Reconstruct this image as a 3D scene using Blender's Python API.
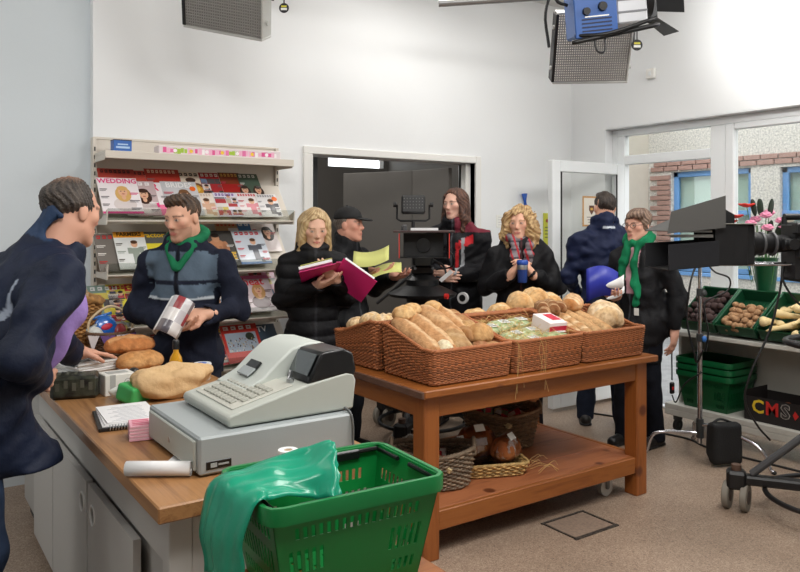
import bpy, math, random
import numpy as np
from mathutils import Vector, Matrix, Euler
for o in list(bpy.data.objects): bpy.data.objects.remove(o)
scene = bpy.context.scene
COL = scene.collection
R = math.radians
random.seed(7)
# ------------------------------------------------------------------ camera
CAM_H, FPX, HORIZON, YAW = 1.56, 753.0, 223.0, R(34.53)
cd = bpy.data.cameras.new('camera'); cam = bpy.data.objects.new('camera', cd); COL.objects.link(cam)
cd.sensor_width = 36; cd.lens = FPX/800*36; cd.shift_y = (HORIZON-286)/800
cam.location = (0, 0, CAM_H); cam.rotation_euler = (R(90), 0, -YAW); cd.clip_start = .05
scene.camera = cam
# ------------------------------------------------------------------ sky, exposure
w = bpy.data.worlds.new('overcast'); scene.world = w; w.use_nodes = True
bg = w.node_tree.nodes['Background']; bg.inputs[0].default_value = (.93, .965, 1.0, 1); bg.inputs[1].default_value = 3.7
vs = scene.view_settings
vs.view_transform = 'Standard'; vs.look = 'None'; vs.exposure = -0.12; vs.gamma = 1.0; vs.use_curve_mapping = False
def area(name, loc, target, sx, sy, power, col=(1, 1, 1), spread=180):
    l = bpy.data.lights.new(name, 'AREA'); l.shape = 'RECTANGLE'; l.size = sx; l.size_y = sy; l.energy = power; l.color = col
    l.spread = R(spread)
    o = bpy.data.objects.new(name, l); COL.objects.link(o); o.location = loc
    o.rotation_euler = (Vector(target)-Vector(loc)).to_track_quat('-Z', 'Y').to_euler()
    return o
# ceiling lamps of the studio and two added fill lamps (the fixtures around them are built further down)
CEIL = 3.55
LAMPS = [((2.3, 1.2, 3.3), (2.3, 2.2, 0), 1.2, .6, 54), ((4.3, 1.6, 3.3), (3.7, 2.6, 0), 1.2, .6, 38),
         ((.5, .4, 3.3), (1.6, 3.2, .8), 1.2, .6, 40), ((3.4, 3.9, 3.4), (3.3, 3.7, 0), 1.2, .5, 16),
         ((-1.0, 3.0, 3.3), (-.2, 4.9, 1.2), 1.0, .5, 20), ((2.9, 6.2, 3.3), (3.6, 5.8, 0), 1.2, .5, 26)]  # both unseen, added to brighten the recess wall and the corridor
for i, (a, b, sx, sy, pw) in enumerate(LAMPS): area('lamp_light', a, b, sx, sy, pw, (1, .982, .96))
# ------------------------------------------------------------------ helpers
def lin(c):
    def f(v):
        v = v/255.; return v/12.92 if v <= .04045 else ((v+.055)/1.055)**2.4
    return tuple(f(v) for v in c[:3])
MATS = {}
def mat(name, col=(128, 128, 128), rough=.6, metal=0., noise=None, bump=None, spec=.5, attr=False, emit=None, coat=0., sheen=0.):
    """procedural principled material. noise=(scale, amount, colour2), bump=(scale, strength, detail)"""
    if name in MATS: return MATS[name]
    m = bpy.data.materials.new(name); m.use_nodes = True; nt = m.node_tree; N = nt.nodes; L = nt.links
    b = N['Principled BSDF']; b.inputs['Roughness'].default_value = rough; b.inputs['Metallic'].default_value = metal
    b.inputs['Specular IOR Level'].default_value = spec; b.inputs['Coat Weight'].default_value = coat
    b.inputs['Sheen Weight'].default_value = sheen
    c = lin(col)+(1,)
    b.inputs['Base Color'].default_value = c
    tc = N.new('ShaderNodeTexCoord'); src = None
    if attr:
        a = N.new('ShaderNodeAttribute'); a.attribute_name = 'Col'; src = a.outputs['Color']; L.new(src, b.inputs['Base Color'])
    if noise:
        nz = N.new('ShaderNodeTexNoise'); nz.inputs['Scale'].default_value = noise[0]; nz.inputs['Detail'].default_value = 6
        L.new(tc.outputs['Object'], nz.inputs['Vector'])
        rp = N.new('ShaderNodeValToRGB'); rp.color_ramp.elements[0].position = .38; rp.color_ramp.elements[1].position = .68
        L.new(nz.outputs['Fac'], rp.inputs['Fac'])
        mu = N.new('ShaderNodeMath'); mu.operation = 'MULTIPLY'; mu.inputs[1].default_value = noise[1]; L.new(rp.outputs['Color'], mu.inputs[0])
        mx = N.new('ShaderNodeMixRGB'); L.new(mu.outputs[0], mx.inputs['Fac'])
        if src: L.new(src, mx.inputs['Color1'])
        else: mx.inputs['Color1'].default_value = c
        mx.inputs['Color2'].default_value = lin(noise[2])+(1,)
        L.new(mx.outputs[0], b.inputs['Base Color'])
    if bump:
        nz = N.new('ShaderNodeTexNoise'); nz.inputs['Scale'].default_value = bump[0]; nz.inputs['Detail'].default_value = bump[2] if len(bump) > 2 else 4
        L.new(tc.outputs['Object'], nz.inputs['Vector'])
        bp = N.new('ShaderNodeBump'); bp.inputs['Strength'].default_value = bump[1]; bp.inputs['Distance'].default_value = .01
        L.new(nz.outputs['Fac'], bp.inputs['Height']); L.new(bp.outputs['Normal'], b.inputs['Normal'])
    if emit:
        b.inputs['Emission Color'].default_value = lin(emit[0])+(1,); b.inputs['Emission Strength'].default_value = emit[1]
    MATS[name] = m; return m
def glassmat(name, tint=(251, 252, 251), refl=.09, rough=.02):
    if name in MATS: return MATS[name]
    m = bpy.data.materials.new(name); m.use_nodes = True; nt = m.node_tree; N = nt.nodes; L = nt.links; N.remove(N['Principled BSDF'])
    t = N.new('ShaderNodeBsdfTransparent'); t.inputs[0].default_value = lin(tint)+(1,)
    g = N.new('ShaderNodeBsdfGlossy'); g.inputs['Roughness'].default_value = rough
    fr = N.new('ShaderNodeLayerWeight'); pw = N.new('ShaderNodeMath'); pw.operation = 'POWER'; pw.inputs[1].default_value = 4; L.new(fr.outputs['Facing'], pw.inputs[0])
    ad = N.new('ShaderNodeMath'); ad.operation = 'MULTIPLY_ADD'; ad.inputs[1].default_value = .6; ad.inputs[2].default_value = refl*.5
    L.new(pw.outputs[0], ad.inputs[0])
    mx = N.new('ShaderNodeMixShader'); L.new(ad.outputs[0], mx.inputs[0]); L.new(t.outputs[0], mx.inputs[1]); L.new(g.outputs[0], mx.inputs[2])
    L.new(mx.outputs[0], N['Material Output'].inputs[0]); MATS[name] = m; return m

def frame(d, up=(0, 0, 1)):
    """orthonormal frame with +Z along d"""
    z = Vector(d).normalized(); u = Vector(up)
    if abs(z.dot(u)) > .99: u = Vector((0, 1, 0))
    x = u.cross(z).normalized(); y = z.cross(x)
    return Matrix((x, y, z)).transposed()
def catmull(pts, n=6):
    P = [Vector(p) for p in pts]
    if len(P) < 3: return P
    out = []; Q = [P[0]*2-P[1]]+P+[P[-1]*2-P[-2]]
    for i in range(1, len(Q)-2):
        a, b, c, d = Q[i-1:i+3]
        for k in range(n):
            t = k/n
            out.append(.5*((2*b)+(c-a)*t+(2*a-5*b+4*c-d)*t*t+(3*b-a-3*c+d)*t**3))
    out.append(P[-1]); return out
class MB:
    """collects polygons (with an optional colour per face) for ONE mesh object"""
    def __init__(s): s.v = []; s.f = []; s.c = []; s.M = None
    def add(s, verts, faces, col=None):
        n = len(s.v)
        s.v += [tuple(s.M @ Vector(v)) if s.M else tuple(v) for v in verts]
        s.f += [tuple(n+i for i in f) for f in faces]; s.c += [col]*len(faces); return s
    def box(s, c, size, rot=None, bev=.0, col=None):
        """chamfered box, c centre"""
        hx, hy, hz = (q/2 for q in size); b = min(bev, hx*.95, hy*.95, hz*.95)
        V = []; F = []
        if b <= 0:
            V = [(x, y, z) for z in (-hz, hz) for y in (-hy, hy) for x in (-hx, hx)]
            F = [(0, 2, 3, 1), (4, 5, 7, 6), (0, 1, 5, 4), (2, 6, 7, 3), (0, 4, 6, 2), (1, 3, 7, 5)]
        else:
            idx = {}
            for sx in (-1, 1):
                for sy in (-1, 1):
                    for sz in (-1, 1):
                        for ax in range(3):
                            idx[sx, sy, sz, ax] = len(V)
                            V.append((sx*(hx-(b if ax != 0 else 0)), sy*(hy-(b if ax != 1 else 0)), sz*(hz-(b if ax != 2 else 0))))
            S = (-1, 1)
            for a in S:
                F.append([idx[a, p, q, 0] for p, q in ((-1, -1), (1, -1), (1, 1), (-1, 1))][::a])
                F.append([idx[p, a, q, 1] for p, q in ((-1, -1), (1, -1), (1, 1), (-1, 1))][::-a])
                F.append([idx[p, q, a, 2] for p, q in ((-1, -1), (1, -1), (1, 1), (-1, 1))][::a])
            for a in S:
                for q in S:
                    F.append([idx[a, q, -1, 0], idx[a, q, 1, 0], idx[a, q, 1, 1], idx[a, q, -1, 1]][::-a*q])
                    F.append([idx[a, -1, q, 0], idx[a, 1, q, 0], idx[a, 1, q, 2], idx[a, -1, q, 2]][::a*q])
                    F.append([idx[-1, a, q, 1], idx[1, a, q, 1], idx[1, a, q, 2], idx[-1, a, q, 2]][::-a*q])
            for sx in S:
                for sy in S:
                    for sz in S: F.append([idx[sx, sy, sz, 0], idx[sx, sy, sz, 1], idx[sx, sy, sz, 2]][::sx*sy*sz])
        c = Vector(c)
        if rot is not None: V = [rot @ Vector(v)+c for v in V]
        else: V = [Vector(v)+c for v in V]
        return s.add(V, F, col)
    def bb(s, lo, hi, bev=0., col=None):
        return s.box([(a+b)/2 for a, b in zip(lo, hi)], [abs(b-a) for a, b in zip(lo, hi)], None, bev, col)
    def cyl(s, p0, p1, r0, r1=None, n=16, col=None, cap=True):
        r1 = r0 if r1 is None else r1; p0 = Vector(p0); p1 = Vector(p1); fr = frame(p1-p0); V = []; F = []
        for p, r in ((p0, r0), (p1, r1)):
            for i in range(n):
                a = 2*math.pi*i/n; V.append(p+fr @ Vector((r*math.cos(a), r*math.sin(a), 0)))
        for i in range(n): F.append((i, (i+1) % n, n+(i+1) % n, n+i))
        if cap: F += [tuple(range(n))[::-1], tuple(range(n, 2*n))]
        return s.add(V, F, col)
    def tube(s, pts, r, n=6, col=None, sm=0, closed=False, cap=True):
        P = catmull(pts, sm) if sm else [Vector(p) for p in pts]
        V = []; F = []; m = len(P); prev = None
        for i, p in enumerate(P):
            if closed: t = P[(i+1) % m]-P[i-1]
            else: t = P[min(i+1, m-1)]-P[max(i-1, 0)]
            if t.length < 1e-9: t = Vector((0, 0, 1))
            t.normalize()
            if prev is None: fr = frame(t); x = fr @ Vector((1, 0, 0))
            else:
                x = prev-t*prev.dot(t)
                if x.length < 1e-6: x = frame(t) @ Vector((1, 0, 0))
                x.normalize()
            prev = x; y = t.cross(x); rr = r[i] if isinstance(r, (list, tuple)) else r
            for k in range(n):
                a = 2*math.pi*k/n; V.append(p+x*(rr*math.cos(a))+y*(rr*math.sin(a)))
        for i in range(m if closed else m-1):
            j = (i+1) % m
            for k in range(n): F.append((i*n+k, i*n+(k+1) % n, j*n+(k+1) % n, j*n+k))
        if not closed and cap: F += [tuple(range(n))[::-1], tuple(range((m-1)*n, m*n))]
        return s.add(V, F, col)
    def lathe(s, prof, c=(0, 0, 0), n=24, rot=None, col=None):
        """prof: (r, z) from bottom to top"""
        V = []; F = []; c = Vector(c); m = len(prof)
        for r, z in prof:
            for i in range(n):
                a = 2*math.pi*i/n; v = Vector((r*math.cos(a), r*math.sin(a), z)); V.append((rot @ v if rot is not None else v)+c)
        for j in range(m-1):
            for i in range(n): F.append((j*n+i, j*n+(i+1) % n, (j+1)*n+(i+1) % n, (j+1)*n+i))
        F += [tuple(range(n))[::-1], tuple(range((m-1)*n, m*n))]
        return s.add(V, F, col)
    def prism(s, poly, d, col=None):
        """poly: 3-D outline, d: extrusion vector"""
        n = len(poly); d = Vector(d); P = [Vector(p) for p in poly]
        nor = Vector((0, 0, 0))
        for i in range(n): nor += P[i].cross(P[(i+1) % n])
        if nor.dot(d) > 0: P = P[::-1]
        V = P+[p+d for p in P]
        F = [tuple(range(n)), tuple(range(n, 2*n))[::-1]]+[(i, n+i, n+(i+1) % n, (i+1) % n) for i in range(n)]
        return s.add(V, F, col)
    def ell(s, c, r, rot=None, n=16, m=10, col=None):
        V = []; F = []; c = Vector(c)
        for j in range(1, m):
            t = math.pi*j/m
            for i in range(n):
                a = 2*math.pi*i/n; v = Vector((r[0]*math.sin(t)*math.cos(a), r[1]*math.sin(t)*math.sin(a), -r[2]*math.cos(t)))
                V.append((rot @ v if rot is not None else v)+c)
        for q in (-1, 1):
            v = Vector((0, 0, q*r[2])); V.append((rot @ v if rot is not None else v)+c)
        for j in range(m-2):
            for i in range(n): F.append((j*n+i, j*n+(i+1) % n, (j+1)*n+(i+1) % n, (j+1)*n+i))
        b = len(V)-2
        for i in range(n): F.append((b, (i+1) % n, i)); F.append((b+1, (m-2)*n+i, (m-2)*n+(i+1) % n))
        return s.add(V, F, col)
    def quad(s, a, b, c, d, col=None): return s.add([a, b, c, d], [(0, 1, 2, 3)], col)
    def build(s, name, m, parent=None, smooth=False, ang=None):
        me = bpy.data.meshes.new(name); me.from_pydata([tuple(v) for v in s.v], [], s.f); me.materials.append(m)
        if any(c is not None for c in s.c):
            at = me.color_attributes.new('Col', 'FLOAT_COLOR', 'CORNER'); buf = []
            for f, c in zip(s.f, s.c): buf += (list(lin(c or (200, 200, 200)))+[1.])*len(f)
            at.data.foreach_set('color', buf)
        if smooth or ang:
            me.polygons.foreach_set('use_smooth', [True]*len(me.polygons))
            if ang: me.set_sharp_from_angle(angle=R(ang))
        me.update()
        o = bpy.data.objects.new(name, me); COL.objects.link(o)
        if parent: o.parent = parent
        return o
def tag(o, label=None, cat=None, group=None, kind=None):
    if label: o['label'] = label
    if cat: o['category'] = cat
    if group: o['group'] = group
    if kind: o['kind'] = kind
    return o
def thing(name, label, cat, loc=(0, 0, 0), rotz=0, group=None):
    o = bpy.data.objects.new(name, None); COL.objects.link(o); o.location = loc; o.rotation_euler = (0, 0, rotz); o.empty_display_size = .05
    return tag(o, label, cat, group)
def dup(root, loc, rotz=None, label=None, group=None):
    def cp(o, par):
        c = o.copy(); COL.objects.link(c); c.parent = par
        for ch in list(o.children): cp(ch, c)
        return c
    r = cp(root, None); r.location = loc
    if rotz is not None: r.rotation_euler = (0, 0, rotz)
    if label: r['label'] = label
    if group: r['group'] = group
    return r
def struct(name, mb, m, label=None, **k): return tag(mb.build(name, m, **k), label, kind='structure')
def text_mesh(body, size, depth=.0006, bold=0.):
    """lettering as polygons lying in XY, centred"""
    cu = bpy.data.curves.new('t', 'FONT'); cu.body = body; cu.size = size; cu.extrude = depth; cu.align_x = 'CENTER'; cu.align_y = 'CENTER'; cu.offset = bold
    cu.resolution_u = 2
    o = bpy.data.objects.new('t', cu); COL.objects.link(o)
    me = bpy.data.meshes.new_from_object(o.evaluated_get(bpy.context.evaluated_depsgraph_get()))
    V = [v.co.copy() for v in me.vertices]; F = [tuple(p.vertices) for p in me.polygons]
    bpy.data.objects.remove(o); bpy.data.curves.remove(cu); bpy.data.meshes.remove(me)
    return V, F
def add_text(mb, body, size, M, col=None, depth=.0006, sx=1., bold=0.):
    V, F = text_mesh(body, size, depth, bold); mb.add([M @ Vector((v.x*sx, v.y, v.z)) for v in V], F, col)
# ------------------------------------------------------------------ implicit surfaces for bodies, cloth and other soft shapes
def _smin(a, b, k):
    if k <= 0: return np.minimum(a, b)
    h = np.maximum(k-np.abs(a-b), 0)/k; return np.minimum(a, b)-h*h*k*.25
def sdf(prims, P):
    d = None
    for p in prims:
        t = p[0]
        if t == 'c':
            _, a, b, ra, rb, k, op = p; a = np.array(a, np.float32); b = np.array(b, np.float32); ab = b-a
            q = P-a; h = np.clip((q @ ab)/max(float(ab @ ab), 1e-9), 0, 1); q = q-h[:, None]*ab
            e = np.sqrt(np.einsum('ij,ij->i', q, q))-(ra+(rb-ra)*h)
        elif t == 'e':
            _, c, r, rot, k, op = p; q = P-np.array(c, np.float32)
            if rot is not None: q = q @ np.array(rot, np.float32)
            r = np.array(r, np.float32); k0 = np.sqrt(((q/r)**2).sum(1)); k1 = np.sqrt(((q/(r*r))**2).sum(1))
            e = k0*(k0-1)/np.maximum(k1, 1e-6)
        elif t == 'b':
            _, c, hf, rr, rot, k, op = p; q = P-np.array(c, np.float32)
            if rot is not None: q = q @ np.array(rot, np.float32)
            q = np.abs(q)-(np.array(hf, np.float32)-rr)
            e = np.sqrt((np.maximum(q, 0)**2).sum(1))+np.minimum(q.max(1), 0)-rr
        elif t == 'h':   # half space n.(p-c) < 0
            _, c, n, k, op = p; e = (P-np.array(c, np.float32)) @ np.array(n, np.float32)
        elif t == 'g': _, sub, k, op = p; e = sdf(sub, P)
        e = e.astype(np.float32)
        if d is None:
            if op == 'u': d = e
        elif op == 'u': d = _smin(d, e, k)
        elif op == 's': d = -_smin(-d, e, k)
        elif op == 'i': d = -_smin(-d, -e, k)
    return d
def _bounds(prims):
    lo = np.full(3, 1e9); hi = -lo
    for p in prims:
        if p[-1] != 'u': continue
        if p[0] == 'c': pts = [(p[1], p[3]), (p[2], p[4])]
        elif p[0] == 'e': pts = [(p[1], max(p[2]))]
        elif p[0] == 'b': pts = [(p[1], float(np.linalg.norm(p[2])))]
        elif p[0] == 'g': a, b = _bounds(p[1]); lo = np.minimum(lo, a); hi = np.maximum(hi, b); continue
        else: continue
        for c, r in pts: lo = np.minimum(lo, np.array(c)-r); hi = np.maximum(hi, np.array(c)+r)
    return lo, hi
def surf(prims, h, post=None, pad=.03, B=8):
    """polygonise (naive surface nets, sparse blocks) -> verts, quads"""
    lo, hi = _bounds(prims); lo = lo-pad; n = np.ceil((hi+pad-lo)/h/B).astype(int)*B+1
    nb = (n-1)//B
    f = (lambda Q: post(Q, sdf(prims, Q))) if post else (lambda Q: sdf(prims, Q))
    g = np.stack(np.meshgrid(*[np.arange(k) for k in nb], indexing='ij'), -1).reshape(-1, 3)
    cc = f((lo+(g+.5)*B*h).astype(np.float32)); rad = B*h*.9+.012
    val = np.repeat(np.repeat(np.repeat(np.where(cc < 0, -1., 1.).reshape(nb).astype(np.float32), B, 0), B, 1), B, 2)
    val = np.pad(val, ((0, 1), (0, 1), (0, 1)), constant_values=1.)
    act = g[np.abs(cc) < rad]; o = np.stack(np.meshgrid(*[np.arange(B+1)]*3, indexing='ij'), -1).reshape(-1, 3)
    key = act//2; uk, inv = np.unique(key, axis=0, return_inverse=True); inv = inv.reshape(-1); sph = []
    for p in prims:                       # bounding sphere of every primitive, to leave far ones out
        if p[0] == 'h': sph.append((np.zeros(3), 1e9)); continue
        l_, h_ = _bounds([p[:-1]+('u',)]); sph.append(((l_+h_)/2, float(np.linalg.norm(h_-l_))/2+.09))
    for gi in range(len(uk)):
        bl = act[inv == gi]; ijk = (bl[:, None, :]*B+o[None]).reshape(-1, 3); Q = (lo+ijk*h).astype(np.float32)
        c_ = (Q.min(0)+Q.max(0))/2; r_ = float(np.linalg.norm(Q.max(0)-Q.min(0)))/2
        sel = [p for p, (sc, sr) in zip(prims, sph) if np.linalg.norm(sc-c_) < sr+r_]
        d_ = sdf(sel, Q) if sel else None
        if d_ is None: d_ = np.full(len(Q), .2, np.float32)
        val[tuple(ijk.T)] = post(Q, d_) if post else d_
    s = val < 0; c8 = [s[a:s.shape[0]-1+a, b:s.shape[1]-1+b, c:s.shape[2]-1+c] for a in (0, 1) for b in (0, 1) for c in (0, 1)]
    cnt = sum(x.astype(np.int8) for x in c8); mixed = (cnt > 0) & (cnt < 8); ci = np.argwhere(mixed)
    vid = np.full(mixed.shape, -1, np.int64); vid[mixed] = np.arange(len(ci))
    acc = np.zeros((len(ci), 3)); num = np.zeros(len(ci))
    offs = [(a, b, c) for a in (0, 1) for b in (0, 1) for c in (0, 1)]
    for i in range(8):
        for j in range(i+1, 8):
            df = np.array(offs[j])-np.array(offs[i])
            if np.abs(df).sum() != 1: continue
            A = ci+np.array(offs[i]); Bq = ci+np.array(offs[j]); va = val[tuple(A.T)]; vb = val[tuple(Bq.T)]; m = (va < 0) != (vb < 0)
            t = np.where(m, va/np.where(m, va-vb, 1), 0); acc += np.where(m[:, None], A+t[:, None]*df, 0); num += m
    V = lo+acc/num[:, None]*h; F = []
    for ax in range(3):
        u, v = [(1, 2), (2, 0), (0, 1)][ax]
        sl = [slice(None)]*3; sl[ax] = slice(0, -1); s0 = s[tuple(sl)]; sl[ax] = slice(1, None); s1 = s[tuple(sl)]
        e = np.argwhere(s0 != s1)
        e = e[(e[:, u] > 0) & (e[:, v] > 0) & (e[:, u] < s.shape[u]-1) & (e[:, v] < s.shape[v]-1)]
        ins = s0[tuple(e.T)]; q = []
        for du, dv in ((-1, -1), (0, -1), (0, 0), (-1, 0)):
            t = e.copy(); t[:, u] += du; t[:, v] += dv; q.append(vid[tuple(t.T)])
        q = np.stack(q, 1); q[~ins] = q[~ins][:, ::-1]; F.append(q)
    F = np.concatenate(F); F = F[(F >= 0).all(1)]
    return V, F
def soft(name, prims, h, m, parent=None, post=None, colf=None, org=(0, 0, 0), pad=.03):
    """implicit surface -> one smooth mesh object; coordinates are world minus org"""
    V, F = surf(prims, h, post, pad)
    me = bpy.data.meshes.new(name); me.from_pydata((V-np.array(org)).tolist(), [], F.tolist()); me.materials.append(m)
    me.polygons.foreach_set('use_smooth', [True]*len(me.polygons))
    if colf is not None:
        c = np.ones((len(V), 4), np.float32); c[:, :3] = colf(V.astype(np.float32))
        at = me.color_attributes.new('Col', 'FLOAT_COLOR', 'POINT'); at.data.foreach_set('color', c.reshape(-1))
    me.update(); o = bpy.data.objects.new(name, me); COL.objects.link(o)
    if parent: o.parent = parent
    return o
def ripple(P, seed, freq, amp, n=5, stretch=(1, 1, 1)):
    rg = np.random.RandomState(seed); out = np.zeros(len(P), np.float32)
    Q = P*np.array(stretch, np.float32)
    wv = rg.randn(n, 3); wv /= np.linalg.norm(wv, axis=1)[:, None]
    for i in range(n):
        ph = Q @ (wv[i]*freq*rg.uniform(.6, 1.5)).astype(np.float32)+rg.uniform(0, 6.3)
        out += np.sin(ph+1.3*np.sin(Q @ (wv[(i+1) % n]*freq*.6).astype(np.float32)))
    return out*(amp/n)
def D(px, py, d):
    """world point seen at a photo pixel, d metres deep in front of the camera"""
    u = (px-400)/FPX*d; s, c = math.sin(YAW), math.cos(YAW)
    return Vector((d*s+u*c, d*c-u*s, CAM_H+(HORIZON-py)/FPX*d))
# ================================================================== THE SETTING
YB, XR, XL = 4.90, 5.32, 1.073
M_wall = mat('painted_plaster_wall', (235, 237, 238), .75, noise=(1.2, .25, (226, 228, 230)), bump=(60, .05))
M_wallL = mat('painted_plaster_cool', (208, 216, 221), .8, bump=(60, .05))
M_upvc = mat('white_upvc', (226, 229, 230), .35)
M_white = mat('white_gloss_paint', (232, 231, 227), .4)
M_dark = mat('dark_grey_panel', (112, 108, 103), .6, noise=(3, .3, (100, 97, 92)))
M_dark2 = mat('charcoal_paint', (52, 54, 54), .6)
def floor_mat():
    m = bpy.data.materials.new('speckled_vinyl'); m.use_nodes = True; nt = m.node_tree; N = nt.nodes; L = nt.links; b = N['Principled BSDF']
    tc = N.new('ShaderNodeTexCoord')
    v = N.new('ShaderNodeTexVoronoi'); v.inputs['Scale'].default_value = 190; L.new(tc.outputs['Object'], v.inputs['Vector'])
    r = N.new('ShaderNodeValToRGB'); e = r.color_ramp; e.interpolation = 'CONSTANT'
    e.elements[0].color = lin((160, 138, 120))+(1,); e.elements[1].position = .35; e.elements[1].color = lin((148, 127, 110))+(1,)
    for p, c in ((.6, (178, 158, 138)), (.8, (128, 106, 92)), (.92, (100, 84, 74))):
        q = e.elements.new(p); q.color = lin(c)+(1,)
    L.new(v.outputs['Color'], r.inputs['Fac'])
    n = N.new('ShaderNodeTexNoise'); n.inputs['Scale'].default_value = 1.6; n.inputs['Detail'].default_value = 5; L.new(tc.outputs['Object'], n.inputs['Vector'])
    r2 = N.new('ShaderNodeValToRGB'); r2.color_ramp.elements[0].color = (.62, .6, .58, 1); r2.color_ramp.elements[1].color = (1, 1, 1, 1)
    r2.color_ramp.elements[0].position = .3; r2.color_ramp.elements[1].position = .62; L.new(n.outputs['Fac'], r2.inputs['Fac'])
    mx = N.new('ShaderNodeMixRGB'); mx.blend_type = 'MULTIPLY'; mx.inputs['Fac'].default_value = .7
    L.new(r.outputs[0], mx.inputs[1]); L.new(r2.outputs[0], mx.inputs[2]); L.new(mx.outputs[0], b.inputs['Base Color'])
    b.inputs['Roughness'].default_value = .42; return m
struct('floor', MB().bb((-2.6, -2.2, -.1), (XR+.16, 8.2, 0)), floor_mat(), 'speckled beige vinyl floor')
struct('ceiling', MB().bb((-2.6, -2.2, CEIL), (XR+.2, 8.2, CEIL+.1)), mat('ceiling_paint', (225, 225, 222), .8), 'white painted ceiling')
DX0, DX1, DZ = 2.59, 4.14, 2.065
mb = MB()
mb.bb((XL, YB, 0), (DX0, YB+.22, CEIL)); mb.bb((DX1, YB, 0), (XR+.2, YB+.22, CEIL)); mb.bb((DX0, YB, DZ), (DX1, YB+.22, CEIL))
struct('wall_back', mb, M_wall, 'white plaster wall with the wide doorway')
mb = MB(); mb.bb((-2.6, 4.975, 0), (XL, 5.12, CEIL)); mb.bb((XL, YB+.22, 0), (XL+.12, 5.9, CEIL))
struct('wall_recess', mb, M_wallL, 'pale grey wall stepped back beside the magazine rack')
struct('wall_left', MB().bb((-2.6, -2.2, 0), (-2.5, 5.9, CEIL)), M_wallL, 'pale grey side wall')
struct('wall_front', MB().bb((-2.6, -2.3, 0), (XR+.2, -2.2, CEIL)), M_wall, 'white wall opposite the magazine rack')
# right wall with the shopfront opening
OY0, OY1, OZ = .35, 4.50, 2.405
mb = MB(); mb.bb((XR, OY1, 0), (XR+.2, YB, CEIL)); mb.bb((XR, -2.2, 0), (XR+.2, OY0, CEIL)); mb.bb((XR, OY0, OZ), (XR+.2, OY1, CEIL))
struct('wall_right', mb, M_wall, 'white plaster wall above the shopfront')
struct('trim_1', MB().bb((XR+.0, OY0, OZ-.012), (XR+.2, OY1, OZ-.001)), M_upvc, 'white lining under the shopfront lintel')
mb = MB(); t = .05
mb.bb((DX0-.075, YB-.02, 0), (DX0, YB+.1, DZ), .004); mb.bb((DX1, YB-.02, 0), (DX1+.06, YB+.215, DZ+.06), .004); mb.bb((DX1-.055, YB+.05, 0), (DX1-.001, YB+.12, DZ-.001), .004)
mb.bb((DX0-.075, YB-.02, DZ), (DX1, YB+.1, DZ+.055), .004)
struct('trim_2', mb, M_white, 'white door lining of the wide doorway')
mb = MB(); mb.bb((DX1+.06, YB-.012, 0), (XR, YB, .1)); struct('baseboard_back', mb, M_white, 'white skirting board')
# corridor behind the doorway
mb = MB(); mb.bb((XL+.12, 8.0, 0), (3.2, 8.1, CEIL)); mb.bb((3.2, 8.0, 0), (XR+.2, 8.1, 2.25)); mb.bb((3.2, 8.0, 2.62), (XR+.2, 8.1, CEIL))
mb.bb((3.75, 8.0, 2.25), (4.45, 8.1, 2.62)); mb.bb((5.25, 8.0, 2.25), (XR+.2, 8.1, 2.62))
mb.bb((XL+.12, 5.9, 0), (XL+.22, 8.0, CEIL)); mb.bb((XR, 5.12, 0), (XR+.2, 8.0, CEIL))
struct('wall_corridor', mb, M_dark, 'dark corridor wall with high windows')
for i, (a, b) in enumerate(((3.2, 3.75), (4.45, 5.25))):
    w_ = struct('window_%d' % (i+3), MB().bb((a, 8.04, 2.25), (b, 8.05, 2.62)), glassmat('pane_glass'), 'high corridor window pane')
# folding dark partition behind the right jamb
fold = thing('folding_partition', 'dark grey folding partition standing open in the doorway', 'partition', (0, 0, 0))
for a, b in (((4.06, 5.13), (4.02, 5.62)), ((4.02, 5.63), (3.70, 6.33))):
    A = Vector((a[0], a[1], 0)); Bv = Vector((b[0], b[1], 0)); dv = (Bv-A); L_ = dv.length; ang = math.atan2(dv.y, dv.x)
    rot = Matrix.Rotation(ang, 3, 'Z'); MB().box((A+Bv)/2+Vector((0, 0, 1.025)), (L_, .04, 2.03), rot, .004).build('leaf', M_dark, fold)
mb = MB()
for z in (.3, 1.0, 1.75): mb.box((DX1-.06, YB+.08, z), (.03, .05, .11), None, .004)
mb.build('hinge', mat('dull_steel', (120, 122, 122), .35, .9), fold)
lf = thing('door_leaf', 'charcoal door leaf at the side of the doorway next to the rack', 'door', (0, 0, 0))
MB().box((2.70, 5.55, 1.05), (.045, .8, 2.08), Matrix.Rotation(R(8), 3, 'Z'), .004).build('leaf', M_dark2, lf)
mb = MB(); mb.bb((2.93, 5.9, 0), (3.0, 5.98, 2.4)); mb.build('post', M_dark2, lf)
# floor hatch
ht = thing('floor_hatch', 'square metal framed access hatch let into the floor', 'hatch', (2.97, 2.68, 0))
mb = MB()
for c, sz in (((0, .115, .003), (.32, .012, .006)), ((0, -.115, .003), (.32, .020, .006)), ((.15, 0, .003), (.012, .22, .006)), ((-.15, 0, .003), (.010, .22, .006))):
    mb.box(c, sz, None, .001)
mb.build('frame', mat('worn_dark_metal', (62, 56, 52), .5, .6, noise=(80, .7, (120, 112, 104))), ht)
MB().box((0, 0, .0015), (.28, .21, .003), None, .0005).build('cover', mat('hatch_infill', (146, 126, 110), .55, noise=(60, .6, (108, 92, 82))), ht)
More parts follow.
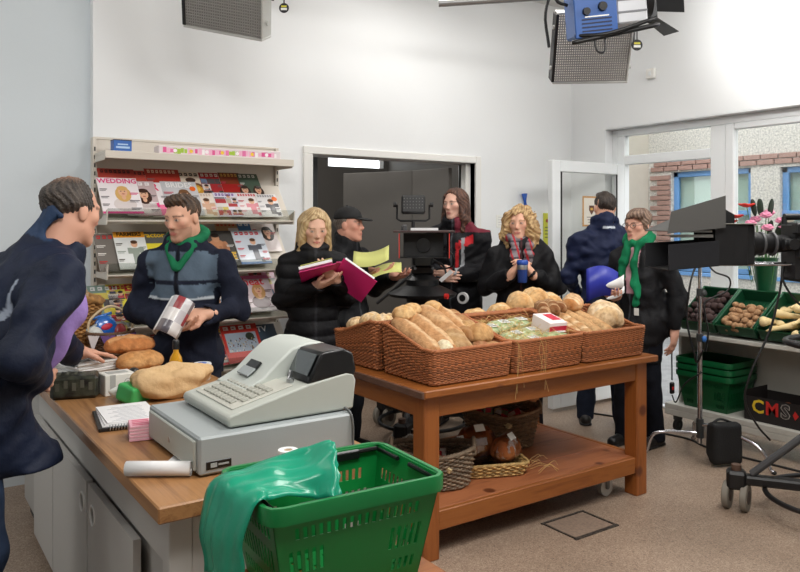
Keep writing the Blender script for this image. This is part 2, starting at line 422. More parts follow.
# ------------------------------------------------------------------ shopfront frame and panes
FX = XR+.10
win = tag(MB().bb((FX, OY1-.05, 0), (FX+.07, OY1, OZ-.012), .004).build('window_1', M_upvc), 'white upvc shopfront frame with transom and mullions', kind='structure')
def bar(y0, y1, z0, z1, name='frame_bar', x=FX): return MB().bb((x, y0, z0), (x+.07, y1, z1), .006).build(name, M_upvc, win)
bar(OY0, OY1-.05, OZ-.075, OZ-.012); bar(3.40, 3.53, 0, OZ-.075, 'mullion'); bar(4.37, 4.45, 0, OZ-.075, 'mullion')
bar(3.53, 4.37, 2.075, 2.155, 'transom'); bar(3.33, 3.40, .08, OZ-.075, 'mullion', FX-.005); bar(OY0, 3.33, OZ-.12, OZ-.075); bar(OY0, 3.40, .0, .10, 'sill')
bar(1.75, 1.85, .1, OZ-.12, 'mullion'); bar(3.53, 4.37, .0, .02, 'threshold'); bar(OY0, OY0+.05, 0, OZ-.075, 'mullion')
MB().bb((FX+.03, 3.53, 2.155), (FX+.036, 4.37, OZ-.075)).build('transom_pane', glassmat('pane_glass'), win)
MB().bb((FX+.03, 1.85, .10), (FX+.036, 3.33, OZ-.12)).build('pane', glassmat('pane_glass'), win)
MB().bb((FX+.03, OY0+.05, .10), (FX+.036, 1.75, OZ-.12)).build('pane', glassmat('pane_glass'), win)
MB().box((FX-.012, 3.44, 1.62), (.03, .03, .09), None, .008).build('latch', M_white, win)
# open door at right angles to the shopfront
HW = .82
dr = tag(MB().bb((FX-.0-.09, 4.37, .03), (FX-.0, 4.44, 2.08), .006).build('door_1', M_upvc), 'open white glazed shop door with a lever handle', kind='structure')
x1 = FX-.09; x0 = 4.53; yd0, yd1 = 4.375, 4.435
for a, b in (((x0, .03), (x0+.095, 2.08)), ((x0+.095, 1.985), (x1, 2.08)), ((x0+.095, .03), (x1, .26))):
    MB().bb((a[0], yd0, a[1]), (b[0], yd1, b[1]), .006).build('door_frame', M_upvc, dr)
MB().bb((x0+.095, 4.40, .26), (x1, 4.406, 1.985)).build('pane', glassmat('pane_glass'), dr)
mb = MB()
for q in (x0+.095, x1-.012): mb.bb((q, yd0-.004, .26), (q+.012, yd0+.004, 1.985))
mb.build('gasket', mat('black_rubber', (24, 24, 25), .6), dr)
mb = MB(); mb.bb((x0+.03, yd0-.012, .92), (x0+.065, yd0, 1.15), .004); mb.cyl((x0+.047, yd0, 1.06), (x0+.047, yd0-.05, 1.06), .009); mb.tube([(x0+.047, yd0-.05, 1.06), (x0+.17, yd0-.05, 1.06)], .009, 8)
mb.build('lever_handle', mat('satin_steel', (190, 192, 194), .3, .9), dr)
# ------------------------------------------------------------------ outside: pavement and the house across the lane
struct('ground_outside', MB().bb((XR+.16, -8, -.12), (30, 16, -.02)), mat('asphalt_pavement', (150, 150, 150), .9, noise=(8, .5, (120, 120, 120)), bump=(120, .3)), 'grey pavement outside')
HXF = 9.0
M_peb = mat('pebbledash', (212, 206, 196), .9, noise=(42, .8, (150, 148, 143)), bump=(45, 1.0, 6))
M_blue = mat('blue_window_paint', (104, 150, 200), .45); M_brick = mat('red_brick', (160, 128, 116), .85, noise=(20, .6, (142, 112, 102)), bump=(80, .4))
hs = thing('house_across_lane', 'pebbledashed house with blue windows and brick trim across the lane', 'building', (HXF, 0, 0))
wins = [(5.30, 6.46, .9, 2.26), (3.60, 4.93, .9, 2.24)]
mb = MB(); zt = 6.0
ys = [6.83, 6.46, 5.30, 4.93, 3.60, -3.0]
for i in range(5):
    a, b = ys[i+1], ys[i]
    if i in (1, 3):
        z0, z1 = (.9, 2.26) if i == 1 else (.9, 2.24)
        mb.bb((0, a, 0), (.3, b, z0)); mb.bb((0, a, z1), (.3, b, zt))
    else: mb.bb((0, a, 0), (.3, b, zt))
mb.build('wall', M_peb, hs)
MB().bb((.3, -3, 0), (.4, 6.83, zt)).build('back_wall', mat('room_dark', (120, 128, 126), .9), hs)
MB().bb((-.9, 6.83, 0), (.3, 12, zt)).build('render_wall', mat('beige_render', (186, 178, 164), .9, noise=(6, .3, (172, 164, 150))), hs)
bk = None
def brick(y, z, L_=.215, h_=.065):
    global bk
    if bk is None:
        bk = MB().box((0, 0, 0), (.04, .208, .06), None, .004).build('brick', M_brick, hs)
        o = bk
    else: o = bk.copy(); COL.objects.link(o); o.parent = hs
    o.location = (-.012, y, z); o.scale = (1, L_/.215, h_/.065)
for row in range(2):                       # soldier band over the first window and running on as two courses
    y = 6.78-.05*row
    while y > 1.9:
        brick(y-.108, 2.31+.07*row); y -= .225
for k in range(19):                        # quoined side of the first window
    w_ = .215 if k % 2 else .33
    brick(6.46+w_/2-.0, .93+.07*k, w_)
for (a, b, z0, z1) in wins:
    wf = MB().bb((.06, a, z0), (.12, b, z0+.07), .006).build('window_frame', M_blue, hs)
    for lo, hi in (((.06, a, z1-.07), (.12, b, z1)), ((.06, a, z0), (.12, a+.07, z1)), ((.06, b-.07, z0), (.12, b, z1)), ((.05, a, z0+(z1-z0)*.56), (.12, b, z0+(z1-z0)*.56+.06)), ((-.03, a-.03, z0-.05), (.12, b+.03, z0))):
        MB().bb(lo, hi, .006).build('glazing_bar', M_blue, wf)
    MB().bb((.09, a+.07, z0+.07), (.095, b-.07, z1-.07)).build('pane', glassmat('house_glass', (242, 247, 244), .10), hs)
    MB().bb((.16, a+.02, z0), (.17, b-.02, z1)).build('net_curtain', mat('net_curtain', (222, 230, 222) if a > 5 else (120, 138, 140), .9), hs)
# ================================================================== PINE TABLE, BASKETS AND BREAD
def wood(name, c1, c2, c3, stretch=(1, 12, 12), scale=2.2, rough=.45, knots=True):
    m = bpy.data.materials.new(name); m.use_nodes = True; nt = m.node_tree; N = nt.nodes; L = nt.links; b = N['Principled BSDF']
    tc = N.new('ShaderNodeTexCoord'); mp = N.new('ShaderNodeMapping'); mp.inputs['Scale'].default_value = stretch; L.new(tc.outputs['Object'], mp.inputs[0])
    n = N.new('ShaderNodeTexNoise'); n.inputs['Scale'].default_value = scale; n.inputs['Detail'].default_value = 8; n.inputs['Roughness'].default_value = .65; n.inputs['Distortion'].default_value = .6
    L.new(mp.outputs[0], n.inputs['Vector'])
    r = N.new('ShaderNodeValToRGB'); e = r.color_ramp
    e.elements[0].position = .3; e.elements[0].color = lin(c1)+(1,); e.elements[1].position = .7; e.elements[1].color = lin(c3)+(1,); q = e.elements.new(.5); q.color = lin(c2)+(1,)
    L.new(n.outputs['Fac'], r.inputs['Fac']); out = r.outputs[0]
    if knots:
        v = N.new('ShaderNodeTexVoronoi'); v.inputs['Scale'].default_value = 4.2; L.new(tc.outputs['Object'], v.inputs['Vector'])
        k = N.new('ShaderNodeValToRGB'); k.color_ramp.elements[0].position = .10; k.color_ramp.elements[0].color = (1, 1, 1, 1); k.color_ramp.elements[1].position = .17; k.color_ramp.elements[1].color = (0, 0, 0, 1)
        L.new(v.outputs['Distance'], k.inputs['Fac'])
        mx = N.new('ShaderNodeMixRGB'); L.new(k.outputs[0], mx.inputs['Fac']); L.new(out, mx.inputs[1]); mx.inputs[2].default_value = lin((92, 44, 20))+(1,); out = mx.outputs[0]
    L.new(out, b.inputs['Base Color']); b.inputs['Roughness'].default_value = rough
    bp = N.new('ShaderNodeBump'); bp.inputs['Strength'].default_value = .12; bp.inputs['Distance'].default_value = .004; L.new(n.outputs['Fac'], bp.inputs['Height']); L.new(bp.outputs[0], b.inputs['Normal'])
    return m
PX = wood('pine_along_x', (136, 76, 30), (151, 89, 39), (123, 65, 24))
PY = wood('pine_along_y', (140, 80, 33), (153, 91, 41), (125, 67, 26), (12, 1, 12))
PZ = wood('pine_along_z', (136, 74, 28), (151, 87, 37), (123, 63, 22), (12, 12, 1))
PS = wood('pine_shelf', (150, 88, 54), (168, 104, 66), (134, 74, 44), (1, 9, 9), 1.6, .5)
M_worn = mat('worn_board_edge', (104, 72, 56), .7, noise=(14, .7, (74, 52, 42)), bump=(30, .4))
TX0, TX1, TY0, TY1, TZ = 2.04, 3.635, 2.77, 3.72, .80
tb = thing('display_table', 'long pine display table with a low shelf, under the bread baskets', 'table', (2.84, 3.24, 0))
def tp(lo, hi, name, m, bev=.004, par=tb):
    o = Vector((2.84, 3.24, 0)); return MB().bb(Vector(lo)-o, Vector(hi)-o, bev).build(name, m, par)
for x in (TX0, TX1-.09):
    for y in (TY0, TY1-.09): tp((x, y, 0), (x+.09, y+.09, TZ-.035), 'leg', PZ, .005)
for x in (TX0+.008, TX1-.038): 
    tp((x, TY0+.09, TZ-.14), (x+.03, TY1-.09, TZ-.036), 'side_apron', PY); tp((x, TY0+.09, .13), (x+.03, TY1-.09, .222), 'side_rail', PY)
for y in (TY0+.008, TY1-.038):
    tp((TX0+.09, y, TZ-.14), (TX1-.09, y+.03, TZ-.036), 'apron', PX); tp((TX0+.09, y, .13), (TX1-.09, y+.03, .222), 'rail', PX)
for k in range(5):
    y0 = TY0-.045+k*.208; tp((TX0-.03, y0, TZ-.035), (TX1+.045, y0+.2075, TZ), 'top_plank', PX, .005)
tp((TX0-.045, TY0-.045, TZ-.034), (TX0-.0305, TY1+.045, TZ-.002), 'end_board', M_worn, .003)
for k in range(4):
    y0 = TY0+.0385+k*.219; tp((TX0+.04, y0, .20), (TX1-.04, y0+.218, .221), 'shelf_plank', PS, .003)
M_castor = mat('white_castor_tyre', (190, 188, 182), .5); M_steel = mat('dull_steel', (120, 122, 122), .35, .9)
for x in (TX0+.34, TX1-.22):
    for y in (TY0+.12 if x > 3 else TY0+.34, TY1-.14):
        o = Vector((2.84, 3.24, 0)); c = Vector((x, y, .05))-o
        k = MB().cyl(c-Vector((0, .014, 0)), c+Vector((0, .014, 0)), .05, None, 20).build('castor_wheel', M_castor, tb, ang=40)
        mb = MB(); mb.box(c+Vector((0, 0, .13)), (.07, .06, .02), None, .003)
        for sgn in (-1, 1): mb.box(c+Vector((0, sgn*.02, .06)), (.03, .004, .13))
        mb.cyl(c-Vector((0, .024, 0)), c+Vector((0, .024, 0)), .011, None, 12); mb.build('fork', M_steel, k)

# ------------------------------------------------------------------ wicker
def foot(w, d, rad, n, oval=False):
    """rounded rectangle / ellipse outline, n evenly spaced points (x, y)"""
    if oval: P = [(w/2*math.cos(2*math.pi*i/720), d/2*math.sin(2*math.pi*i/720)) for i in range(720)]
    else:
        P = []
        for cx, cy, a0 in ((w/2-rad, d/2-rad, 0), (-w/2+rad, d/2-rad, 90), (-w/2+rad, -d/2+rad, 180), (w/2-rad, -d/2+rad, 270)):
            P += [(cx+rad*math.cos(R(a0+q*9)), cy+rad*math.sin(R(a0+q*9))) for q in range(11)]
    P.append(P[0]); L = [0]
    for a, b in zip(P, P[1:]): L.append(L[-1]+math.dist(a, b))
    out = []; j = 0
    for i in range(n):
        t = L[-1]*i/n
        while L[j+1] < t: j += 1
        f = (t-L[j])/max(L[j+1]-L[j], 1e-9); out.append((P[j][0]+(P[j+1][0]-P[j][0])*f, P[j][1]+(P[j+1][1]-P[j][1])*f))
    return out
def wicker(root, w, d, hf, rad=.03, flare=.012, pitch=.0085, gap=.024, r=.0042, oval=False, colr=None, rim=.011, seed=1, floor_m=None, open_weave=False):
    """woven basket: weavers, stakes, twisted rim and foot, and a base board. hf(x, y) -> wall height"""
    rg = random.Random(seed); per = sum(math.dist(a, b) for a, b in zip(foot(w, d, rad, 200, oval), foot(w, d, rad, 200, oval)[1:]))
    ns = int(per/gap/2)*2; bot = foot(w-2*flare, d-2*flare, rad, ns*2, oval); top = foot(w, d, rad, ns*2, oval)
    hmax = max(hf(*p) for p in top); rows = max(3, int(hmax/pitch)); mb = MB(); st = MB()
    def pt(i, t, off=0.):
        a, b = bot[i], top[i]; x = a[0]+(b[0]-a[0])*t; y = a[1]+(b[1]-a[1])*t; q = top[i]
        nx, ny = top[(i+1) % len(top)][1]-top[i-1][1], top[i-1][0]-top[(i+1) % len(top)][0]; l = math.hypot(nx, ny) or 1
        return Vector((x+nx/l*off, y+ny/l*off, .006+t*hf(*q)))
    for j in range(rows):
        t = (j+.5)/rows; sg = 1 if j % 2 else -1; c = None
        q_ = rg.uniform(.78, 1.15)
        if colr: c = tuple(max(0, min(255, v*q_)) for v in colr)
        mb.tube([pt(i, t+rg.uniform(-.1, .1)/rows, (0 if i % 2 else sg*r*1.7*(1 if (i//2) % 2 else -1))) for i in range(ns*2)], r*1.06, 4, c, closed=True)
    for i in range(0, ns*2, 2): st.tube([pt(i, 0), pt(i, .5), pt(i, 1)], r*.85, 4, colr)
    rm = MB(); n2 = ns*2
    for tz, rr, nst in ((1.0, rim, 3), (0.02, rim*.85, 2)):
        tw = int(per/.05)
        for s_ in range(nst):
            pp = []
            for i in range(n2):
                a = 2*math.pi*(i/n2*tw+s_/nst); p = pt(i, tz, rr*.5*math.cos(a)); p.z += rr*.5*math.sin(a)+rr*.3; pp.append(p)
            q_ = rg.uniform(.9, 1.1); c = tuple(v*q_ for v in colr) if colr else None
            rm.tube(pp, rr*.56, 5, c, closed=True)
    M = MATS['wicker']
    tag(mb.build('weave', M, root, smooth=True), kind='stuff'); tag(st.build('stakes', M, root), kind='stuff'); rm.build('rim', M, root, smooth=True)
    bs = MB(); V = [(x, y, .004) for x, y in bot[::2]]; bs.prism(V, (0, 0, .008), (60, 34, 20)); bs.build('base', M, root)
mat('wicker', (170, 100, 56), .55, attr=True, spec=.4)
WC = (166, 102, 62)
def tray(loc, rotz, label, proto=None):
    if proto: return dup(proto, loc, rotz, label)
    root = thing('wicker_basket', label, 'basket', loc, rotz, 'bread baskets on the table')
    wicker(root, .495, .43, lambda x, y: .155+.085*max(0, min(1, (y+.14)/.30)), .02, .012, .0086, .021, .0044, colr=WC)
    return root
bx = (2.335, 2.85, 3.37); bl = ('golden-brown wicker bread basket, front row, filled with long loaves', 'golden-brown wicker bread basket, front row, filled with green packets', 'golden-brown wicker bread basket, front row, filled with slender baguettes')
TB = TZ+.0005
prA = tray((bx[0], 2.985, TB), 0, bl[0])
for i in (1, 2): tray((bx[i], 2.985, TB), 0, bl[i], prA)
bb_ = ('wicker bread basket in the back row behind the long loaves, with pale rolls', 'wicker bread basket in the back row behind the green packets, with plaits', 'wicker bread basket in the back row holding big cut bloomers')
for i in range(3): tray((bx[i]-.01, 3.45, TB), math.pi, bb_[i], prA)
# ------------------------------------------------------------------ bread
mat('bread_crust', (200, 150, 95), .8, attr=True, noise=(45, .45, (120, 72, 36)), bump=(90, .45, 5), spec=.25)
def loaf(name, label, loc, L, W, H, yaw=0, pitch=0, roll=0, base=(206, 160, 108), dark=(166, 104, 56), pale=(232, 208, 170), slashes=0, flour=.4, p=3.0, seed=0, group=None, bend=0., groove=0., taper=0., cat='bread', long_slash=False):
    rg = np.random.RandomState(seed); nu, nv = 44, 24
    u = np.linspace(-1, 1, nu); v = np.linspace(0, 2*np.pi, nv, endpoint=False); U, Vv = np.meshgrid(u, v, indexing='ij')
    rad = (1-np.abs(U)**p)**(1/2.0); rad = rad*(1-taper*U**2)
    lump = 1+.035*np.sin(5*U+rg.rand()*6)*np.cos(2*Vv+rg.rand()*6)+.03*np.sin(9*U+3*Vv+rg.rand()*6)+.02*np.sin(14*U-4*Vv)
    sx = np.cos(Vv); sz = np.sin(Vv); sz = np.where(sz < 0, sz*.62, sz)
    X = U*L/2; Y = W/2*rad*sx*lump+bend*(U**2-.4)*L; Zz = H*.62*rad*sz*lump
    topness = np.clip(np.sin(Vv), 0, 1)
    cut = np.zeros_like(U)
    if slashes:
        for k in range(slashes):
            c = -0.72+1.44*(k+.5)/slashes; dd = (U-c)*L/2-Y*.45; cut += np.exp(-(dd/(L*.028+.003))**2)
    if long_slash: cut += np.exp(-((Y+.1*W)/(W*.16))**2)*(np.abs(U) < .82)
    cut = np.clip(cut, 0, 1)*np.clip((topness-.25)*3, 0, 1)
    Zz = Zz-cut*(H*.09+groove)
    base, dark, pale = (np.array(lin(c)) for c in (base, dark, pale))
    col = base[None, None]*np.ones(U.shape+(1,)); wd = np.clip(1-topness*1.2, 0, 1)[..., None]*.35; col = col*(1-wd)+pale*wd
    ft = (topness**1.5*(.55+.45*np.sin(7*U+4*Vv+seed)))[..., None]*flour; col = col*(1-ft)+pale*ft
    eg = np.clip((np.abs(U)-.7)/.3, 0, 1)[..., None]*.4; col = col*(1-eg)+dark*eg
    br = np.clip(np.exp(-((Vv-1.57)/1.0)**2)-flour, 0, 1)[..., None]*.6; col = col*(1-br)+dark*br
    col = col*(1-cut[..., None]*.85)+pale*cut[..., None]*.85
    V3 = np.stack([X, Y, Zz], -1).reshape(-1, 3); F = []
    for i in range(nu-1):
        for j in range(nv): F.append((i*nv+j, (i+1)*nv+j, (i+1)*nv+(j+1) % nv, i*nv+(j+1) % nv))
    F += [tuple(range(nv)), tuple(range((nu-1)*nv, nu*nv))[::-1]]
    me = bpy.data.meshes.new(name); me.from_pydata(V3.tolist(), [], F); me.materials.append(MATS['bread_crust']); me.polygons.foreach_set('use_smooth', [True]*len(F))
    c4 = np.ones((len(V3), 4), np.float32); c4[:, :3] = col.reshape(-1, 3); at = me.color_attributes.new('Col', 'FLOAT_COLOR', 'POINT'); at.data.foreach_set('color', c4.reshape(-1))
    o = bpy.data.objects.new(name, me); COL.objects.link(o); o.location = loc; o.rotation_euler = Euler((R(roll), R(pitch), R(yaw)), 'XYZ')
    return tag(o, label, cat, group)
# front left basket: long loaves lying front to back, propped on the back wall
FL = (198, 150, 102); 
for i, (x, y, z, L, W, H, pi, s, fl_, lg) in enumerate(((2.155, 3.0, 1.0, .40, .10, .085, 19, 1, .35, True), (2.25, 3.01, 1.005, .43, .115, .095, 20, 2, .3, True), (2.355, 3.06, 1.03, .40, .11, .10, 21, 3, .85, False), (2.455, 3.10, 1.035, .36, .10, .09, 22, 4, .4, True))):
    loaf('long_loaf', ('pale crusty long loaf against the side of its basket', 'long split-top loaf with a sunken golden centre', 'long loaf thickly dusted with flour', 'long split-top loaf beside the brown rolls')[i], (x, y, z), L, W, H, 90, -pi, 0, FL, (176, 116, 66), (226, 198, 156), 0, fl_*.8, 3.5, s, 'long loaves in the front basket', long_slash=lg)
for i, (x, y, z, r) in enumerate(((2.20, 3.16, 1.09, .06), (2.27, 3.19, 1.105, .05), (2.43, 3.22, 1.10, .055))):
    loaf('round_roll', ('biggest round golden roll perched on the long loaves', 'small round golden roll tucked between its neighbours on the long loaves', 'round golden roll perched above the floury loaf')[i], (x, y, z), r*2.2, r*1.9, r*1.3, 30*i, 0, 0, (222, 178, 116), (190, 132, 70), (238, 218, 180), 0, .5, 2.4, 10+i, 'rolls above the long loaves')
loaf('seeded_loaf', 'seeded wholemeal loaf lying at the front edge below the floury loaf', (2.325, 2.885, .96), .20, .12, .10, 80, -22, 0, (190, 152, 104), (128, 88, 54), (214, 190, 150), 0, .5, 4, 21)
loaf('cut_loaf', 'pale cut end of a soft white loaf at the basket corner', (2.225, 2.855, .945), .12, .085, .085, 70, -20, 0, (226, 214, 178), (206, 190, 150), (236, 228, 200), 0, .8, 4, 22)
for i, (x, y, z, L, W, H, yw, c) in enumerate(((2.43, 2.95, .985, .15, .10, .09, 60, (168, 118, 68)), (2.50, 3.03, 1.0, .17, .09, .09, 20, (196, 156, 104)), (2.45, 2.86, .93, .11, .09, .07, 0, (150, 96, 66)), (2.41, 2.85, .92, .09, .08, .06, 40, (122, 78, 58)), (2.50, 2.92, .985, .17, .12, .11, 15, (204, 156, 98)), (2.52, 2.85, .93, .12, .07, .06, 10, (186, 138, 92)), (2.50, 3.12, 1.02, .20, .10, .09, 0, (170, 120, 76)))):
    loaf('brown_roll', 'rough brown bread roll heaped beside the long loaves', (x, y, z), L, W, H, yw, 0, 0, c, (120, 74, 40), (214, 184, 138), 0, .45, 2.4, 30+i, 'brown rolls in the front basket')
# back left basket: pale rolls
for i, (x, y, z, r) in enumerate(((2.17, 3.33, 1.03, .062), (2.20, 3.47, 1.02, .065), (2.19, 3.60, .985, .06), (2.32, 3.38, 1.02, .065), (2.33, 3.53, 1.0, .065), (2.45, 3.40, 1.02, .065), (2.46, 3.54, 1.0, .06), (2.30, 3.62, .96, .055))):
    loaf('pale_roll', 'pale floury bread roll in the back basket by the table end', (x, y, z), r*2.3, r*2, r*1.35, 40*i, 0, 0, (226, 190, 134), (194, 142, 84), (242, 226, 194), 1, .7, 2.4, 50+i, 'pale rolls in the back basket')
# front right basket: baguettes, striped loaf, round loaf
for i, (x, y, z, L, W, yw) in enumerate(((3.185, 2.975, .975, .38, .052, 84), (3.245, 2.98, .985, .39, .055, 86), (3.31, 2.985, .99, .39, .058, 89), (3.38, 2.99, .995, .40, .062, 93), (3.14, 2.99, .965, .34, .048, 82))):
    loaf('baguette', ('slim crisp baguette with slashed crust', 'slim crisp baguette with slashed crust', 'smooth pale baguette, middle one of the fan', 'thick pale baguette next to the round loaf', 'slim crisp baguette with slashed crust')[i], (x, y, z), L, W, W*.95, yw, -17, 0, (206, 160, 108) if i < 2 or i == 4 else (216, 178, 128), (170, 112, 62), (234, 210, 170), 4 if i in (0, 1, 4) else 0, .25, 4, 70+i, 'baguettes in the front basket')
loaf('striped_loaf', 'plump loaf with pale diagonal slashes lying over the baguettes', (3.41, 3.13, 1.075), .24, .125, .10, 40, -5, 0, (206, 148, 88), (170, 106, 54), (240, 220, 184), 6, .15, 3, 81)
for i, (x, y, z, yw) in enumerate(((3.17, 3.15, 1.065, 60), (3.25, 3.16, 1.07, 70), (3.13, 3.09, 1.04, 50), (3.21, 3.10, 1.055, 60), (3.29, 3.12, 1.06, 55))):
    loaf('plaited_roll', 'dark glazed slashed roll piled above the baguettes', (x, y, z), .15, .075, .07, yw, 0, 0, (150, 98, 58), (104, 60, 34), (222, 192, 150), 4, .1, 3, 90+i, 'dark glazed rolls')
loaf('round_loaf', 'big round floury loaf with a cross cut at the basket end', (3.52, 2.98, .995), .23, .20, .17, 75, -12, 0, (220, 186, 136), (186, 136, 82), (244, 228, 198), 2, .75, 2.6, 99, groove=.01)
# back right: bloomers
for i, (x, y, z, L, yw) in enumerate(((3.27, 3.44, 1.04, .30, 60), (3.40, 3.44, 1.06, .27, 70), (3.51, 3.44, 1.02, .26, 85), (3.16, 3.5, .97, .24, 75), (2.96, 3.5, .95, .22, 80))):
    loaf('bloomer', ('largest pale bloomer loaf, rising beside the dark glazed rolls', 'highest pale bloomer loaf, lying on top of the back row', 'pale bloomer loaf behind the big round floury loaf', 'low pale bloomer loaf half sunk beside the largest one', 'pale bloomer loaf lying alone behind the green packets')[i], (x, y, z), L, .15, .15, yw, 6, 0, (228, 184, 124), (200, 142, 80), (244, 222, 180), 3, .45, 3, 110+i, 'bloomers in the back row')
for i, (x, y) in enumerate(((2.70, 3.45), (2.80, 3.52))):
    loaf('plait_loaf', 'brown plaited loaf in the middle back basket', (x, y, .99), .25, .11, .09, 70, 0, 0, (184, 124, 74), (130, 78, 42), (220, 186, 140), 5, .1, 3, 120+i, 'plaited loaves in the back basket')
# green packets, white and red carton, straw in the middle basket
M_pack = mat('clear_packet', (186, 196, 150), .22, noise=(40, .8, (96, 124, 62)), coat=.6); M_lab = mat('paper_label', (238, 238, 232), .6); M_ink = mat('print_ink', (40, 60, 48), .6); M_red = mat('red_print', (196, 36, 62), .5)
for i, (x, y, z, yw, tl) in enumerate(((2.68, 3.06, .985, 5, -10), (2.80, 3.10, .995, -4, -12), (2.74, 2.93, .96, 8, -10), (2.88, 2.96, .965, -6, -12), (2.98, 2.86, .955, 4, -8), (2.93, 3.10, 1.0, 3, -10), (2.78, 2.84, .94, 0, -8))):
    pk = thing('salad_packet', 'clear packet of green leaves with a white label, in the middle basket', 'packet', (x, y, z), R(yw), 'green packets'); pk.rotation_euler = (R(-tl), 0, R(yw))
    mb = MB(); mb.ell((0, 0, 0), (.085, .065, .026), None, 16, 8); mb.box((.09, 0, 0), (.02, .11, .004), None, .001); mb.box((-.09, 0, 0), (.02, .11, .004), None, .001); mb.build('pouch', M_pack, pk, smooth=True)
    mb = MB(); mb.box((.02, -.005, .0265), (.06, .05, .0012)); lb = mb.build('label', M_lab, pk)
    mb = MB()
    for q in range(3): mb.box((.02, .01-q*.014, .0274), (.045, .006, .0006))
    mb.build('print', M_ink, lb)
ct = thing('carton', 'white carton with a red printed end standing in the middle basket', 'box', (3.00, 2.93, .985), R(-6)); ct.rotation_euler = (R(14), 0, R(-6))
MB().box((0, 0, .02), (.12, .15, .08), None, .002).build('body', mat('white_card', (240, 226, 226), .5), ct)
mb = MB(); mb.box((0, -.0755, .02), (.118, .001, .04)); mb.box((.02, .01, .0605), (.06, .09, .001)); mb.build('red_panel', M_red, ct)
mb = MB(); rg = random.Random(3)
for i in range(260):
    x = rg.uniform(2.62, 3.08); y = rg.uniform(2.80, 3.18); z = .93+rg.uniform(0, .035)+(y-2.8)*.16; a = rg.uniform(0, 6.3); l = rg.uniform(.03, .07); dz_ = rg.uniform(-.01, .03)
    mb.tube([(x-l*math.cos(a), y-l*math.sin(a), z), (x, y, z+dz_+.012), (x+l*math.cos(a), y+l*math.sin(a), z)], .0011, 3)
for k in range(7):
    x = rg.choice((2.76, 2.79, 2.60, 2.82)); pts = [(x, 2.79, .965), (x+.01, 2.755, .96), (x+rg.uniform(-.02, .03), 2.742, .90), (x+rg.uniform(-.03, .05), 2.735, .80-rg.uniform(0, .25))]
    mb.tube(pts, .0011, 3, sm=4)
tag(mb.build('straw', mat('straw', (206, 172, 112), .8)), 'dry straw strands spilling from the middle bread basket', 'straw', kind='stuff')
# ------------------------------------------------------------------ baskets on the low shelf
SZ = .2215
GW = (134, 116, 96)
def ear(mb, c, w_, h_, r, yaw, col):
    q = Matrix.Rotation(yaw, 3, 'Z')
    mb.tube([Vector(c)+q @ Vector(p) for p in ((-w_/2, 0, 0), (-w_/2*.9, 0, h_*.7), (0, 0, h_), (w_/2*.9, 0, h_*.7), (w_/2, 0, 0))], r, 6, col, sm=5)
b1 = thing('willow_basket', 'grey oval willow basket with small packets, behind the front leg', 'basket', (2.33, 3.09, SZ), R(-34), 'grey baskets on the low shelf')
wicker(b1, .43, .31, lambda x, y: .16+.03*abs(x)/.2, oval=True, flare=.035, pitch=.011, gap=.028, r=.0056, colr=GW, rim=.013, seed=4)
for sx in (-1, 1):
    mb = MB(); ear(mb, (sx*.21, 0, .16), .09, .075, .010, R(90), GW); mb.build('handle', MATS['wicker'], b1, smooth=True)
b3 = thing('willow_basket', 'large grey-brown willow basket at the back of the low shelf', 'basket', (3.08, 3.40, SZ), R(-34), 'grey baskets on the low shelf')
wicker(b3, .46, .34, lambda x, y: .19+.03*abs(x)/.2, oval=True, flare=.05, pitch=.011, gap=.028, r=.0056, colr=(138, 112, 86), rim=.013, seed=5)
for sx in (-1, 1):
    mb = MB(); ear(mb, (sx*.23, 0, .20), .10, .06, .011, R(90), (120, 96, 72)); mb.build('handle', MATS['wicker'], b3, smooth=True)
b2 = thing('straw_tray', 'low pale straw tray holding cellophane-wrapped loaves', 'tray', (2.71, 3.08, SZ), R(-22))
wicker(b2, .36, .27, lambda x, y: .06, rad=.05, flare=.02, pitch=.010, gap=.026, r=.005, colr=(196, 162, 104), rim=.010, seed=6)
M_cello = glassmat('cellophane', (236, 236, 232), .45, .12)
for i, (x, y, z, L, W, H, yw) in enumerate(((2.67, 3.15, .35, .24, .16, .17, -10), (2.79, 3.04, .325, .22, .14, .14, 20), (2.56, 3.16, .325, .17, .12, .13, 0))):
    wl = thing('wrapped_loaf', ('biggest brown loaf wrapped in cellophane with a white label', 'smaller wrapped brown loaf at the front of the straw tray', 'wrapped brown loaf half hidden at the back of the straw tray')[i], 'bread', (x, y, z), R(yw), 'wrapped loaves')
    lo_ = loaf('loaf', None, (0, 0, 0), L, W, H, 0, 0, 0, (150, 82, 42), (110, 54, 26), (186, 118, 66), 0, .1, 2.6, 130+i, cat=None); lo_.parent = wl
    MB().ell((0, 0, 0), (L*.515, W*.53, H*.66), None, 14, 9).build('wrapper', M_cello, wl)
    q = MB().box((0, -W*.24, H*.60), (.06, .002, .04), Euler((R(-40), 0, 0)).to_matrix()).build('label', M_lab, wl)
M_tin = [mat('packet_red', (176, 30, 44), .35), mat('packet_white', (214, 214, 208), .4), mat('packet_dark', (38, 34, 34), .4), mat('packet_cream', (206, 186, 140), .5), mat('packet_green', (120, 136, 96), .4)]
rg = random.Random(11)
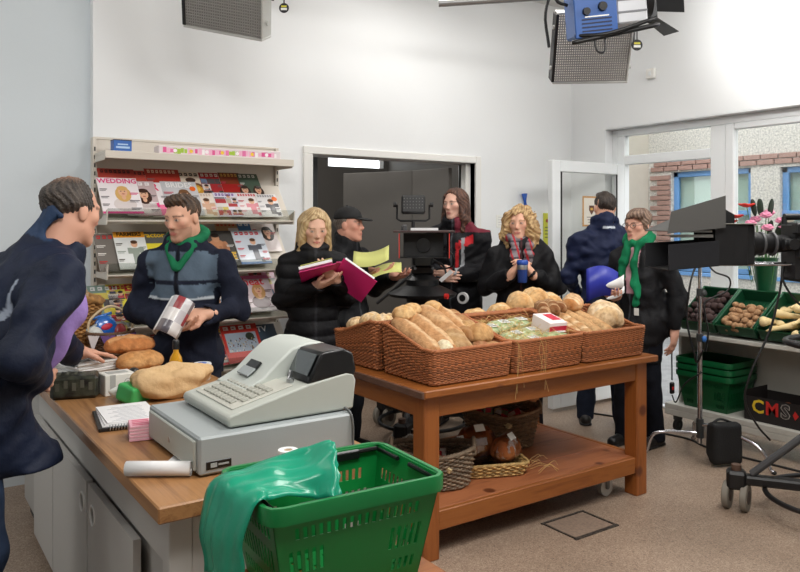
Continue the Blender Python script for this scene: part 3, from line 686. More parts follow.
for bi, (o, nn, R1, R2, zz) in enumerate((((2.33, 3.09), 11, .13, .13, .135), ((3.08, 3.40), 12, .15, .14, .175))):
    for k in range(nn):
        a = 6.28*k/nn; rr = (k % 3)/2.5+.15
        px_ = thing('small_packet', ('small packet or tin lying in the grey basket behind the front leg', 'small packet or jar lying in the large grey-brown basket')[bi], 'packet', (o[0]+R1*rr*math.cos(a), o[1]+R2*rr*math.sin(a), SZ+zz+rg.uniform(-.01, .015)), rg.uniform(0, 3), ('packets in the front grey basket', 'packets in the back grey basket')[bi])
        px_.rotation_euler = (rg.uniform(-.6, .6), rg.uniform(-.6, .6), rg.uniform(0, 3)); m1 = M_tin[k % 5]; m2 = M_tin[(k+1) % 5]
        if k % 3: MB().box((0, 0, 0), (.09, .055, .03), None, .004).build('box', m1, px_); MB().box((.01, 0, .0155), (.05, .035, .001)).build('label', m2, px_)
        else: MB().lathe([(.022, -.03), (.026, -.026), (.026, .02), (.02, .028), (.02, .036)], n=14).build('jar', m1, px_, ang=40); MB().lathe([(.0265, -.015), (.0265, .01)], n=14).build('label', m2, px_, ang=40)
mb = MB()
for k in range(9):
    x = 2.90+rg.uniform(-.03, .1); y = 2.98+rg.uniform(-.1, .1); mb.tube([(x, y, SZ+.003), (x+.05, y-.03, SZ+.02+rg.uniform(0, .03)), (x+.11, y+rg.uniform(-.05, .03), SZ+.003)], .0015, 3, sm=5)
tag(mb.build('loose_straw', MATS['straw']), 'loose straw strands on the low shelf beside the straw tray', 'straw', kind='stuff')
# ================================================================== COUNTER WITH WORKTOP AND CUPBOARD DOORS
CZ = .87
WT = wood('walnut_laminate', (156, 110, 68), (170, 124, 80), (122, 80, 46), (30, 1.2, 30), 1.3, .35, False)
M_cab = mat('grey_laminate', (196, 194, 190), .5); M_cab2 = mat('grey_laminate_edge', (180, 178, 174), .55)
ct_ = thing('shop_counter', 'wood-topped shop counter with grey cupboard doors, under the cash register', 'counter', (.9, 2.9, 0))
CO = Vector((.9, 2.9, 0))
def cp(lo, hi, name, m, bev=.003, par=None): return MB().bb(Vector(lo)-CO, Vector(hi)-CO, bev).build(name, m, par or ct_)
cp((.55, 1.83, CZ-.042), (1.24, 3.45, CZ), 'worktop', WT, .004)
cp((.55, 3.4505, CZ-.042), (1.04, 4.55, CZ), 'worktop_end', WT, .004)
cp((.635, 1.93, .08), (1.20, 3.44, CZ-.043), 'carcass', M_cab2); cp((.635, 3.45, .08), (1.0, 4.5, CZ-.043), 'carcass', M_cab2)
cp((.66, 1.96, 0), (1.17, 3.44, .08), 'plinth', M_dark2); cp((.66, 3.45, 0), (.98, 4.48, .08), 'plinth', M_dark2)
cp((.661, 1.91, .03), (1.21, 1.929, CZ-.043), 'end_panel', M_cab); cp((.60, 1.905, .03), (.66, 1.96, CZ-.043), 'corner_post', M_cab)
cp((.612, 1.965, .665), (.634, 3.9, CZ-.045), 'fascia', M_cab)
def cup_door(y0, y1, hy):
    """cupboard door facing -X with a round finger hole at (hy, z)"""
    z0, z1, x0, x1, hz, rr = .10, .655, .590, .612, .565, .033; n = 32; mb = MB()
    def rp(a):
        c, s = math.cos(a), math.sin(a); k = min(((y1 if c > 0 else y0)-hy)/c if abs(c) > 1e-6 else 9, ((z1 if s > 0 else z0)-hz)/s if abs(s) > 1e-6 else 9); return hy+c*k, hz+s*k
    A = sorted([2*math.pi*i/n for i in range(n)]+[math.atan2(z-hz, y-hy) % (2*math.pi) for y in (y0, y1) for z in (z0, z1)]); m_ = len(A); V = []
    for x in (x0, x1):
        for a in A: y, z = rp(a); V.append(Vector((x, y, z))-CO)
        for a in A: V.append(Vector((x, hy+rr*math.cos(a), hz+rr*math.sin(a)))-CO)
    F = []
    for i in range(m_):
        j = (i+1) % m_; o = 2*m_
        F += [(i, m_+i, m_+j, j), (o+i, o+j, o+m_+j, o+m_+i), (i, j, o+j, o+i), (m_+i, o+m_+i, o+m_+j, m_+j)]
    mb.add(V, F); d_ = mb.build('cupboard_door', M_cab, ct_)
    rg_ = MB(); rg_.tube([Vector((x0-.0005, hy+rr*math.cos(a), hz+rr*math.sin(a)))-CO for a in [2*math.pi*i/24 for i in range(24)]], .004, 6, closed=True); rg_.build('finger_ring', M_white, d_)
cup_door(2.80, 3.42, 2.86); cup_door(2.20, 2.77, 2.70); cup_door(3.43, 3.90, 3.85)
# ------------------------------------------------------------------ cash register
M_reg = mat('register_grey', (160, 167, 168), .45, bump=(200, .04)); M_reg2 = mat('register_light', (182, 186, 178), .45); M_blk = mat('black_plastic', (20, 21, 23), .3)
rx, ry = .705, 1.98
rgx = thing('cash_register', 'grey electronic cash register on a wide drawer, on the counter', 'cash register', (rx, ry, CZ+.0005))
dw = MB().bb((0, 0, .004), (.485, .46, .108), .006).build('drawer_case', M_reg, rgx)
MB().bb((-.008, .022, .014), (.001, .438, .096), .003).build('drawer_front', M_reg2, rgx)
mb = MB(); mb.cyl((-.0095, .235, .052), (-.006, .235, .052), .009, None, 16); mb.build('lock', mat('satin_steel', (190, 192, 194), .3, .9), rgx)
bdg = MB().box((.055, -.001, .03), (.072, .003, .022), None, .001).build('badge', M_blk, rgx)
mb = MB(); mb.box((.04, -.0032, .03), (.018, .001, .012)); mb.box((.068, -.0032, .03), (.03, .001, .005)); mb.build('badge_print', M_reg, bdg)
for x in (.03, .455):
    for y in (.03, .43): MB().cyl((x, y, 0), (x, y, .005), .014, None, 12).build('foot', M_blk, rgx)
prof = [(.10, .112), (.505, .112), (.515, .20), (.505, .222), (.48, .226), (.35, .206), (.10, .146), (.092, .135)]
def term(prof_, y0, y1, name, m, bev=True): 
    mb = MB(); mb.prism([(x, y0, z) for x, z in prof_], (0, y1-y0, 0)); o = mb.build(name, m, rgx)
    md = o.modifiers.new('b', 'BEVEL'); md.width = .008; md.segments = 3; md.limit_method = 'ANGLE'; md.angle_limit = R(35)
    o.data.polygons.foreach_set('use_smooth', [True]*len(o.data.polygons)); o.data.set_sharp_from_angle(angle=R(40)); return o
term([(.12, .109), (.50, .109), (.50, .118), (.12, .118)], .05, .40, 'turntable', mat('register_shadow_gap', (120, 126, 126), .5))
bdy = term(prof, .035, .415, 'body', M_reg2)
sl = math.atan2(.060, .25)
def onkey(x, y, t): # point on keyboard slope
    return Vector((.10+x*math.cos(sl)-.001, y, .1465+x*math.sin(sl)+t))
q = Euler((0, -sl, 0)).to_matrix(); 
MB().box(onkey(.125, .225, .001), (.20, .30, .003), q, .001).build('keypad_sheet', mat('keypad_mat', (190, 190, 180), .5), bdy)
kb = None
for i in range(5):
    for j in range(10):
        if (i, j) in ((0, 0), (4, 9)): continue
        p = onkey(.05+i*.027, .105+j*.026, .0045)
        if kb is None: kb = MB().box((0, 0, 0), (.020, .020, .007), q, .002).build('key', mat('key_grey', (168, 168, 158), .5), bdy); kb.location = p
        else: o = kb.copy(); COL.objects.link(o); o.parent = bdy; o.location = p
hood = [(.345, .205), (.395, .296), (.47, .302), (.505, .285), (.517, .235), (.51, .21), (.48, .222)]
term(hood, .035, .185, 'display_hood', M_blk)
mb = MB(); a = Vector((.3555, 0, .226)); b = Vector((.3885, 0, .287)); off = Vector((-.003, 0, .0016)); mb.prism([a+off+Vector((0, .05, 0)), b+off+Vector((0, .05, 0)), b+off+Vector((0, .172, 0)), a+off+Vector((0, .172, 0))], (-.0015, 0, .001))
mb.build('screen', mat('display_glass', (62, 70, 72), .12, coat=.8), bdy)
prn = [(.20, .172), (.27, .205), (.32, .25), (.37, .29), (.43, .305), (.49, .298), (.515, .26), (.515, .20), (.48, .20), (.34, .195)]
pc = term(prn, .19, .412, 'printer_cover', mat('register_cover', (192, 198, 192), .45))
MB().box((.288, .30, .2315), (.03, .075, .008), Euler((0, R(-42), 0)).to_matrix(), .001).build('receipt_slot', M_blk, pc)
MB().box((.262, .30, .214), (.035, .085, .006), Euler((0, R(-36), 0)).to_matrix(), .002).build('tear_bar', M_reg, pc)
mb = MB(); mb.cyl(onkey(.235, .115, 0), onkey(.235, .115, .012), .012, None, 16); ks = mb.build('key_switch', MATS['satin_steel'], bdy, ang=40)
mb = MB(); p = onkey(.235, .115, .012); mb.box(p+Vector((0, 0, .012)), (.022, .003, .024), Euler((0, .4, .5)).to_matrix(), .001); mb.tube([p+Vector((0, 0, .022)), p+Vector((-.01, -.02, .02)), p+Vector((-.022, -.03, .004))], .0025, 5, sm=4); mb.build('key', MATS['satin_steel'], ks)
mb = MB(); mb.tube([(.47, .03, .12), (.475, .005, .11), (.478, -.006, .08), (.478, -.008, .02), (.47, -.03, .004), (.46, -.05, .004)], .0042, 6, sm=5); mb.build('cable', mat('grey_cable', (92, 94, 94), .5), rgx, smooth=True)
# ------------------------------------------------------------------ paper and small things on the counter
M_paper = mat('white_paper', (236, 236, 236), .8); M_pink = mat('pink_paper', (236, 176, 190), .8)
o = Vector((.62, 2.06, CZ))
till = thing('till_roll', 'unrolled white paper lying on the counter by the drawer', 'paper', o)
ax = Vector((.144, -.099, 0)).normalized(); pr_ = Vector((.0, .0, 0)); n_ = Vector((.099, .144, 0)).normalized()
mb = MB(); pts = []
for k in range(40):
    a = k*.5; r = .006+.0162*min(1, k/39.); pts.append((r*math.cos(a), r*math.sin(a)))
V = []; F = []
for (c, z) in pts:
    for e in (-.088, .088): V.append(ax*e+n_*c+Vector((0, 0, z+.0235)))
for k in range(len(pts)-1): F.append((2*k, 2*k+1, 2*k+3, 2*k+2))
mb.add(V, F); tr = mb.build('roll', M_paper, till, smooth=True); md = tr.modifiers.new('s', 'SOLIDIFY'); md.thickness = .0008
mb = MB(); mb.prism([ax*-.02+n_*.012+Vector((0, 0, .002)), ax*.085+n_*.012+Vector((0, 0, .002)), ax*.010+n_*.235+Vector((0, 0, .004)), ax*-.005+n_*.235+Vector((0, 0, .004))], (0, 0, .0012)); mb.build('sheet', M_paper, till)
pd = thing('note_pad', 'block of pink printed slips beside the notebook', 'notepad', (.685, 2.47, CZ+.0005), R(-12))
for k in range(9): MB().box((0.001*(k % 3), .0015*(k % 2), .004+k*.0052), (.072, .095, .0048), None, .0006).build('slip_block', M_pink if k % 2 == 0 else mat('pink_paper_pale', (242, 206, 212), .8), pd)
mb = MB()
for k in range(4): mb.box((0, -.03+k*.02, .0489), (.05, .006, .0006))
mb.build('print', mat('pink_print', (214, 92, 120), .7), pd)
nb = thing('notebook', 'black ring-bound notebook with white pages open on the counter', 'notebook', (.70, 2.72, CZ+.0005), R(-8))
MB().box((0, 0, .006), (.19, .27, .012), None, .002).build('cover', M_blk, nb)
for k in range(3): MB().box((.004+.004*k, .006*k, .0145+.0045*k), (.175, .25, .004), Matrix.Rotation(R(2*k), 3, 'Z'), .0004).build('page', M_paper, nb)
mb = MB()
for k in range(16): mb.tube([(-.06+k*.009, -.137, .004), (-.06+k*.009, -.143, .012), (-.06+k*.009, -.134, .022), (-.06+k*.009, -.126, .014)], .0014, 4, closed=True)
mb.build('spiral_binding', MATS['satin_steel'], nb)
mb = MB()
for k in range(11): mb.box((.008+(k % 3)*.006, -.10+k*.019, .0258), (.12-.02*(k % 3), .002, .0004), Matrix.Rotation(R(4), 3, 'Z'))
mb.build('handwriting', mat('grey_ink', (150, 156, 166), .8), nb)
# loaf in a paper bag, green bag
def paper_bag():
    a = np.array([.80, 2.95, CZ]); pr = [('e', (.94, 2.975, CZ+.066), (.15, .08, .066), np.array(Matrix.Rotation(R(14), 3, 'Z')), 0, 'u'), ('c', (1.03, 2.99, CZ+.07), (1.10, 3.02, CZ+.075), .05, .03, .03, 'u'), ('h', (0, 0, CZ+.001), (0, 0, -1), .003, 's')]
    pr[2] = ('h', (0, 0, CZ+.001), (0, 0, 1), .003, 's')
    return pr
pb = paper_bag()
pb = [p for p in pb if p[0] != 'h']
def crum(P, d): return np.maximum(d+ripple(P, 5, 42, .034, 6)+ripple(P, 6, 110, .010, 5), CZ+.001-P[:, 2])
pbag = thing('bagged_loaf', 'loaf in a crumpled brown paper bag lying behind the register', 'bread', (.95, 2.965, CZ))
soft('paper_bag', pb, .006, mat('kraft_paper', (206, 170, 122), .7, noise=(9, .4, (226, 196, 150)), bump=(45, .5)), pbag, post=crum, org=(.95, 2.965, CZ))
gb = thing('green_packet', 'crumpled white and green plastic packet beside the bagged loaf', 'packet', (.79, 2.99, CZ))
soft('film', [('b', (.80, 2.975, CZ+.035), (.05, .045, .033), .012, np.array(Euler((.2, .1, .5)).to_matrix()), 0, 'u')], .005, mat('green_film', (70, 176, 96), .35), gb, post=lambda P, d: np.maximum(d+ripple(P, 8, 80, .008), CZ+.001-P[:, 2]), org=(.79, 2.99, CZ))
soft('white_film', [('e', (.775, 3.045, CZ+.025), (.05, .035, .028), None, 0, 'u'), ('e', (.86, 3.06, CZ+.045), (.05, .03, .03), None, .02, 'u')], .005, mat('white_film', (226, 228, 220), .35), gb, post=lambda P, d: np.maximum(d+ripple(P, 9, 80, .012), CZ+.001-P[:, 2]), org=(.79, 2.99, CZ))
# black patterned carton, white box
bc = thing('dark_carton', 'black packet with a dull printed camouflage pattern at the counter edge', 'box', (.635, 3.20, CZ+.0005), R(-17))
MB().box((0, 0, .045), (.175, .12, .09), None, .012).build('carton', mat('camo_print', (26, 26, 26), .35, noise=(26, .8, (78, 82, 66))), bc)
mb = MB()
for k in range(5): mb.box((-.06+k*.03, -.0605, .05+.01*(k % 2)), (.014, .001, .03)); mb.box((-.06+k*.03, .01, .0905), (.012, .06, .001))
tag(mb.build('print', mat('dull_print', (92, 92, 80), .5), bc), kind='stuff')
wb = thing('white_box', 'small white carton with a round grey emblem next to the dark packet', 'box', (.785, 3.17, CZ+.0005), R(3))
MB().box((0, 0, .042), (.12, .10, .084), None, .003).build('carton', mat('white_carton', (222, 220, 212), .5), wb)
mb = MB(); mb.box((-.03, -.0505, .042), (.022, .001, .083)); mb.tube([(.03+.014*math.cos(2*math.pi*k/24), -.0508, .05+.014*math.sin(2*math.pi*k/24)) for k in range(24)], .0016, 4, closed=True); mb.cyl((.03, -.0502, .05), (.03, -.0512, .05), .006, None, 12); mb.box((0, 0, .0845), (.08, .05, .001)); tag(mb.build('print', mat('grey_print', (168, 168, 164), .6), wb), kind='stuff')
cs = thing('spectacle_case', 'black rounded case behind the white box', 'case', (.87, 3.24, CZ+.0005), R(50))
MB().ell((0, 0, .042), (.05, .03, .041), None, 16, 10).build('shell', M_blk, cs, smooth=True); MB().tube([(.051*math.cos(a), .031*math.sin(a), .045) for a in [2*math.pi*k/24 for k in range(24)]], .002, 5, closed=True).build('seam', mat('dark_steel', (60, 62, 66), .3, .9), cs)
# two brown loaves
loaf('split_loaf', 'shiny brown split tin loaf lying uppermost by the small basket', (.95, 3.60, CZ+.118), .23, .15, .085, -5, 0, 0, (196, 122, 66), (150, 82, 40), (226, 174, 118), 0, .05, 3, 201, long_slash=True)
loaf('crusty_loaf', 'crusty golden loaf underneath the brown split loaf', (.97, 3.50, CZ+.056), .22, .14, .085, 12, 0, 0, (206, 148, 88), (164, 100, 52), (232, 196, 144), 0, .35, 3, 202)
board = thing('bread_board', 'flat wooden board under the crusty loaves', 'board', (.94, 3.55, CZ+.0005), R(8))
MB().box((0, 0, .009), (.30, .36, .018), None, .005).build('board', wood('board_wood', (176, 126, 78), (190, 140, 90), (156, 106, 62), (1, 12, 12), 2, .5, False), board)
# oil bottle and jar
ob = thing('oil_bottle', 'small glass bottle of golden oil with a black cap', 'bottle', (1.06, 3.27, CZ+.0005))
MB().lathe([(.022, 0), (.028, .006), (.028, .085), (.024, .105), (.012, .125), (.0115, .14)], n=20).build('oil', mat('golden_oil', (206, 150, 30), .08, coat=1.), ob, ang=40)
MB().lathe([(.0145, .138), (.0145, .175), (.012, .178)], n=16).build('cap', M_blk, ob, ang=40)
MB().lathe([(.0286, .03), (.0286, .06)], n=20).build('label', mat('oil_label', (214, 172, 60), .5), ob, ang=40)
jr = thing('jar', 'glass jar with a blue and white lid next to the oil bottle', 'jar', (1.16, 3.22, CZ+.0005))
MB().lathe([(.034, 0), (.038, .006), (.038, .05), (.034, .058)], n=22).build('glass', mat('jar_honey', (196, 186, 168), .1, coat=1.), jr, ang=40)
ld = MB().lathe([(.039, .056), (.040, .06), (.040, .072), (.037, .075)], n=24).build('lid', mat('white_lid', (222, 226, 232), .35), jr, ang=40)
MB().lathe([(.0403, .062), (.0403, .068)], n=24).build('band', mat('blue_band', (70, 110, 190), .4), ld); MB().lathe([(.02, .0745), (.02, .0756)], n=24).build('disc', MATS['blue_band'], ld)
# newspapers beneath the hand, white sheet
nwp = thing('newspaper_stack', 'folded newspapers stacked on the counter under a resting hand', 'newspapers', (.74, 3.62, CZ+.0005), R(20))
for k in range(9): MB().box((.003*(k % 3), .002*(k % 4), .004+k*.0085), (.20, .28, .008), Matrix.Rotation(R((k*37 % 7)-3), 3, 'Z'), .002).build('newspaper', M_paper if k % 2 else mat('newsprint', (206, 206, 202), .85), nwp)
mb = MB()
for k in range(9): mb.box((-.075+.017*k, .02*(k % 2), .0773), (.008, .2-.03*(k % 3), .0006))
mb.build('newsprint_columns', mat('newsprint_ink', (70, 70, 72), .8), nwp)
tag(MB().box((.60, 3.50, CZ+.0015), (.085, .20, .002), Matrix.Rotation(R(-18), 3, 'Z')).build('paper_sheet', M_paper), 'loose white sheet of paper at the back edge of the counter', 'paper')
# big basket with bread sticks, small basket with bunting, yellow bag
bgb = thing('tall_basket', 'tall honey-coloured wicker basket with a heavy rolled rim', 'basket', (.80, 4.32, CZ+.0005), R(-10))
wicker(bgb, .36, .34, lambda x, y: .30-.25*x, oval=True, flare=.04, pitch=.013, gap=.03, r=.0065, colr=(186, 138, 82), rim=.026, seed=8)
for i in range(6):
    a = i*1.05; loaf('seeded_stick', 'rough seeded bread stick heaped in the tall basket', (.77+.07*math.cos(a), 4.28+.07*math.sin(a), CZ+.30+.012*(i % 3)), .20, .07, .06, 40+i*28, -12, 0, (196, 170, 136), (150, 118, 84), (226, 210, 184), 3, .6, 3, 210+i, 'seeded sticks in the tall basket')
smb = thing('gift_basket', 'small basket with a pale hoop handle hung with purple and white bunting', 'basket', (.985, 4.10, CZ+.0005), R(0))
wicker(smb, .23, .18, lambda x, y: .11, oval=True, flare=.03, pitch=.011, gap=.026, r=.005, colr=(108, 80, 62), rim=.011, seed=9)
mb = MB(); mb.tube([(-.11, 0, .10), (-.10, 0, .19), (0, 0, .255), (.10, 0, .19), (.11, 0, .10)], .007, 6, sm=7); mb.build('hoop_handle', mat('pale_cane', (206, 184, 150), .6), smb, smooth=True)
for k in range(5):
    a = R(200+k*36); a2 = R(200+k*36+34); p = lambda t, z: Vector((.125*math.cos(t), .10*math.sin(t), z)); mb = MB()
    mb.prism([p(a, .115), p(a2, .115), p((a+a2)/2, .035)], p((a+a2)/2, 0)*.03); mb.build('pennant', mat('purple_felt', (104, 74, 132), .8) if k % 2 else mat('white_felt', (222, 216, 220), .8), smb)
mb = MB(); mb.ell((.11, -.01, .115), (.012, .012, .018)); mb.tube([(.11, -.01, .10), (.105, -.03, .05), (.112, -.03, .03)], .005, 5, sm=4); mb.build('ribbon', mat('white_ribbon', (232, 226, 226), .5), smb, smooth=True)
bsn = thing('blue_packet', 'shiny blue sweet packet standing in the gift basket', 'packet', (.98, 4.10, CZ+.09)); bsn.rotation_euler = (R(-14), R(-14), R(8))
mb = MB(); mb.ell((0, 0, .06), (.06, .02, .062), None, 14, 8); mb.box((0, 0, .122), (.105, .004, .014)); mb.build('pouch', mat('blue_foil', (28, 96, 186), .25, noise=(18, .5, (70, 140, 216)), coat=.6), bsn, smooth=True)
mb = MB(); mb.ell((0, -.018, .06), (.03, .005, .016)); mb.build('emblem', mat('red_print', (196, 36, 62), .5), bsn, smooth=True)
for i, (x, y, c) in enumerate(((.93, 4.08, (200, 200, 194)), (1.03, 4.09, (150, 60, 60)), (1.05, 4.12, (186, 168, 90)))):
    t_ = thing('sweet_packet', ('silver wrapped sweet packet poking from the gift basket', 'dark red sweet packet beside the blue one', 'olive sweet packet at the rim of the gift basket')[i], 'packet', (x, y, CZ+.08)); t_.rotation_euler = (-.2, (-.5, .2, .45)[i], .3*i)
    MB().ell((0, 0, .04), (.035, .014, .045), None, 12, 7).build('pouch', mat('sweet_%d' % i, c, .3), t_, smooth=True); MB().box((0, 0, .084), (.06, .003, .012)).build('seal', M_reg, t_)
yb = thing('yellow_bag', 'crumpled yellow paper bag beside the tall basket', 'bag', (.70, 4.10, CZ))
soft('bag', [('e', (.70, 4.08, CZ+.06), (.075, .06, .06), None, 0, 'u'), ('e', (.71, 4.10, CZ+.13), (.055, .04, .05), None, .03, 'u')], .008, mat('yellow_paper', (226, 182, 56), .5, noise=(14, .4, (246, 216, 120))), yb, post=lambda P, d: np.maximum(d+ripple(P, 12, 60, .02), CZ+.001-P[:, 2]), org=(.70, 4.10, CZ))
# ------------------------------------------------------------------ green shopping basket on a stool
GRN = mat('green_plastic', (14, 128, 58), .35); 
def slotted(mb, a, b, c, d, nu, nv, hole, th):
    """wall quad a,b (bottom) c,d (top: c above b); cells with hole(i, j) stay open; th = thickness vector"""
    a, b, c, d, th = (Vector(q) for q in (a, b, c, d, th))
    P = lambda i, j: (a.lerp(b, i/nu)).lerp(d.lerp(c, i/nu), j/nv)
    for i in range(nu):
        for j in range(nv):
            if hole(i, j): continue
            q = [P(i, j), P(i+1, j), P(i+1, j+1), P(i, j+1)]
            mb.quad(*q); mb.quad(*[v+th for v in q[::-1]])
            for (k, l, ii, jj) in ((0, 1, i, j-1), (1, 2, i+1, j), (2, 3, i, j+1), (3, 0, i-1, j)):
                if not (0 <= ii < nu and 0 <= jj < nv) or hole(ii, jj): mb.quad(q[l], q[k], q[k]+th, q[l]+th)
def shop_basket(root, m, rim_m, W=.43, Dp=.30, Hh=.235, ins=.045, full=True):
    w, d_, wb, db = W/2, Dp/2, W/2-ins, Dp/2-ins*.8
    cT = [(-w, -d_), (w, -d_), (w, d_), (-w, d_)]; cB = [(-wb, -db), (wb, -db), (wb, db), (-wb, db)]
    for k in range(4):
        l = (k+1) % 4; long_ = k % 2 == 0; nu = 43 if long_ else 29
        n = Vector((cT[l][1]-cT[k][1], cT[k][0]-cT[l][0], 0)).normalized()*-.003
        def hole(i, j, nu=nu, long_=long_):
            if i < 2 or i > nu-3 or i % 2 == 0: return False
            if long_: return (j in (3, 4) and not (16 < i < 26) and (i < 12 or i > 30)) or (j == 6 and 4 < i < nu-5) or (j in (1,) and (i < 10 or i > 32))
            return j in (1, 3, 4, 6)
        mb = MB(); slotted(mb, (*cB[k], 0), (*cB[l], 0), (*cT[l], Hh), (*cT[k], Hh), nu, 9, hole, n); mb.build('side', m, root)
    mb = MB(); slotted(mb, (*cB[0], .004), (*cB[1], .004), (*cB[2], .004), (*cB[3], .004), 24, 16, lambda i, j: i % 3 == 1 and j % 3 == 1, (0, 0, -.004)); mb.build('bottom', m, root)
    mb = MB(); pts = [Vector((x, y, Hh)) for x, y in foot(W+.012, Dp+.012, .03, 60)]; V = []; F = []
    prof = [(.0, -.034), (.0065, -.034), (.0075, 0), (.006, .004), (-.004, .004), (-.006, 0), (-.004, -.002), (.002, -.004)]
    for i, p in enumerate(pts):
        t = (pts[(i+1) % 60]-pts[i-1]).normalized(); nn = Vector((t.y, -t.x, 0))
        for (o_, z) in prof: V.append(p+nn*o_+Vector((0, 0, z)))
    np_ = len(prof)
    for i in range(60):
        for k in range(np_): F.append((i*np_+k, ((i+1) % 60)*np_+k, ((i+1) % 60)*np_+(k+1) % np_, i*np_+(k+1) % np_))
    mb.add(V, F); mb.build('rim', rim_m, root, ang=50)
    if full:
        for sy in (-1, 1):
            mb = MB(); y = sy*(d_-.012); mb.tube([(-w+.014, y*.2, Hh-.006), (-w+.014, y, Hh-.008), (w-.014, y, Hh-.008), (w-.014, y*.2, Hh-.006)], .006, 8); h_ = mb.build('handle', M_blk, root)
            MB().box((0, y, Hh-.014), (.30, .010, .026), None, .004).build('grip', M_blk, h_)
        mb = MB(); mb.box((.0, -d_-.008, Hh-.012), (.045, .004, .026), None, .002); mb.build('maker_plate', mat('dark_green_plastic', (8, 88, 40), .4), root)
sbk = thing('shopping_basket', 'bright green plastic shopping basket with a teal carrier bag over its side', 'basket', (.886, 1.575, .728), R(-3))
shop_basket(sbk, GRN, mat('green_plastic_rim', (16, 120, 60), .3))
st_ = thing('wooden_stool', 'plain low wooden stool beneath the green shopping basket', 'stool', (.886, 1.56, 0))
MB().box((0, 0, .71), (.46, .30, .034), None, .006).build('seat', PX, st_)
for sx in (-1, 1):
    for sy in (-1, 1): MB().cyl((sx*.19, sy*.11, .695), (sx*.21, sy*.13, 0), .016, .014, 10).build('leg', PZ, st_)
for sy in (-1, 1): MB().cyl((-.20, sy*.12, .3), (.20, sy*.12, .3), .011, None, 8).build('stretcher', PX, st_)
# carrier bag draped over the basket
cps = [[(204, 572, 1.70), (212, 578, 1.66), (222, 583, 1.62), (240, 585, 1.58)], [(201, 528, 1.72), (212, 525, 1.67), (226, 532, 1.62), (243, 542, 1.575)], [(212, 481, 1.745), (222, 484, 1.68), (238, 493, 1.63), (256, 505, 1.575)], [(240, 470, 1.78), (246, 472, 1.72), (258, 484, 1.66), (270, 498, 1.60)], [(268, 459, 1.80), (272, 466, 1.74), (282, 478, 1.69), (290, 496, 1.64)], [(300, 449, 1.80), (304, 462, 1.76), (311, 474, 1.71), (312, 500, 1.68)], [(322, 441, 1.79), (329, 444, 1.76), (334, 458, 1.72), (330, 498, 1.66)], [(334, 446, 1.78), (338, 462, 1.73), (339, 480, 1.69), (339, 512, 1.65)]]
cg = [catmull([D(*p) for p in row], 6) for row in cps]; cg = list(zip(*[catmull([r[k] for r in cg], 6) for k in range(len(cg[0]))]))
org = Vector((.69, 1.60, .96)); V = []; F = []; nc = len(cg[0])
for i, row in enumerate(cg):
    for j, p in enumerate(row): V.append(p-org+Vector((.5, -.6, .6))*(.004*math.sin(i*.5+j*.4)+.005*math.sin(j*1.5-i*.2)+.003*math.sin(i*.9)))
for i in range(len(cg)-1):
    for j in range(nc-1): F.append((i*nc+j, i*nc+j+1, (i+1)*nc+j+1, (i+1)*nc+j))
cbag = thing('carrier_bag', 'teal green plastic carrier bag draped over the corner of the shopping basket', 'bag', org)
mb = MB(); mb.add(V, F); o = mb.build('film', mat('teal_plastic_film', (22, 150, 116), .28, noise=(10, .3, (50, 176, 142)), bump=(25, .12, 2)), cbag, smooth=True); md = o.modifiers.new('s', 'SOLIDIFY'); md.thickness = .0015
# paper cup lid seen just over the bag
cup = thing('paper_roll', 'small white paper roll standing behind the shopping basket', 'paper roll', (.93, 1.90, CZ+.0005))
mb = MB(); mb.lathe([(.028, 0), (.028, .06), (.012, .06), (.012, .03)], n=20); mb.build('roll', M_paper, cup, ang=40); MB().lathe([(.0118, .002), (.0118, .058)], n=14).build('core', mat('card_core', (170, 140, 104), .8), cup)
# ================================================================== MAGAZINE RACK
M_rack = mat('cream_metal', (214, 206, 194), .45); M_clear = glassmat('clear_acrylic', (236, 238, 236), .12, .05)
RX0, RX1 = 1.07, 2.285
rk = thing('magazine_rack', 'cream metal magazine rack with five tiers against the wall', 'rack', (1.68, 4.75, 0))
RO = Vector((1.68, 4.75, 0))
def rp_(lo, hi, name, m, bev=.002, par=rk): return MB().bb(Vector(lo)-RO, Vector(hi)-RO, bev).build(name, m, par)
rp_((RX0, 4.865, .1), (RX1, 4.885, 2.075), 'back_panel', M_rack); rp_((RX0, 4.86, 2.075), (RX1, 4.89, 2.09), 'top_cap', M_rack)
M_slot = mat('slot_dark', (30, 30, 30), .8)
for x in (RX0-.012, RX1-.012):
    u_ = rp_((x, 4.84, 0), (x+.024, 4.897, 2.085), 'upright', M_rack)
    mb = MB()
    for k in range(36): mb.bb(Vector((x+.008, 4.8385, .25+k*.05))-RO, Vector((x+.016, 4.84, .275+k*.05))-RO)
    tag(mb.build('slots', M_slot, u_), kind='stuff')
rp_((RX0, 4.58, 1.985-.045), (RX1, 4.60, 1.985), 'shelf_lip', M_rack); rp_((RX0, 4.60, 1.965), (RX1, 4.86, 1.985), 'top_shelf', M_rack)
for x in (RX0, RX1-.006): rp_((x, 4.60, 1.93), (x+.006, 4.86, 1.965), 'bracket', M_rack)
rp_((RX0, 4.50, .02), (RX1, 4.86, .16), 'base_deck', M_rack)
LIP = [1.585, 1.265, .955, .645]; TILT = R(40); UPV = Vector((0, math.sin(TILT), math.cos(TILT))); NRM = Vector((0, -math.cos(TILT), math.sin(TILT)))
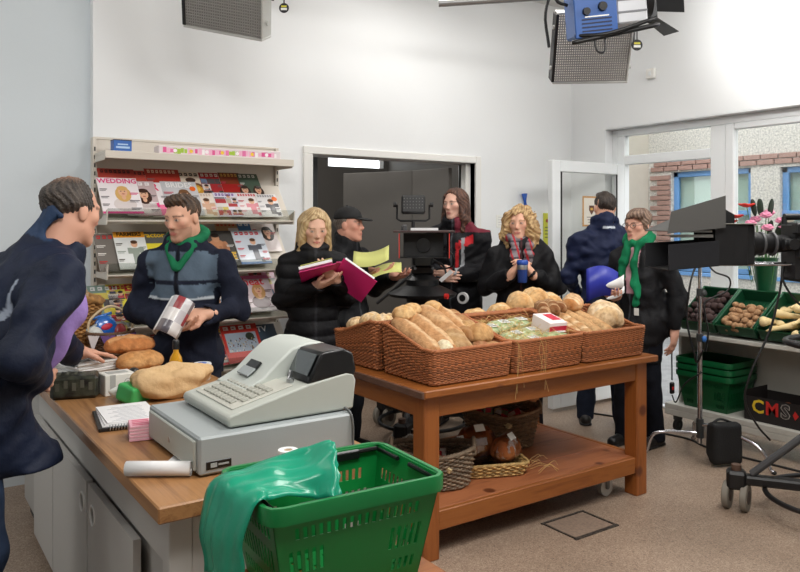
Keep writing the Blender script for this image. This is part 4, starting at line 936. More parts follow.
for i, z in enumerate(LIP):
    y = 4.60-.012*i; a = Vector((RX0+.01, y, z-.02)); L_ = .33
    mb = MB(); mb.prism([a-RO, a+UPV*L_-RO, a+UPV*L_-NRM*.006-RO, a-NRM*.006-RO], (RX1-RX0-.02, 0, 0)); mb.build('sloping_shelf', M_rack, rk)
    mb = MB(); mb.prism([a-RO, a-RO+Vector((0, -.028, .012)), a-RO+Vector((0, -.028, .004)), a-RO+Vector((0, 0, -.01))], (RX1-RX0-.02, 0, 0)); mb.build('shelf_lip', M_rack, rk)
    mb = MB(); p = a-RO+Vector((0, -.026, .01)); mb.prism([p, p+Vector((0, -.012, .07)), p+Vector((0, -.009, .07)), p+Vector((0, .003, 0))], (RX1-RX0-.02, 0, 0)); mb.build('clear_front', M_clear, rk)
    for x in (RX0+.004, RX1-.010):
        mb = MB(); p = Vector((x, y, z))-RO; mb.prism([p+Vector((0, -.045, .055)), p+Vector((0, -.03, -.035)), p+Vector((0, .26, -.035)), p+Vector((0, .26, .0)), p+Vector((0, .10, .0))], (.006, 0, 0)); mb.build('shelf_end', M_rack, rk)
# ------------------------------------------------------------------ magazines
mat('printed_cover', (220, 220, 220), .3, attr=True, coat=.25); rgm = random.Random(21)
SK = (224, 176, 146)
def magazine(X, row, w, h, bg, label, tier=0, title=None, tcol=(40, 40, 40), art=None, hair=(90, 60, 40), lean=0., bars=6, band=None, barcol=None, dot=None, lift=0., over=0, paper=False, group='magazines on the rack'):
    X = 1.075+(X-1.10)*.965; lean *= .15; z = LIP[row]; base = Vector((X, 4.60-.012*row, z-.012))+UPV*(.012+.125*(tier == 1)+lift)+NRM*(.011+(.0 if tier == 1 else .012)+.007*over+.0035*((int(X*97) % 2)))
    M = Matrix.Translation(base) @ (Matrix(((1, 0, 0), UPV, NRM)).transposed().to_4x4()) @ Matrix.Rotation(R(-lean), 4, 'Z')
    root = thing('newspaper' if paper else 'magazine', label, 'newspaper' if paper else 'magazine', base, 0, group); root.matrix_world = M
    MB().box((0, h/2, 0), (w, h, .006), None, .0012).build('pages', mat('page_edges', (226, 222, 214), .7), root)
    mb = MB(); Z = .0032; e = .0004
    def rect(x0, y0, x1, y1, c, l=0): mb.quad((x0, y0, Z+l*e), (x1, y0, Z+l*e), (x1, y1, Z+l*e), (x0, y1, Z+l*e), c)
    def disc(cx, cy, rx, ry, c, l=1, n=14): mb.add([(cx+rx*math.cos(6.2832*k/n), cy+ry*math.sin(6.2832*k/n), Z+l*e) for k in range(n)], [tuple(range(n))], c)
    rect(-w/2, 0, w/2, h, bg)
    if band: rect(-w/2, band[0]*h, w/2, band[1]*h, band[2], 1)
    if art in ('portrait', 'duo'):
        for k, cx in enumerate((.02,) if art == 'portrait' else (-.05, .045)):
            cy = h*(.60 if art == 'portrait' else .45); s = .9 if art == 'portrait' else .75
            disc(cx, cy-.02*s, .052*s, .068*s, hair, 2); disc(cx, cy-.11*s, .075*s, .06*s, tuple(v*.9 for v in barcol) if barcol else (216, 206, 204), 1)
            disc(cx, cy, .030*s, .042*s, SK, 3); disc(cx, cy+.032*s, .034*s, .02*s, hair, 4); disc(cx, cy-.05*s, .014*s, .02*s, SK, 3)
            for q in (-1, 1): disc(cx+q*.012*s, cy+.005*s, .005*s, .0035*s, (60, 44, 40), 5, 8)
            disc(cx, cy-.019*s, .011*s, .004*s, (176, 70, 72), 5, 8)
    elif art == 'figure':
        c = barcol or (96, 98, 104); rect(-.02+.02, h*.12, .02+.02, h*.55, c, 2); disc(.02, h*.66, .02, .027, SK, 3); disc(.02, h*.71, .021, .014, hair, 4)
        rect(-.045+.02, h*.40, -.02+.02, h*.56, c, 2); rect(.02+.02, h*.42, .05+.02, h*.57, c, 2); rect(.02+.02, h*.05, .045+.02, h*.2, c, 2)
    elif art == 'torso':
        disc(0, h*.52, .06, .065, (196, 140, 104), 2); disc(-.055, h*.5, .022, .055, (186, 130, 96), 2); disc(.055, h*.5, .022, .055, (186, 130, 96), 2); disc(0, h*.78, .026, .034, (204, 152, 118), 3); disc(0, h*.86, .028, .018, hair, 4)
        for q in range(3):
            for sx in (-1, 1): disc(sx*.016, h*(.40+.06*q), .013, .008, (176, 120, 86), 4, 8)
    elif art == 'crowd':
        rect(-w*.42, h*.28, w*.42, h*.78, (176, 190, 206), 1); disc(w*.24, h*.66, .03, .03, (56, 66, 52), 2)
        for k in range(90):
            a, b = rgm.uniform(-w*.41, w*.37), rgm.uniform(h*.28, h*.60); s = rgm.uniform(.003, .008); c = rgm.choice(((226, 222, 216), (60, 54, 52), (150, 120, 96), (190, 180, 170), (120, 60, 56), (206, 190, 150)))
            rect(a, b, a+s, b+s*1.5, c, 2+k % 3)
    elif art == 'dish': disc(0, h*.42, .07, .05, (206, 152, 46), 2); disc(0, h*.44, .05, .03, (236, 196, 90), 3); disc(0, h*.68, .03, .04, SK, 3); disc(0, h*.73, .034, .022, hair, 4); disc(0, h*.55, .07, .03, (120, 80, 60), 1)
    elif art == 'collage':
        y = h*.06
        while y < h*.78:
            hh = h*rgm.uniform(.12, .26); x = -w*.48
            while x < w*.40:
                ww = min(w*rgm.uniform(.22, .55), w*.48-x); c = rgm.choice(((176, 62, 66), (206, 188, 96), (110, 134, 164), (222, 216, 212), (168, 138, 118), (84, 80, 82), (206, 158, 168), (190, 178, 160), bg, bg)); rect(x, y, x+ww*.96, min(y+hh*.94, h*.8), c, 1)
                if rgm.random() < .45: disc(x+ww*.5, y+hh*.52, .013, .017, SK, 2, 10); disc(x+ww*.5, y+hh*.52+.012, .015, .010, rgm.choice(((60, 44, 36), (150, 110, 70), (40, 36, 36))), 3, 10); rect(x+ww*.5-.018, y+.002, x+ww*.5+.018, y+hh*.3, rgm.choice(((70, 74, 96), (190, 80, 90), (226, 222, 218))), 2)
                x += ww
            y += hh
    bc = barcol or (110, 106, 110)
    for k in range(bars):
        y = h*(.66-.105*k); sd = -1 if k % 2 == 0 else 1; l = w*rgm.uniform(.16, .27); x = -w*.47 if sd < 0 else w*.47-l
        c = rgm.choice((bc, tcol, (200, 60, 90) if k % 3 == 0 else bc)); rect(x, y, x+l, y+h*.022, c, 6); rect(x, y-h*.035, x+l*.8, y-h*.02, c, 6)
    if dot: disc(w*.36, h*.78, .02, .02, dot, 7)
    if title:
        t, ts, sx, ty = title; V, F = text_mesh(t, ts, 0, .0012); mb.add([(v.x*sx, v.y+h*ty, Z+6*e) for v in V], F, tcol)
    else:   # masthead too small to read: block strokes
        n = rgm.randint(4, 7)
        for k in range(n): x = -w*.42+w*.84*k/n; rect(x, h*.86, x+w*.84/n*.62, h*.955, tcol, 6); rect(x+w*.02, h*.895, x+w*.84/n*.4, h*.92, bg, 7)
    mb.build('cover_print', MATS['printed_cover'], root); return root
W1 = (236, 230, 232)
# top row, back tier
magazine(1.22, 0, .22, .27, (176, 70, 60), 'red-topped magazine half hidden behind the wedding title', 1, tcol=(70, 40, 40), bars=2)
magazine(1.34, 0, .20, .265, (190, 78, 66), 'red-topped magazine behind the pink titles', 1, tcol=(80, 40, 40), bars=2)
magazine(1.515, 0, .22, .275, (178, 58, 46), 'red magazine with scrawled cream title behind the bridal one', 1, tcol=(240, 206, 180), bars=3, lift=.008)
magazine(1.70, 0, .155, .27, (226, 214, 196), 'cream cookery magazine with a man and a golden dish', 1, tcol=(60, 44, 40), art='dish', hair=(70, 50, 40), bars=0, lean=-4)
magazine(1.845, 0, .15, .27, (176, 48, 54), 'crimson magazine with pale block lettering', 1, tcol=(230, 224, 216), art='collage', bars=3, lean=-4)
magazine(1.985, 0, .15, .27, (126, 58, 36), 'brown and red western-style magazine', 1, tcol=(222, 176, 90), band=(.35, .62, (168, 36, 36)), bars=2, lean=-5, lift=.004)
magazine(2.12, 0, .15, .27, (78, 98, 84), 'green-black magazine with a group of smiling faces', 1, tcol=(226, 230, 226), art='duo', hair=(56, 40, 34), bars=2, lean=-5)
# top row, front tier
magazine(1.205, 0, .235, .285, W1, 'white wedding magazine with a smiling blonde woman on the cover', title=('WEDDING', .052, .92, .90), tcol=(226, 64, 132), art='portrait', hair=(214, 172, 104), band=(0, .06, (230, 90, 150)), lean=-3, lift=.004, over=3)
magazine(1.335, 0, .20, .275, (196, 176, 178), 'magazine with a long-haired brunette and a pink band', tcol=(240, 236, 236), art='portrait', hair=(64, 40, 32), band=(.22, .36, (226, 60, 130)), lean=-6, over=2)
magazine(1.41, 0, .20, .27, (234, 228, 230), 'white magazine with big pink initials', title=('BR', .085, 1., .84), tcol=(228, 52, 110), band=(.0, .32, (232, 120, 158)), bars=5, lean=-7, over=1)
magazine(1.485, 0, .19, .27, (224, 216, 204), 'cream magazine between the pink and the bridal titles', tcol=(150, 140, 130), art='figure', barcol=(206, 190, 170), lean=-7)
magazine(1.60, 0, .23, .285, (206, 208, 212), 'silvery bridal magazine with a woman in white', title=('BRIDES', .058, .95, .88), tcol=(246, 246, 246), art='portrait', hair=(120, 84, 56), dot=(240, 110, 40), lean=-6, over=1)
magazine(1.74, 0, .15, .20, (236, 226, 216), 'small pale magazine with dancing figures', tcol=(206, 184, 166), art='figure', barcol=(216, 176, 150), lean=-5)
magazine(1.90, 0, .16, .205, (226, 222, 236), 'small lavender magazine with a purple heading', tcol=(120, 70, 160), art='collage', lean=-4, bars=2)
magazine(2.06, 0, .155, .21, (238, 232, 232), 'small white magazine with a red heading beside the leaping man', tcol=(206, 40, 60), art='figure', barcol=(226, 150, 160), lean=-4)
magazine(2.20, 0, .15, .20, (232, 230, 230), 'small white magazine with a leaping man and an orange sticker', tcol=(150, 150, 156), art='figure', barcol=(92, 92, 98), dot=(242, 116, 40), lean=-5)
# second row
magazine(1.17, 1, .20, .28, (118, 112, 106), 'grey motoring magazine with a red heading', tcol=(190, 50, 50), barcol=(236, 232, 226), lean=-4)
magazine(1.275, 1, .185, .285, (228, 230, 228), 'farming paper with an orange masthead over a white page', title=('FARMERS', .04, .9, .92), tcol=(60, 40, 20), band=(.84, 1., (232, 156, 40)), art='figure', barcol=(150, 160, 150), lean=-3, over=2)
magazine(1.415, 1, .20, .285, (96, 96, 92), 'tractor magazine with a yellow title', title=('Tractor', .052, 1., .90), tcol=(242, 200, 50), band=(.50, .68, (222, 206, 60)), barcol=(220, 60, 56), lean=-3, over=1)
magazine(1.55, 1, .19, .28, (150, 160, 140), 'green-grey country magazine next to the tractor title', tcol=(40, 56, 44), art='collage', lean=-3)
magazine(1.68, 1, .19, .28, (190, 186, 176), 'beige home magazine behind the shopper', tcol=(60, 60, 66), art='collage', lean=-3)
magazine(1.835, 1, .235, .285, (78, 76, 74), 'dark bodybuilding magazine with big yellow lettering', title=('MUSCLE', .062, .95, .24), tcol=(244, 196, 40), art='torso', hair=(40, 30, 26), barcol=(216, 214, 210), lean=-3, over=2)
magazine(1.955, 1, .16, .26, (196, 150, 110), 'orange-toned magazine beside the bodybuilding one', 1, tcol=(210, 70, 40), art='collage', lean=-4)
magazine(2.07, 1, .215, .28, (208, 216, 226), 'pale blue magazine with a man in a grey suit', tcol=(206, 40, 56), art='figure', barcol=(84, 88, 98), band=(0, .07, (60, 120, 190)), lean=-5, over=3)
magazine(2.13, 1, .20, .26, (70, 120, 170), 'blue magazine standing behind the grey suit cover', 1, tcol=(230, 236, 240), bars=2)
magazine(2.22, 1, .17, .28, (224, 214, 210), 'white and red magazine with a dark-haired woman', 1, tcol=(200, 40, 50), art='portrait', hair=(40, 30, 28), lean=-5, bars=3)
# third row
for i, (x, bg_, tc_, nm) in enumerate(((1.13, (126, 150, 140), (226, 226, 226), 'grey-green puzzle magazine beside the wicker basket'), (1.24, (226, 214, 80), (190, 40, 60), 'yellow and red gossip magazine'), (1.35, (206, 60, 70), (244, 232, 90), 'red gossip magazine with a yellow heading'), (1.47, (230, 220, 224), (40, 90, 170), 'white television listings magazine'), (1.59, (216, 190, 90), (200, 40, 60), 'mustard gossip magazine behind the shopper'), (1.72, (190, 60, 80), (240, 240, 240), 'raspberry gossip magazine behind the shopper'), (1.84, (214, 206, 200), (210, 40, 60), 'gossip magazine with a red heading and photo strips'), (1.935, (196, 60, 66), (244, 230, 120), 'narrow red showbiz magazine beside the heat cover'))):
    magazine(x, 2, .20, .28, bg_, nm, tcol=tc_, art='collage', lean=-4, bars=3, lift=.004*(i % 2))
magazine(2.10, 2, .235, .29, (216, 200, 206), 'showbiz magazine titled in red with a blonde woman', title=('heat', .085, 1., .82), tcol=(214, 30, 50), art='portrait', hair=(196, 150, 96), band=(.9, 1., (226, 120, 170)), barcol=(96, 60, 66), lean=-4, over=3)
magazine(2.20, 2, .19, .27, (224, 150, 180), 'pink magazine behind the heat cover', 1, tcol=(200, 40, 90), art='collage', lean=-4, bars=2)
# bottom row
for i, (x, bg_, tc_) in enumerate(((1.14, (230, 226, 222), (60, 60, 66)), (1.26, (216, 220, 226), (160, 40, 50)), (1.38, (226, 224, 216), (50, 70, 110)), (1.50, (190, 180, 170), (170, 50, 50)), (1.63, (222, 218, 210), (60, 60, 66)))):
    magazine(x, 3, .22, .28, bg_, ('folded white newspaper on the lowest tier by the rack end', 'pale blue-white newspaper with a dark red heading', 'newspaper with a navy heading on the lowest tier', 'tan newspaper on the lowest tier', 'newspaper with a grey heading behind the shopper')[i], tcol=tc_, art='collage', bars=4, paper=True)
magazine(1.80, 3, .20, .28, (206, 50, 60), 'red and orange magazine on the lowest tier', tcol=(246, 210, 70), art='collage', bars=3, lean=-3)
magazine(2.00, 3, .255, .285, (206, 62, 52), 'red local newspaper with a photo of a crowd', tcol=(244, 236, 230), art='crowd', bars=0, lean=-4, over=2, paper=True)
magazine(2.17, 3, .20, .28, (70, 90, 110), 'dark television magazine with two faces', title=('TV', .06, 1., .86), tcol=(236, 240, 244), art='duo', hair=(50, 36, 32), bars=2, lean=-4)
# things on the top shelf
bt = thing('blue_card_box', 'small blue cardboard box on the top shelf of the rack', 'box', (1.19, 4.70, 1.9855), 0)
MB().box((0, 0, .035), (.105, .08, .07), None, .002).build('box', mat('blue_card', (36, 96, 176), .4), bt); MB().box((0, -.0405, .028), (.08, .001, .012)).build('print', mat('pale_print', (170, 200, 230), .5), bt); MB().box((0, -.0405, .046), (.06, .001, .008)).build('print', MATS['pale_print'], bt); MB().box((0, 0, .072), (.107, .082, .006), None, .002).build('lid', M_dark2, bt)
gw = thing('gift_wrap_carton', 'long flat carton of pink and green floral gift wrap on the top shelf', 'gift wrap', (1.80, 4.68, 1.9855), R(-3))
MB().box((0, 0, .024), (.80, .12, .056), None, .004).build('carton', mat('gift_white', (226, 214, 216), .45), gw)
mb = MB(); rgm2 = random.Random(5); pal = [(228, 120, 170), (240, 180, 206), (164, 196, 60), (226, 90, 150), (246, 240, 240), (214, 206, 90)]
for k in range(34):
    x = -.375+.75*k/34; l = .75/34*rgm2.uniform(.7, 1.2); c = pal[2] if k in (3, 4, 5, 6, 19, 20, 21) else rgm2.choice([pal[0], pal[1], pal[3], pal[4], pal[1]])
    x2 = min(x+l, .378); z0 = rgm2.uniform(.004, .012); z1 = rgm2.uniform(.034, .044); mb.quad((x, -.0605, z0), (x2, -.0605, z0), (x2, -.0605, z1), (x, -.0605, z1), c); mb.quad((x, -.05, .0485), (x2, -.05, .0485), (x2, .05, .0485), (x, .05, .0485), c)
for k in range(7): x = -.3+.1*k; mb.add([(x+.012*math.cos(a), -.061, .024+.012*math.sin(a)) for a in [6.28*q/10 for q in range(10)]], [tuple(range(10))], (240, 200, 60) if k % 2 else (246, 236, 240))
mb.build('print', MATS['printed_cover'], gw)
# ================================================================== PRODUCE STAND
M_stand = mat('stand_white_board', (206, 204, 196), .55, noise=(5, .3, (186, 182, 172))); M_dgreen = mat('dark_green_crate', (18, 70, 44), .4)
SO = Vector((4.9, 2.4, 0)); sd = thing('produce_stand', 'white board produce stand on castors below the shop window', 'stand', SO)
def sp(lo, hi, name, m, bev=.004, par=sd): return MB().bb(Vector(lo)-SO, Vector(hi)-SO, bev).build(name, m, par)
sp((4.88, 1.3, .165), (5.28, 3.56, .205), 'lower_shelf', M_stand); sp((4.88, 1.3, .12), (4.90, 3.56, .164), 'kick_board', M_stand)
sp((4.86, 1.3, .725), (5.26, 3.52, .755), 'upper_shelf', M_stand); sp((5.265, 1.3, .206), (5.285, 3.55, 1.0), 'back_board', M_stand); sp((5.235, 1.3, 1.0), (5.40, 3.50, 1.02), 'back_ledge', M_stand)
for y in (3.50, 2.35, 1.33): sp((5.0, y, .206), (5.26, y+.025, .724), 'bracket', M_stand)
sp((5.14, 1.3, .756), (5.16, 3.5, .90), 'riser', M_stand)
M_rub = mat('black_rubber', (24, 24, 25), .6)
for x in (4.93, 5.22):
    for y in (3.48, 1.4):
        k = MB().cyl(Vector((x, y-.012, .045))-SO, Vector((x, y+.012, .045))-SO, .045, None, 18).build('castor_wheel', M_rub, sd, ang=40); mb = MB(); mb.box(Vector((x, y, .10))-SO, (.05, .05, .036), None, .004); mb.cyl(Vector((x, y-.018, .045))-SO, Vector((x, y+.018, .045))-SO, .012, None, 10); mb.build('fork', M_dark2, k)
# tilted crates
CT = R(-33)
def crate(y, label):
    c = thing('produce_crate', label, 'crate', (4.89, y, .775)); c.rotation_euler = (0, CT, 0); L_, W_, H_ = .40, .285, .10
    for nm, lo, hi in (('base', (0, -W_/2, 0), (L_, W_/2, .008)), ('side', (0, -W_/2, .008), (L_, -W_/2+.008, H_)), ('side', (0, W_/2-.008, .008), (L_, W_/2, H_)), ('end', (0, -W_/2+.008, .008), (.008, W_/2-.008, H_*.8)), ('end', (L_-.008, -W_/2+.008, .008), (L_, W_/2-.008, H_))): MB().bb(lo, hi, .002).build(nm, M_dgreen, c)
    mb = MB()
    for k in range(9): mb.bb((.02, -W_/2+.02+k*.03, .008), (L_-.02, -W_/2+.026+k*.03, .013))
    tag(mb.build('ribs', M_dgreen, c), kind='stuff'); mb = MB(); mb.tube([(0, -W_/2, H_*.8), (L_, -W_/2, H_), (L_, W_/2, H_), (0, W_/2, H_*.8)], .007, 6, closed=True); mb.build('rim', mat('green_rim', (36, 96, 62), .3), c); return c
cr = [crate(3.275, 'dark green crate of near-black beetroot, at the end of the stand'), crate(2.975, 'dark green crate half filled with brown potatoes'), crate(2.665, 'dark green crate of pale parsnips'), crate(2.35, 'dark green crate of carrots beyond the parsnips')]
def lump(name, r, m, seed, n=10, k=7):
    rg = random.Random(seed); mb = MB(); mb.ell((0, 0, 0), r, None, n, k); mb.v = [tuple(c*(1+.10*math.sin(3*v[0]/r[0]+seed)*math.cos(2*v[1]/r[1]+seed)) for c in v) for v in mb.v]; return mb.build(name, m, None, smooth=True)
def incrate(c, x, y, z): return Vector((4.89, c.location.y, .775))+Euler((0, CT, 0)).to_matrix() @ Vector((x, y, z))
M_pot = mat('potato_skin', (176, 136, 98), .85, noise=(30, .6, (126, 92, 64)), bump=(60, .3)); M_beet = mat('beetroot_skin', (58, 40, 40), .8, noise=(30, .6, (84, 62, 56))); M_parsnip = mat('parsnip_skin', (226, 202, 150), .75, noise=(18, .4, (196, 166, 112))); M_carrot = mat('carrot_skin', (214, 122, 46), .7)
rg = random.Random(4)
def heap(proto, c, n, x0, x1, lab, grp, r, layers=2):
    first = True; k = 0
    for l in range(layers):
        for i in range(int(n/layers)):
            cols = 5; x = x0+(x1-x0)*((i//cols)+.5)/max(1, math.ceil(n/layers/cols))+rg.uniform(-.02, .02); y = -.105+.21*((i % cols)+.5*(l % 2))/(cols-.5)+rg.uniform(-.014, .014)
            o = proto if first else proto.copy()
            if not first: COL.objects.link(o)
            o.location = incrate(c, x, y, .014+r+l*r*1.35+rg.uniform(0, .014)); o.rotation_euler = (rg.uniform(0, 6), rg.uniform(-.4, .4), rg.uniform(0, 6)); s = rg.uniform(.85, 1.15); o.scale = (s, s, s)
            tag(o, lab, grp[0], grp[1]); first = False
heap(lump('beetroot', (.031, .028, .027), M_beet, 2), cr[0], 44, .01, .36, 'dark earthy beetroot heaped in the end crate', ('beetroot', 'beetroot in the crate'), .027)
heap(lump('potato', (.034, .025, .022), M_pot, 1), cr[1], 50, .01, .27, 'brown potato heaped in the middle crate', ('potato', 'potatoes in the crate'), .022)
pp = MB().lathe([(.004, -.11), (.010, -.09), (.016, -.02), (.026, .07), (.028, .09), (.018, .105), (.010, .108)], n=12).build('parsnip', M_parsnip, None, smooth=True)
for i in range(15):
    o = pp if i == 0 else pp.copy()
    if i: COL.objects.link(o)
    o.location = incrate(cr[2], .06+.022*(i % 7)*1.9, -.08+.08*(i % 3), .04+.033*(i//7)); o.rotation_euler = (R(85+rg.uniform(-8, 8)), R(rg.uniform(-15, 15)), R(rg.uniform(40, 130) if i % 2 else rg.uniform(220, 310))); tag(o, 'cream parsnip lying in the crate', 'parsnip', 'parsnips in the crate')
cc_ = MB().lathe([(.003, -.09), (.010, -.06), (.018, .06), (.019, .075), (.008, .085)], n=10).build('carrot', M_carrot, None, smooth=True)
for i in range(12):
    o = cc_ if i == 0 else cc_.copy()
    if i: COL.objects.link(o)
    o.location = incrate(cr[3], .08+.045*(i % 6), -.06+.10*(i//6), .035); o.rotation_euler = (R(88), 0, R(70+rg.uniform(-20, 20))); tag(o, 'orange carrot in the far crate', 'carrot', 'carrots in the crate')
# stacked green baskets on the lower shelf
M_sgreen = mat('deep_green_plastic', (10, 84, 44), .4)
b0 = thing('shopping_basket', 'dark green shopping basket, bottom of the stack on the lower shelf', 'basket', (5.06, 3.25, .2055), R(90), 'stacked baskets on the stand'); shop_basket(b0, M_sgreen, mat('deep_green_rim', (12, 92, 50), .35), W=.43, Dp=.34, Hh=.26, full=False)
for k in (1, 2): dup(b0, (5.06, 3.25, .2055+.05*k), R(90), ('dark green shopping basket nested in the middle of the stack', 'dark green shopping basket on top of the stack on the lower shelf')[k-1], 'stacked baskets on the stand')
# fruit tray with big letters
ft = thing('fruit_box', 'black cardboard fruit tray with big coloured letters, on the lower shelf', 'box', (4.93, 2.745, .2055), R(-90))
M_ftb = mat('black_card', (34, 30, 30), .6)
for nm, lo, hi in (('base', (-.20, 0, 0), (.20, .28, .006)), ('front_panel', (-.20, -.004, 0), (.20, 0, .165)), ('back_panel', (-.20, .28, 0), (.20, .284, .165)), ('side_panel', (-.204, -.004, 0), (-.20, .284, .20)), ('side_panel', (.20, -.004, 0), (.204, .284, .20))): MB().bb(lo, hi).build(nm, M_ftb, ft)
for ch, x, c in (('C', -.105, (232, 196, 50)), ('M', -.005, (206, 44, 40)), ('S', .085, (60, 56, 56))):
    mb = MB(); add_text(mb, ch, .125, Matrix.Translation((x, -.005, .098)) @ Matrix.Rotation(R(90), 4, 'X'), None, .0006, 1., .003); mb.build('letter', mat('letter_'+ch, c, .5), ft)
mb = MB(); add_text(mb, 'S', .125, Matrix.Translation((.085, -.0045, .098)) @ Matrix.Rotation(R(90), 4, 'X'), None, .0002, 1.06, .006); mb.build('letter_outline', mat('letter_pale', (190, 184, 176), .5), ft)
mb = MB(); mb.prism([(.15, -.0045, .06), (.175, -.0045, .09), (.15, -.0045, .12), (.135, -.0045, .09)], (0, -.001, 0)); mb.build('diamond', mat('letter_red2', (206, 44, 40), .5), ft)
lp_ = lump('onion', (.033, .033, .03), mat('onion_skin', (150, 84, 48), .5, noise=(14, .5, (112, 58, 34))), 3)
for i in range(24):
    o = lp_ if i == 0 else lp_.copy()
    if i: COL.objects.link(o)
    o.location = (4.975+.065*(i % 4), 2.58+.065*(i//4), .245 if i % 5 else .285); o.rotation_euler = (i, i*2, 0); tag(o, 'brown onion in the lettered fruit tray', 'onion', 'onions in the tray')
# flowers in a tall green vase
vs_ = thing('flower_vase', 'tall dark green florist vase on the ledge behind the crates', 'vase', (5.325, 3.02, 1.0205))
MB().lathe([(.055, 0), (.06, .004), (.085, .28), (.088, .285), (.080, .285), (.074, .2), (.05, .01)], n=28).build('vase', mat('vase_green', (10, 66, 38), .35), vs_, ang=40)
rg = random.Random(9)
for i, (dx, dy, z, kind) in enumerate(((-.02, -.02, .50, 'pink'), (.03, -.06, .46, 'pink'), (-.05, .03, .44, 'pink'), (.02, .05, .47, 'pink'), (0, -.09, .42, 'pink'), (-.06, -.05, .41, 'pink'), (.04, .0, .52, 'pink'), (0, .13, .50, 'red'), (-.03, .06, .58, 'red'), (.03, .20, .49, 'white'), (-.02, -.12, .47, 'white'), (.02, .17, .46, 'red'))):
    fl_ = thing('flower', {'pink': 'pink ruffled bloom in the green vase', 'red': 'open red bloom in the green vase', 'white': 'cream bloom in the green vase'}[kind], 'flower', (5.30+dx*.6, 3.02+dy*.8, 1.30), 0, kind+' blooms')
    m_ = {'pink': mat('petal_pink', (232, 150, 180), .7), 'red': mat('petal_red', (226, 56, 44), .6), 'white': mat('petal_white', (238, 232, 218), .7)}[kind]; top = Vector((dx*1.1, dy*.9, z-.20)); mb = MB(); mb.tube([(-dx*.3, -dy*.3, -.18), (0, 0, 0), top], .003, 5, sm=4); mb.build('stem', mat('stem_green', (66, 110, 56), .7), fl_)
    npet = 5 if kind == 'red' else 14; r_ = .058 if kind == 'red' else .046
    for k in range(npet):
        a = k*2.4; el = .25+.9*(k/npet) if kind != 'red' else .35; dv = Vector((math.cos(a)*math.cos(el), math.sin(a)*math.cos(el), math.sin(el))); rot = frame(dv); c = top+dv*r_*(.5 if kind == 'red' else .45)
        MB().ell(c, (r_*.55, r_*.18, r_*.62), rot, 8, 6).build('petal', m_, fl_, smooth=True)
for i in range(9):
    a = i*.7; lf_ = thing('leaf_spray', 'dark green leaf standing among the flowers', 'leaf', (5.29, 3.02, 1.30), 0, 'leaves in the vase'); tipv = Vector((.05*math.cos(a), .13*math.sin(a)-.04, .44 if i < 5 else .26)); MB().tube([(0, 0, -.1), tipv*.55], .003, 5).build('stem', MATS['stem_green'], lf_)
    rot = frame(tipv, (1, .2, 0)); mb = MB(); mb.ell(tipv*.85, (.020, .004, .065), rot, 8, 8); mb.build('blade', mat('leaf_dark', (34, 48, 34), .5), lf_, smooth=True)
# ================================================================== CHROME STAND WITH SAND BAG AND CABLES
M_chr = mat('chrome', (206, 206, 212), .12, 1.)
PB = Vector((4.475, 2.99, 0)); cst = thing('light_stand', 'chrome light stand with turtle legs standing in front of the produce', 'stand', PB)
MB().cyl((0, 0, .10), (0, 0, .80), .016, None, 14).build('lower_column', M_chr, cst, ang=40); MB().cyl((0, 0, .80), (0, 0, 1.36), .0125, None, 14).build('upper_column', M_chr, cst, ang=40)
for k, (dx, dy) in enumerate(((-.24, .26), (.34, .28), (.08, -.46))):
    mb = MB(); mb.tube([(0, 0, .16+.03*k), (dx*.25, dy*.25, .165+.03*k), (dx*.8, dy*.8, .15), (dx*.95, dy*.95, .03), (dx, dy, .012)], .0125, 8, sm=5); l_ = mb.build('leg', M_chr, cst, smooth=True); MB().ell((dx, dy, .012), (.016, .016, .012)).build('foot', M_rub, l_)
MB().cyl((0, 0, .135), (0, 0, .26), .024, None, 14).build('leg_collar', M_dark2, cst, ang=40)
for z in (.80, 1.10):
    c_ = MB().cyl((0, 0, z-.025), (0, 0, z+.025), .023, None, 14).build('collar', M_dark2, cst, ang=40); mb = MB(); mb.cyl((.02, 0, z), (-.03, -.05, z), .008, None, 8); mb.ell((-.036, -.056, z), (.022, .012, .022)); mb.build('knob', mat('blue_knob', (44, 104, 176), .4) if z < 1 else M_dark2, c_, smooth=True)
MB().box((0, 0, 1.37), (.05, .05, .05), None, .008).build('grip_head', M_dark2, cst)
sbg = thing('sand_bag', 'black cloth sand bag hanging over a leg of the chrome stand', 'bag', (4.46, 2.80, 0))
soft('bag', [('b', (4.45, 2.79, .15), (.10, .035, .135), .03, np.array(Matrix.Rotation(R(-30), 3, 'Z')), 0, 'u'), ('b', (4.47, 2.83, .165), (.095, .03, .11), .03, np.array(Matrix.Rotation(R(-30), 3, 'Z')), .04, 'u')], .008, mat('black_cordura', (20, 20, 21), .8, bump=(120, .3)), sbg, post=lambda P, d: d+ripple(P, 3, 30, .008), org=(4.46, 2.80, 0))
MB().tube([(-.07, .05, .27), (-.02, .02, .30), (.06, -.02, .27)], .008, 6, sm=4).build('strap', M_rub, sbg)
M_cab_ = mat('cable_black', (18, 18, 19), .5)
def cable(name, label, pts, r=.006, m=M_cab_, grp='cables'): o = MB().tube(pts, r, 6, sm=7).build(name, m, None, smooth=True); return tag(o, label, 'cable', grp)
cable('cable', 'black cable looping down the chrome stand beside the baskets', [D(697, 262, 5.0), D(690, 285, 4.96), D(687, 320, 4.97), D(694, 352, 4.95), D(697, 362, 4.97), D(703, 350, 4.93)], .007)
cable('cable', 'black cable hanging in a wide loop off the stand head', [D(706, 262, 5.0), D(715, 272, 4.95), D(729, 278, 4.93), D(728, 290, 4.95), D(712, 298, 4.95), D(704, 305, 4.95), D(708, 330, 4.95), D(706, 352, 4.96)], .006)
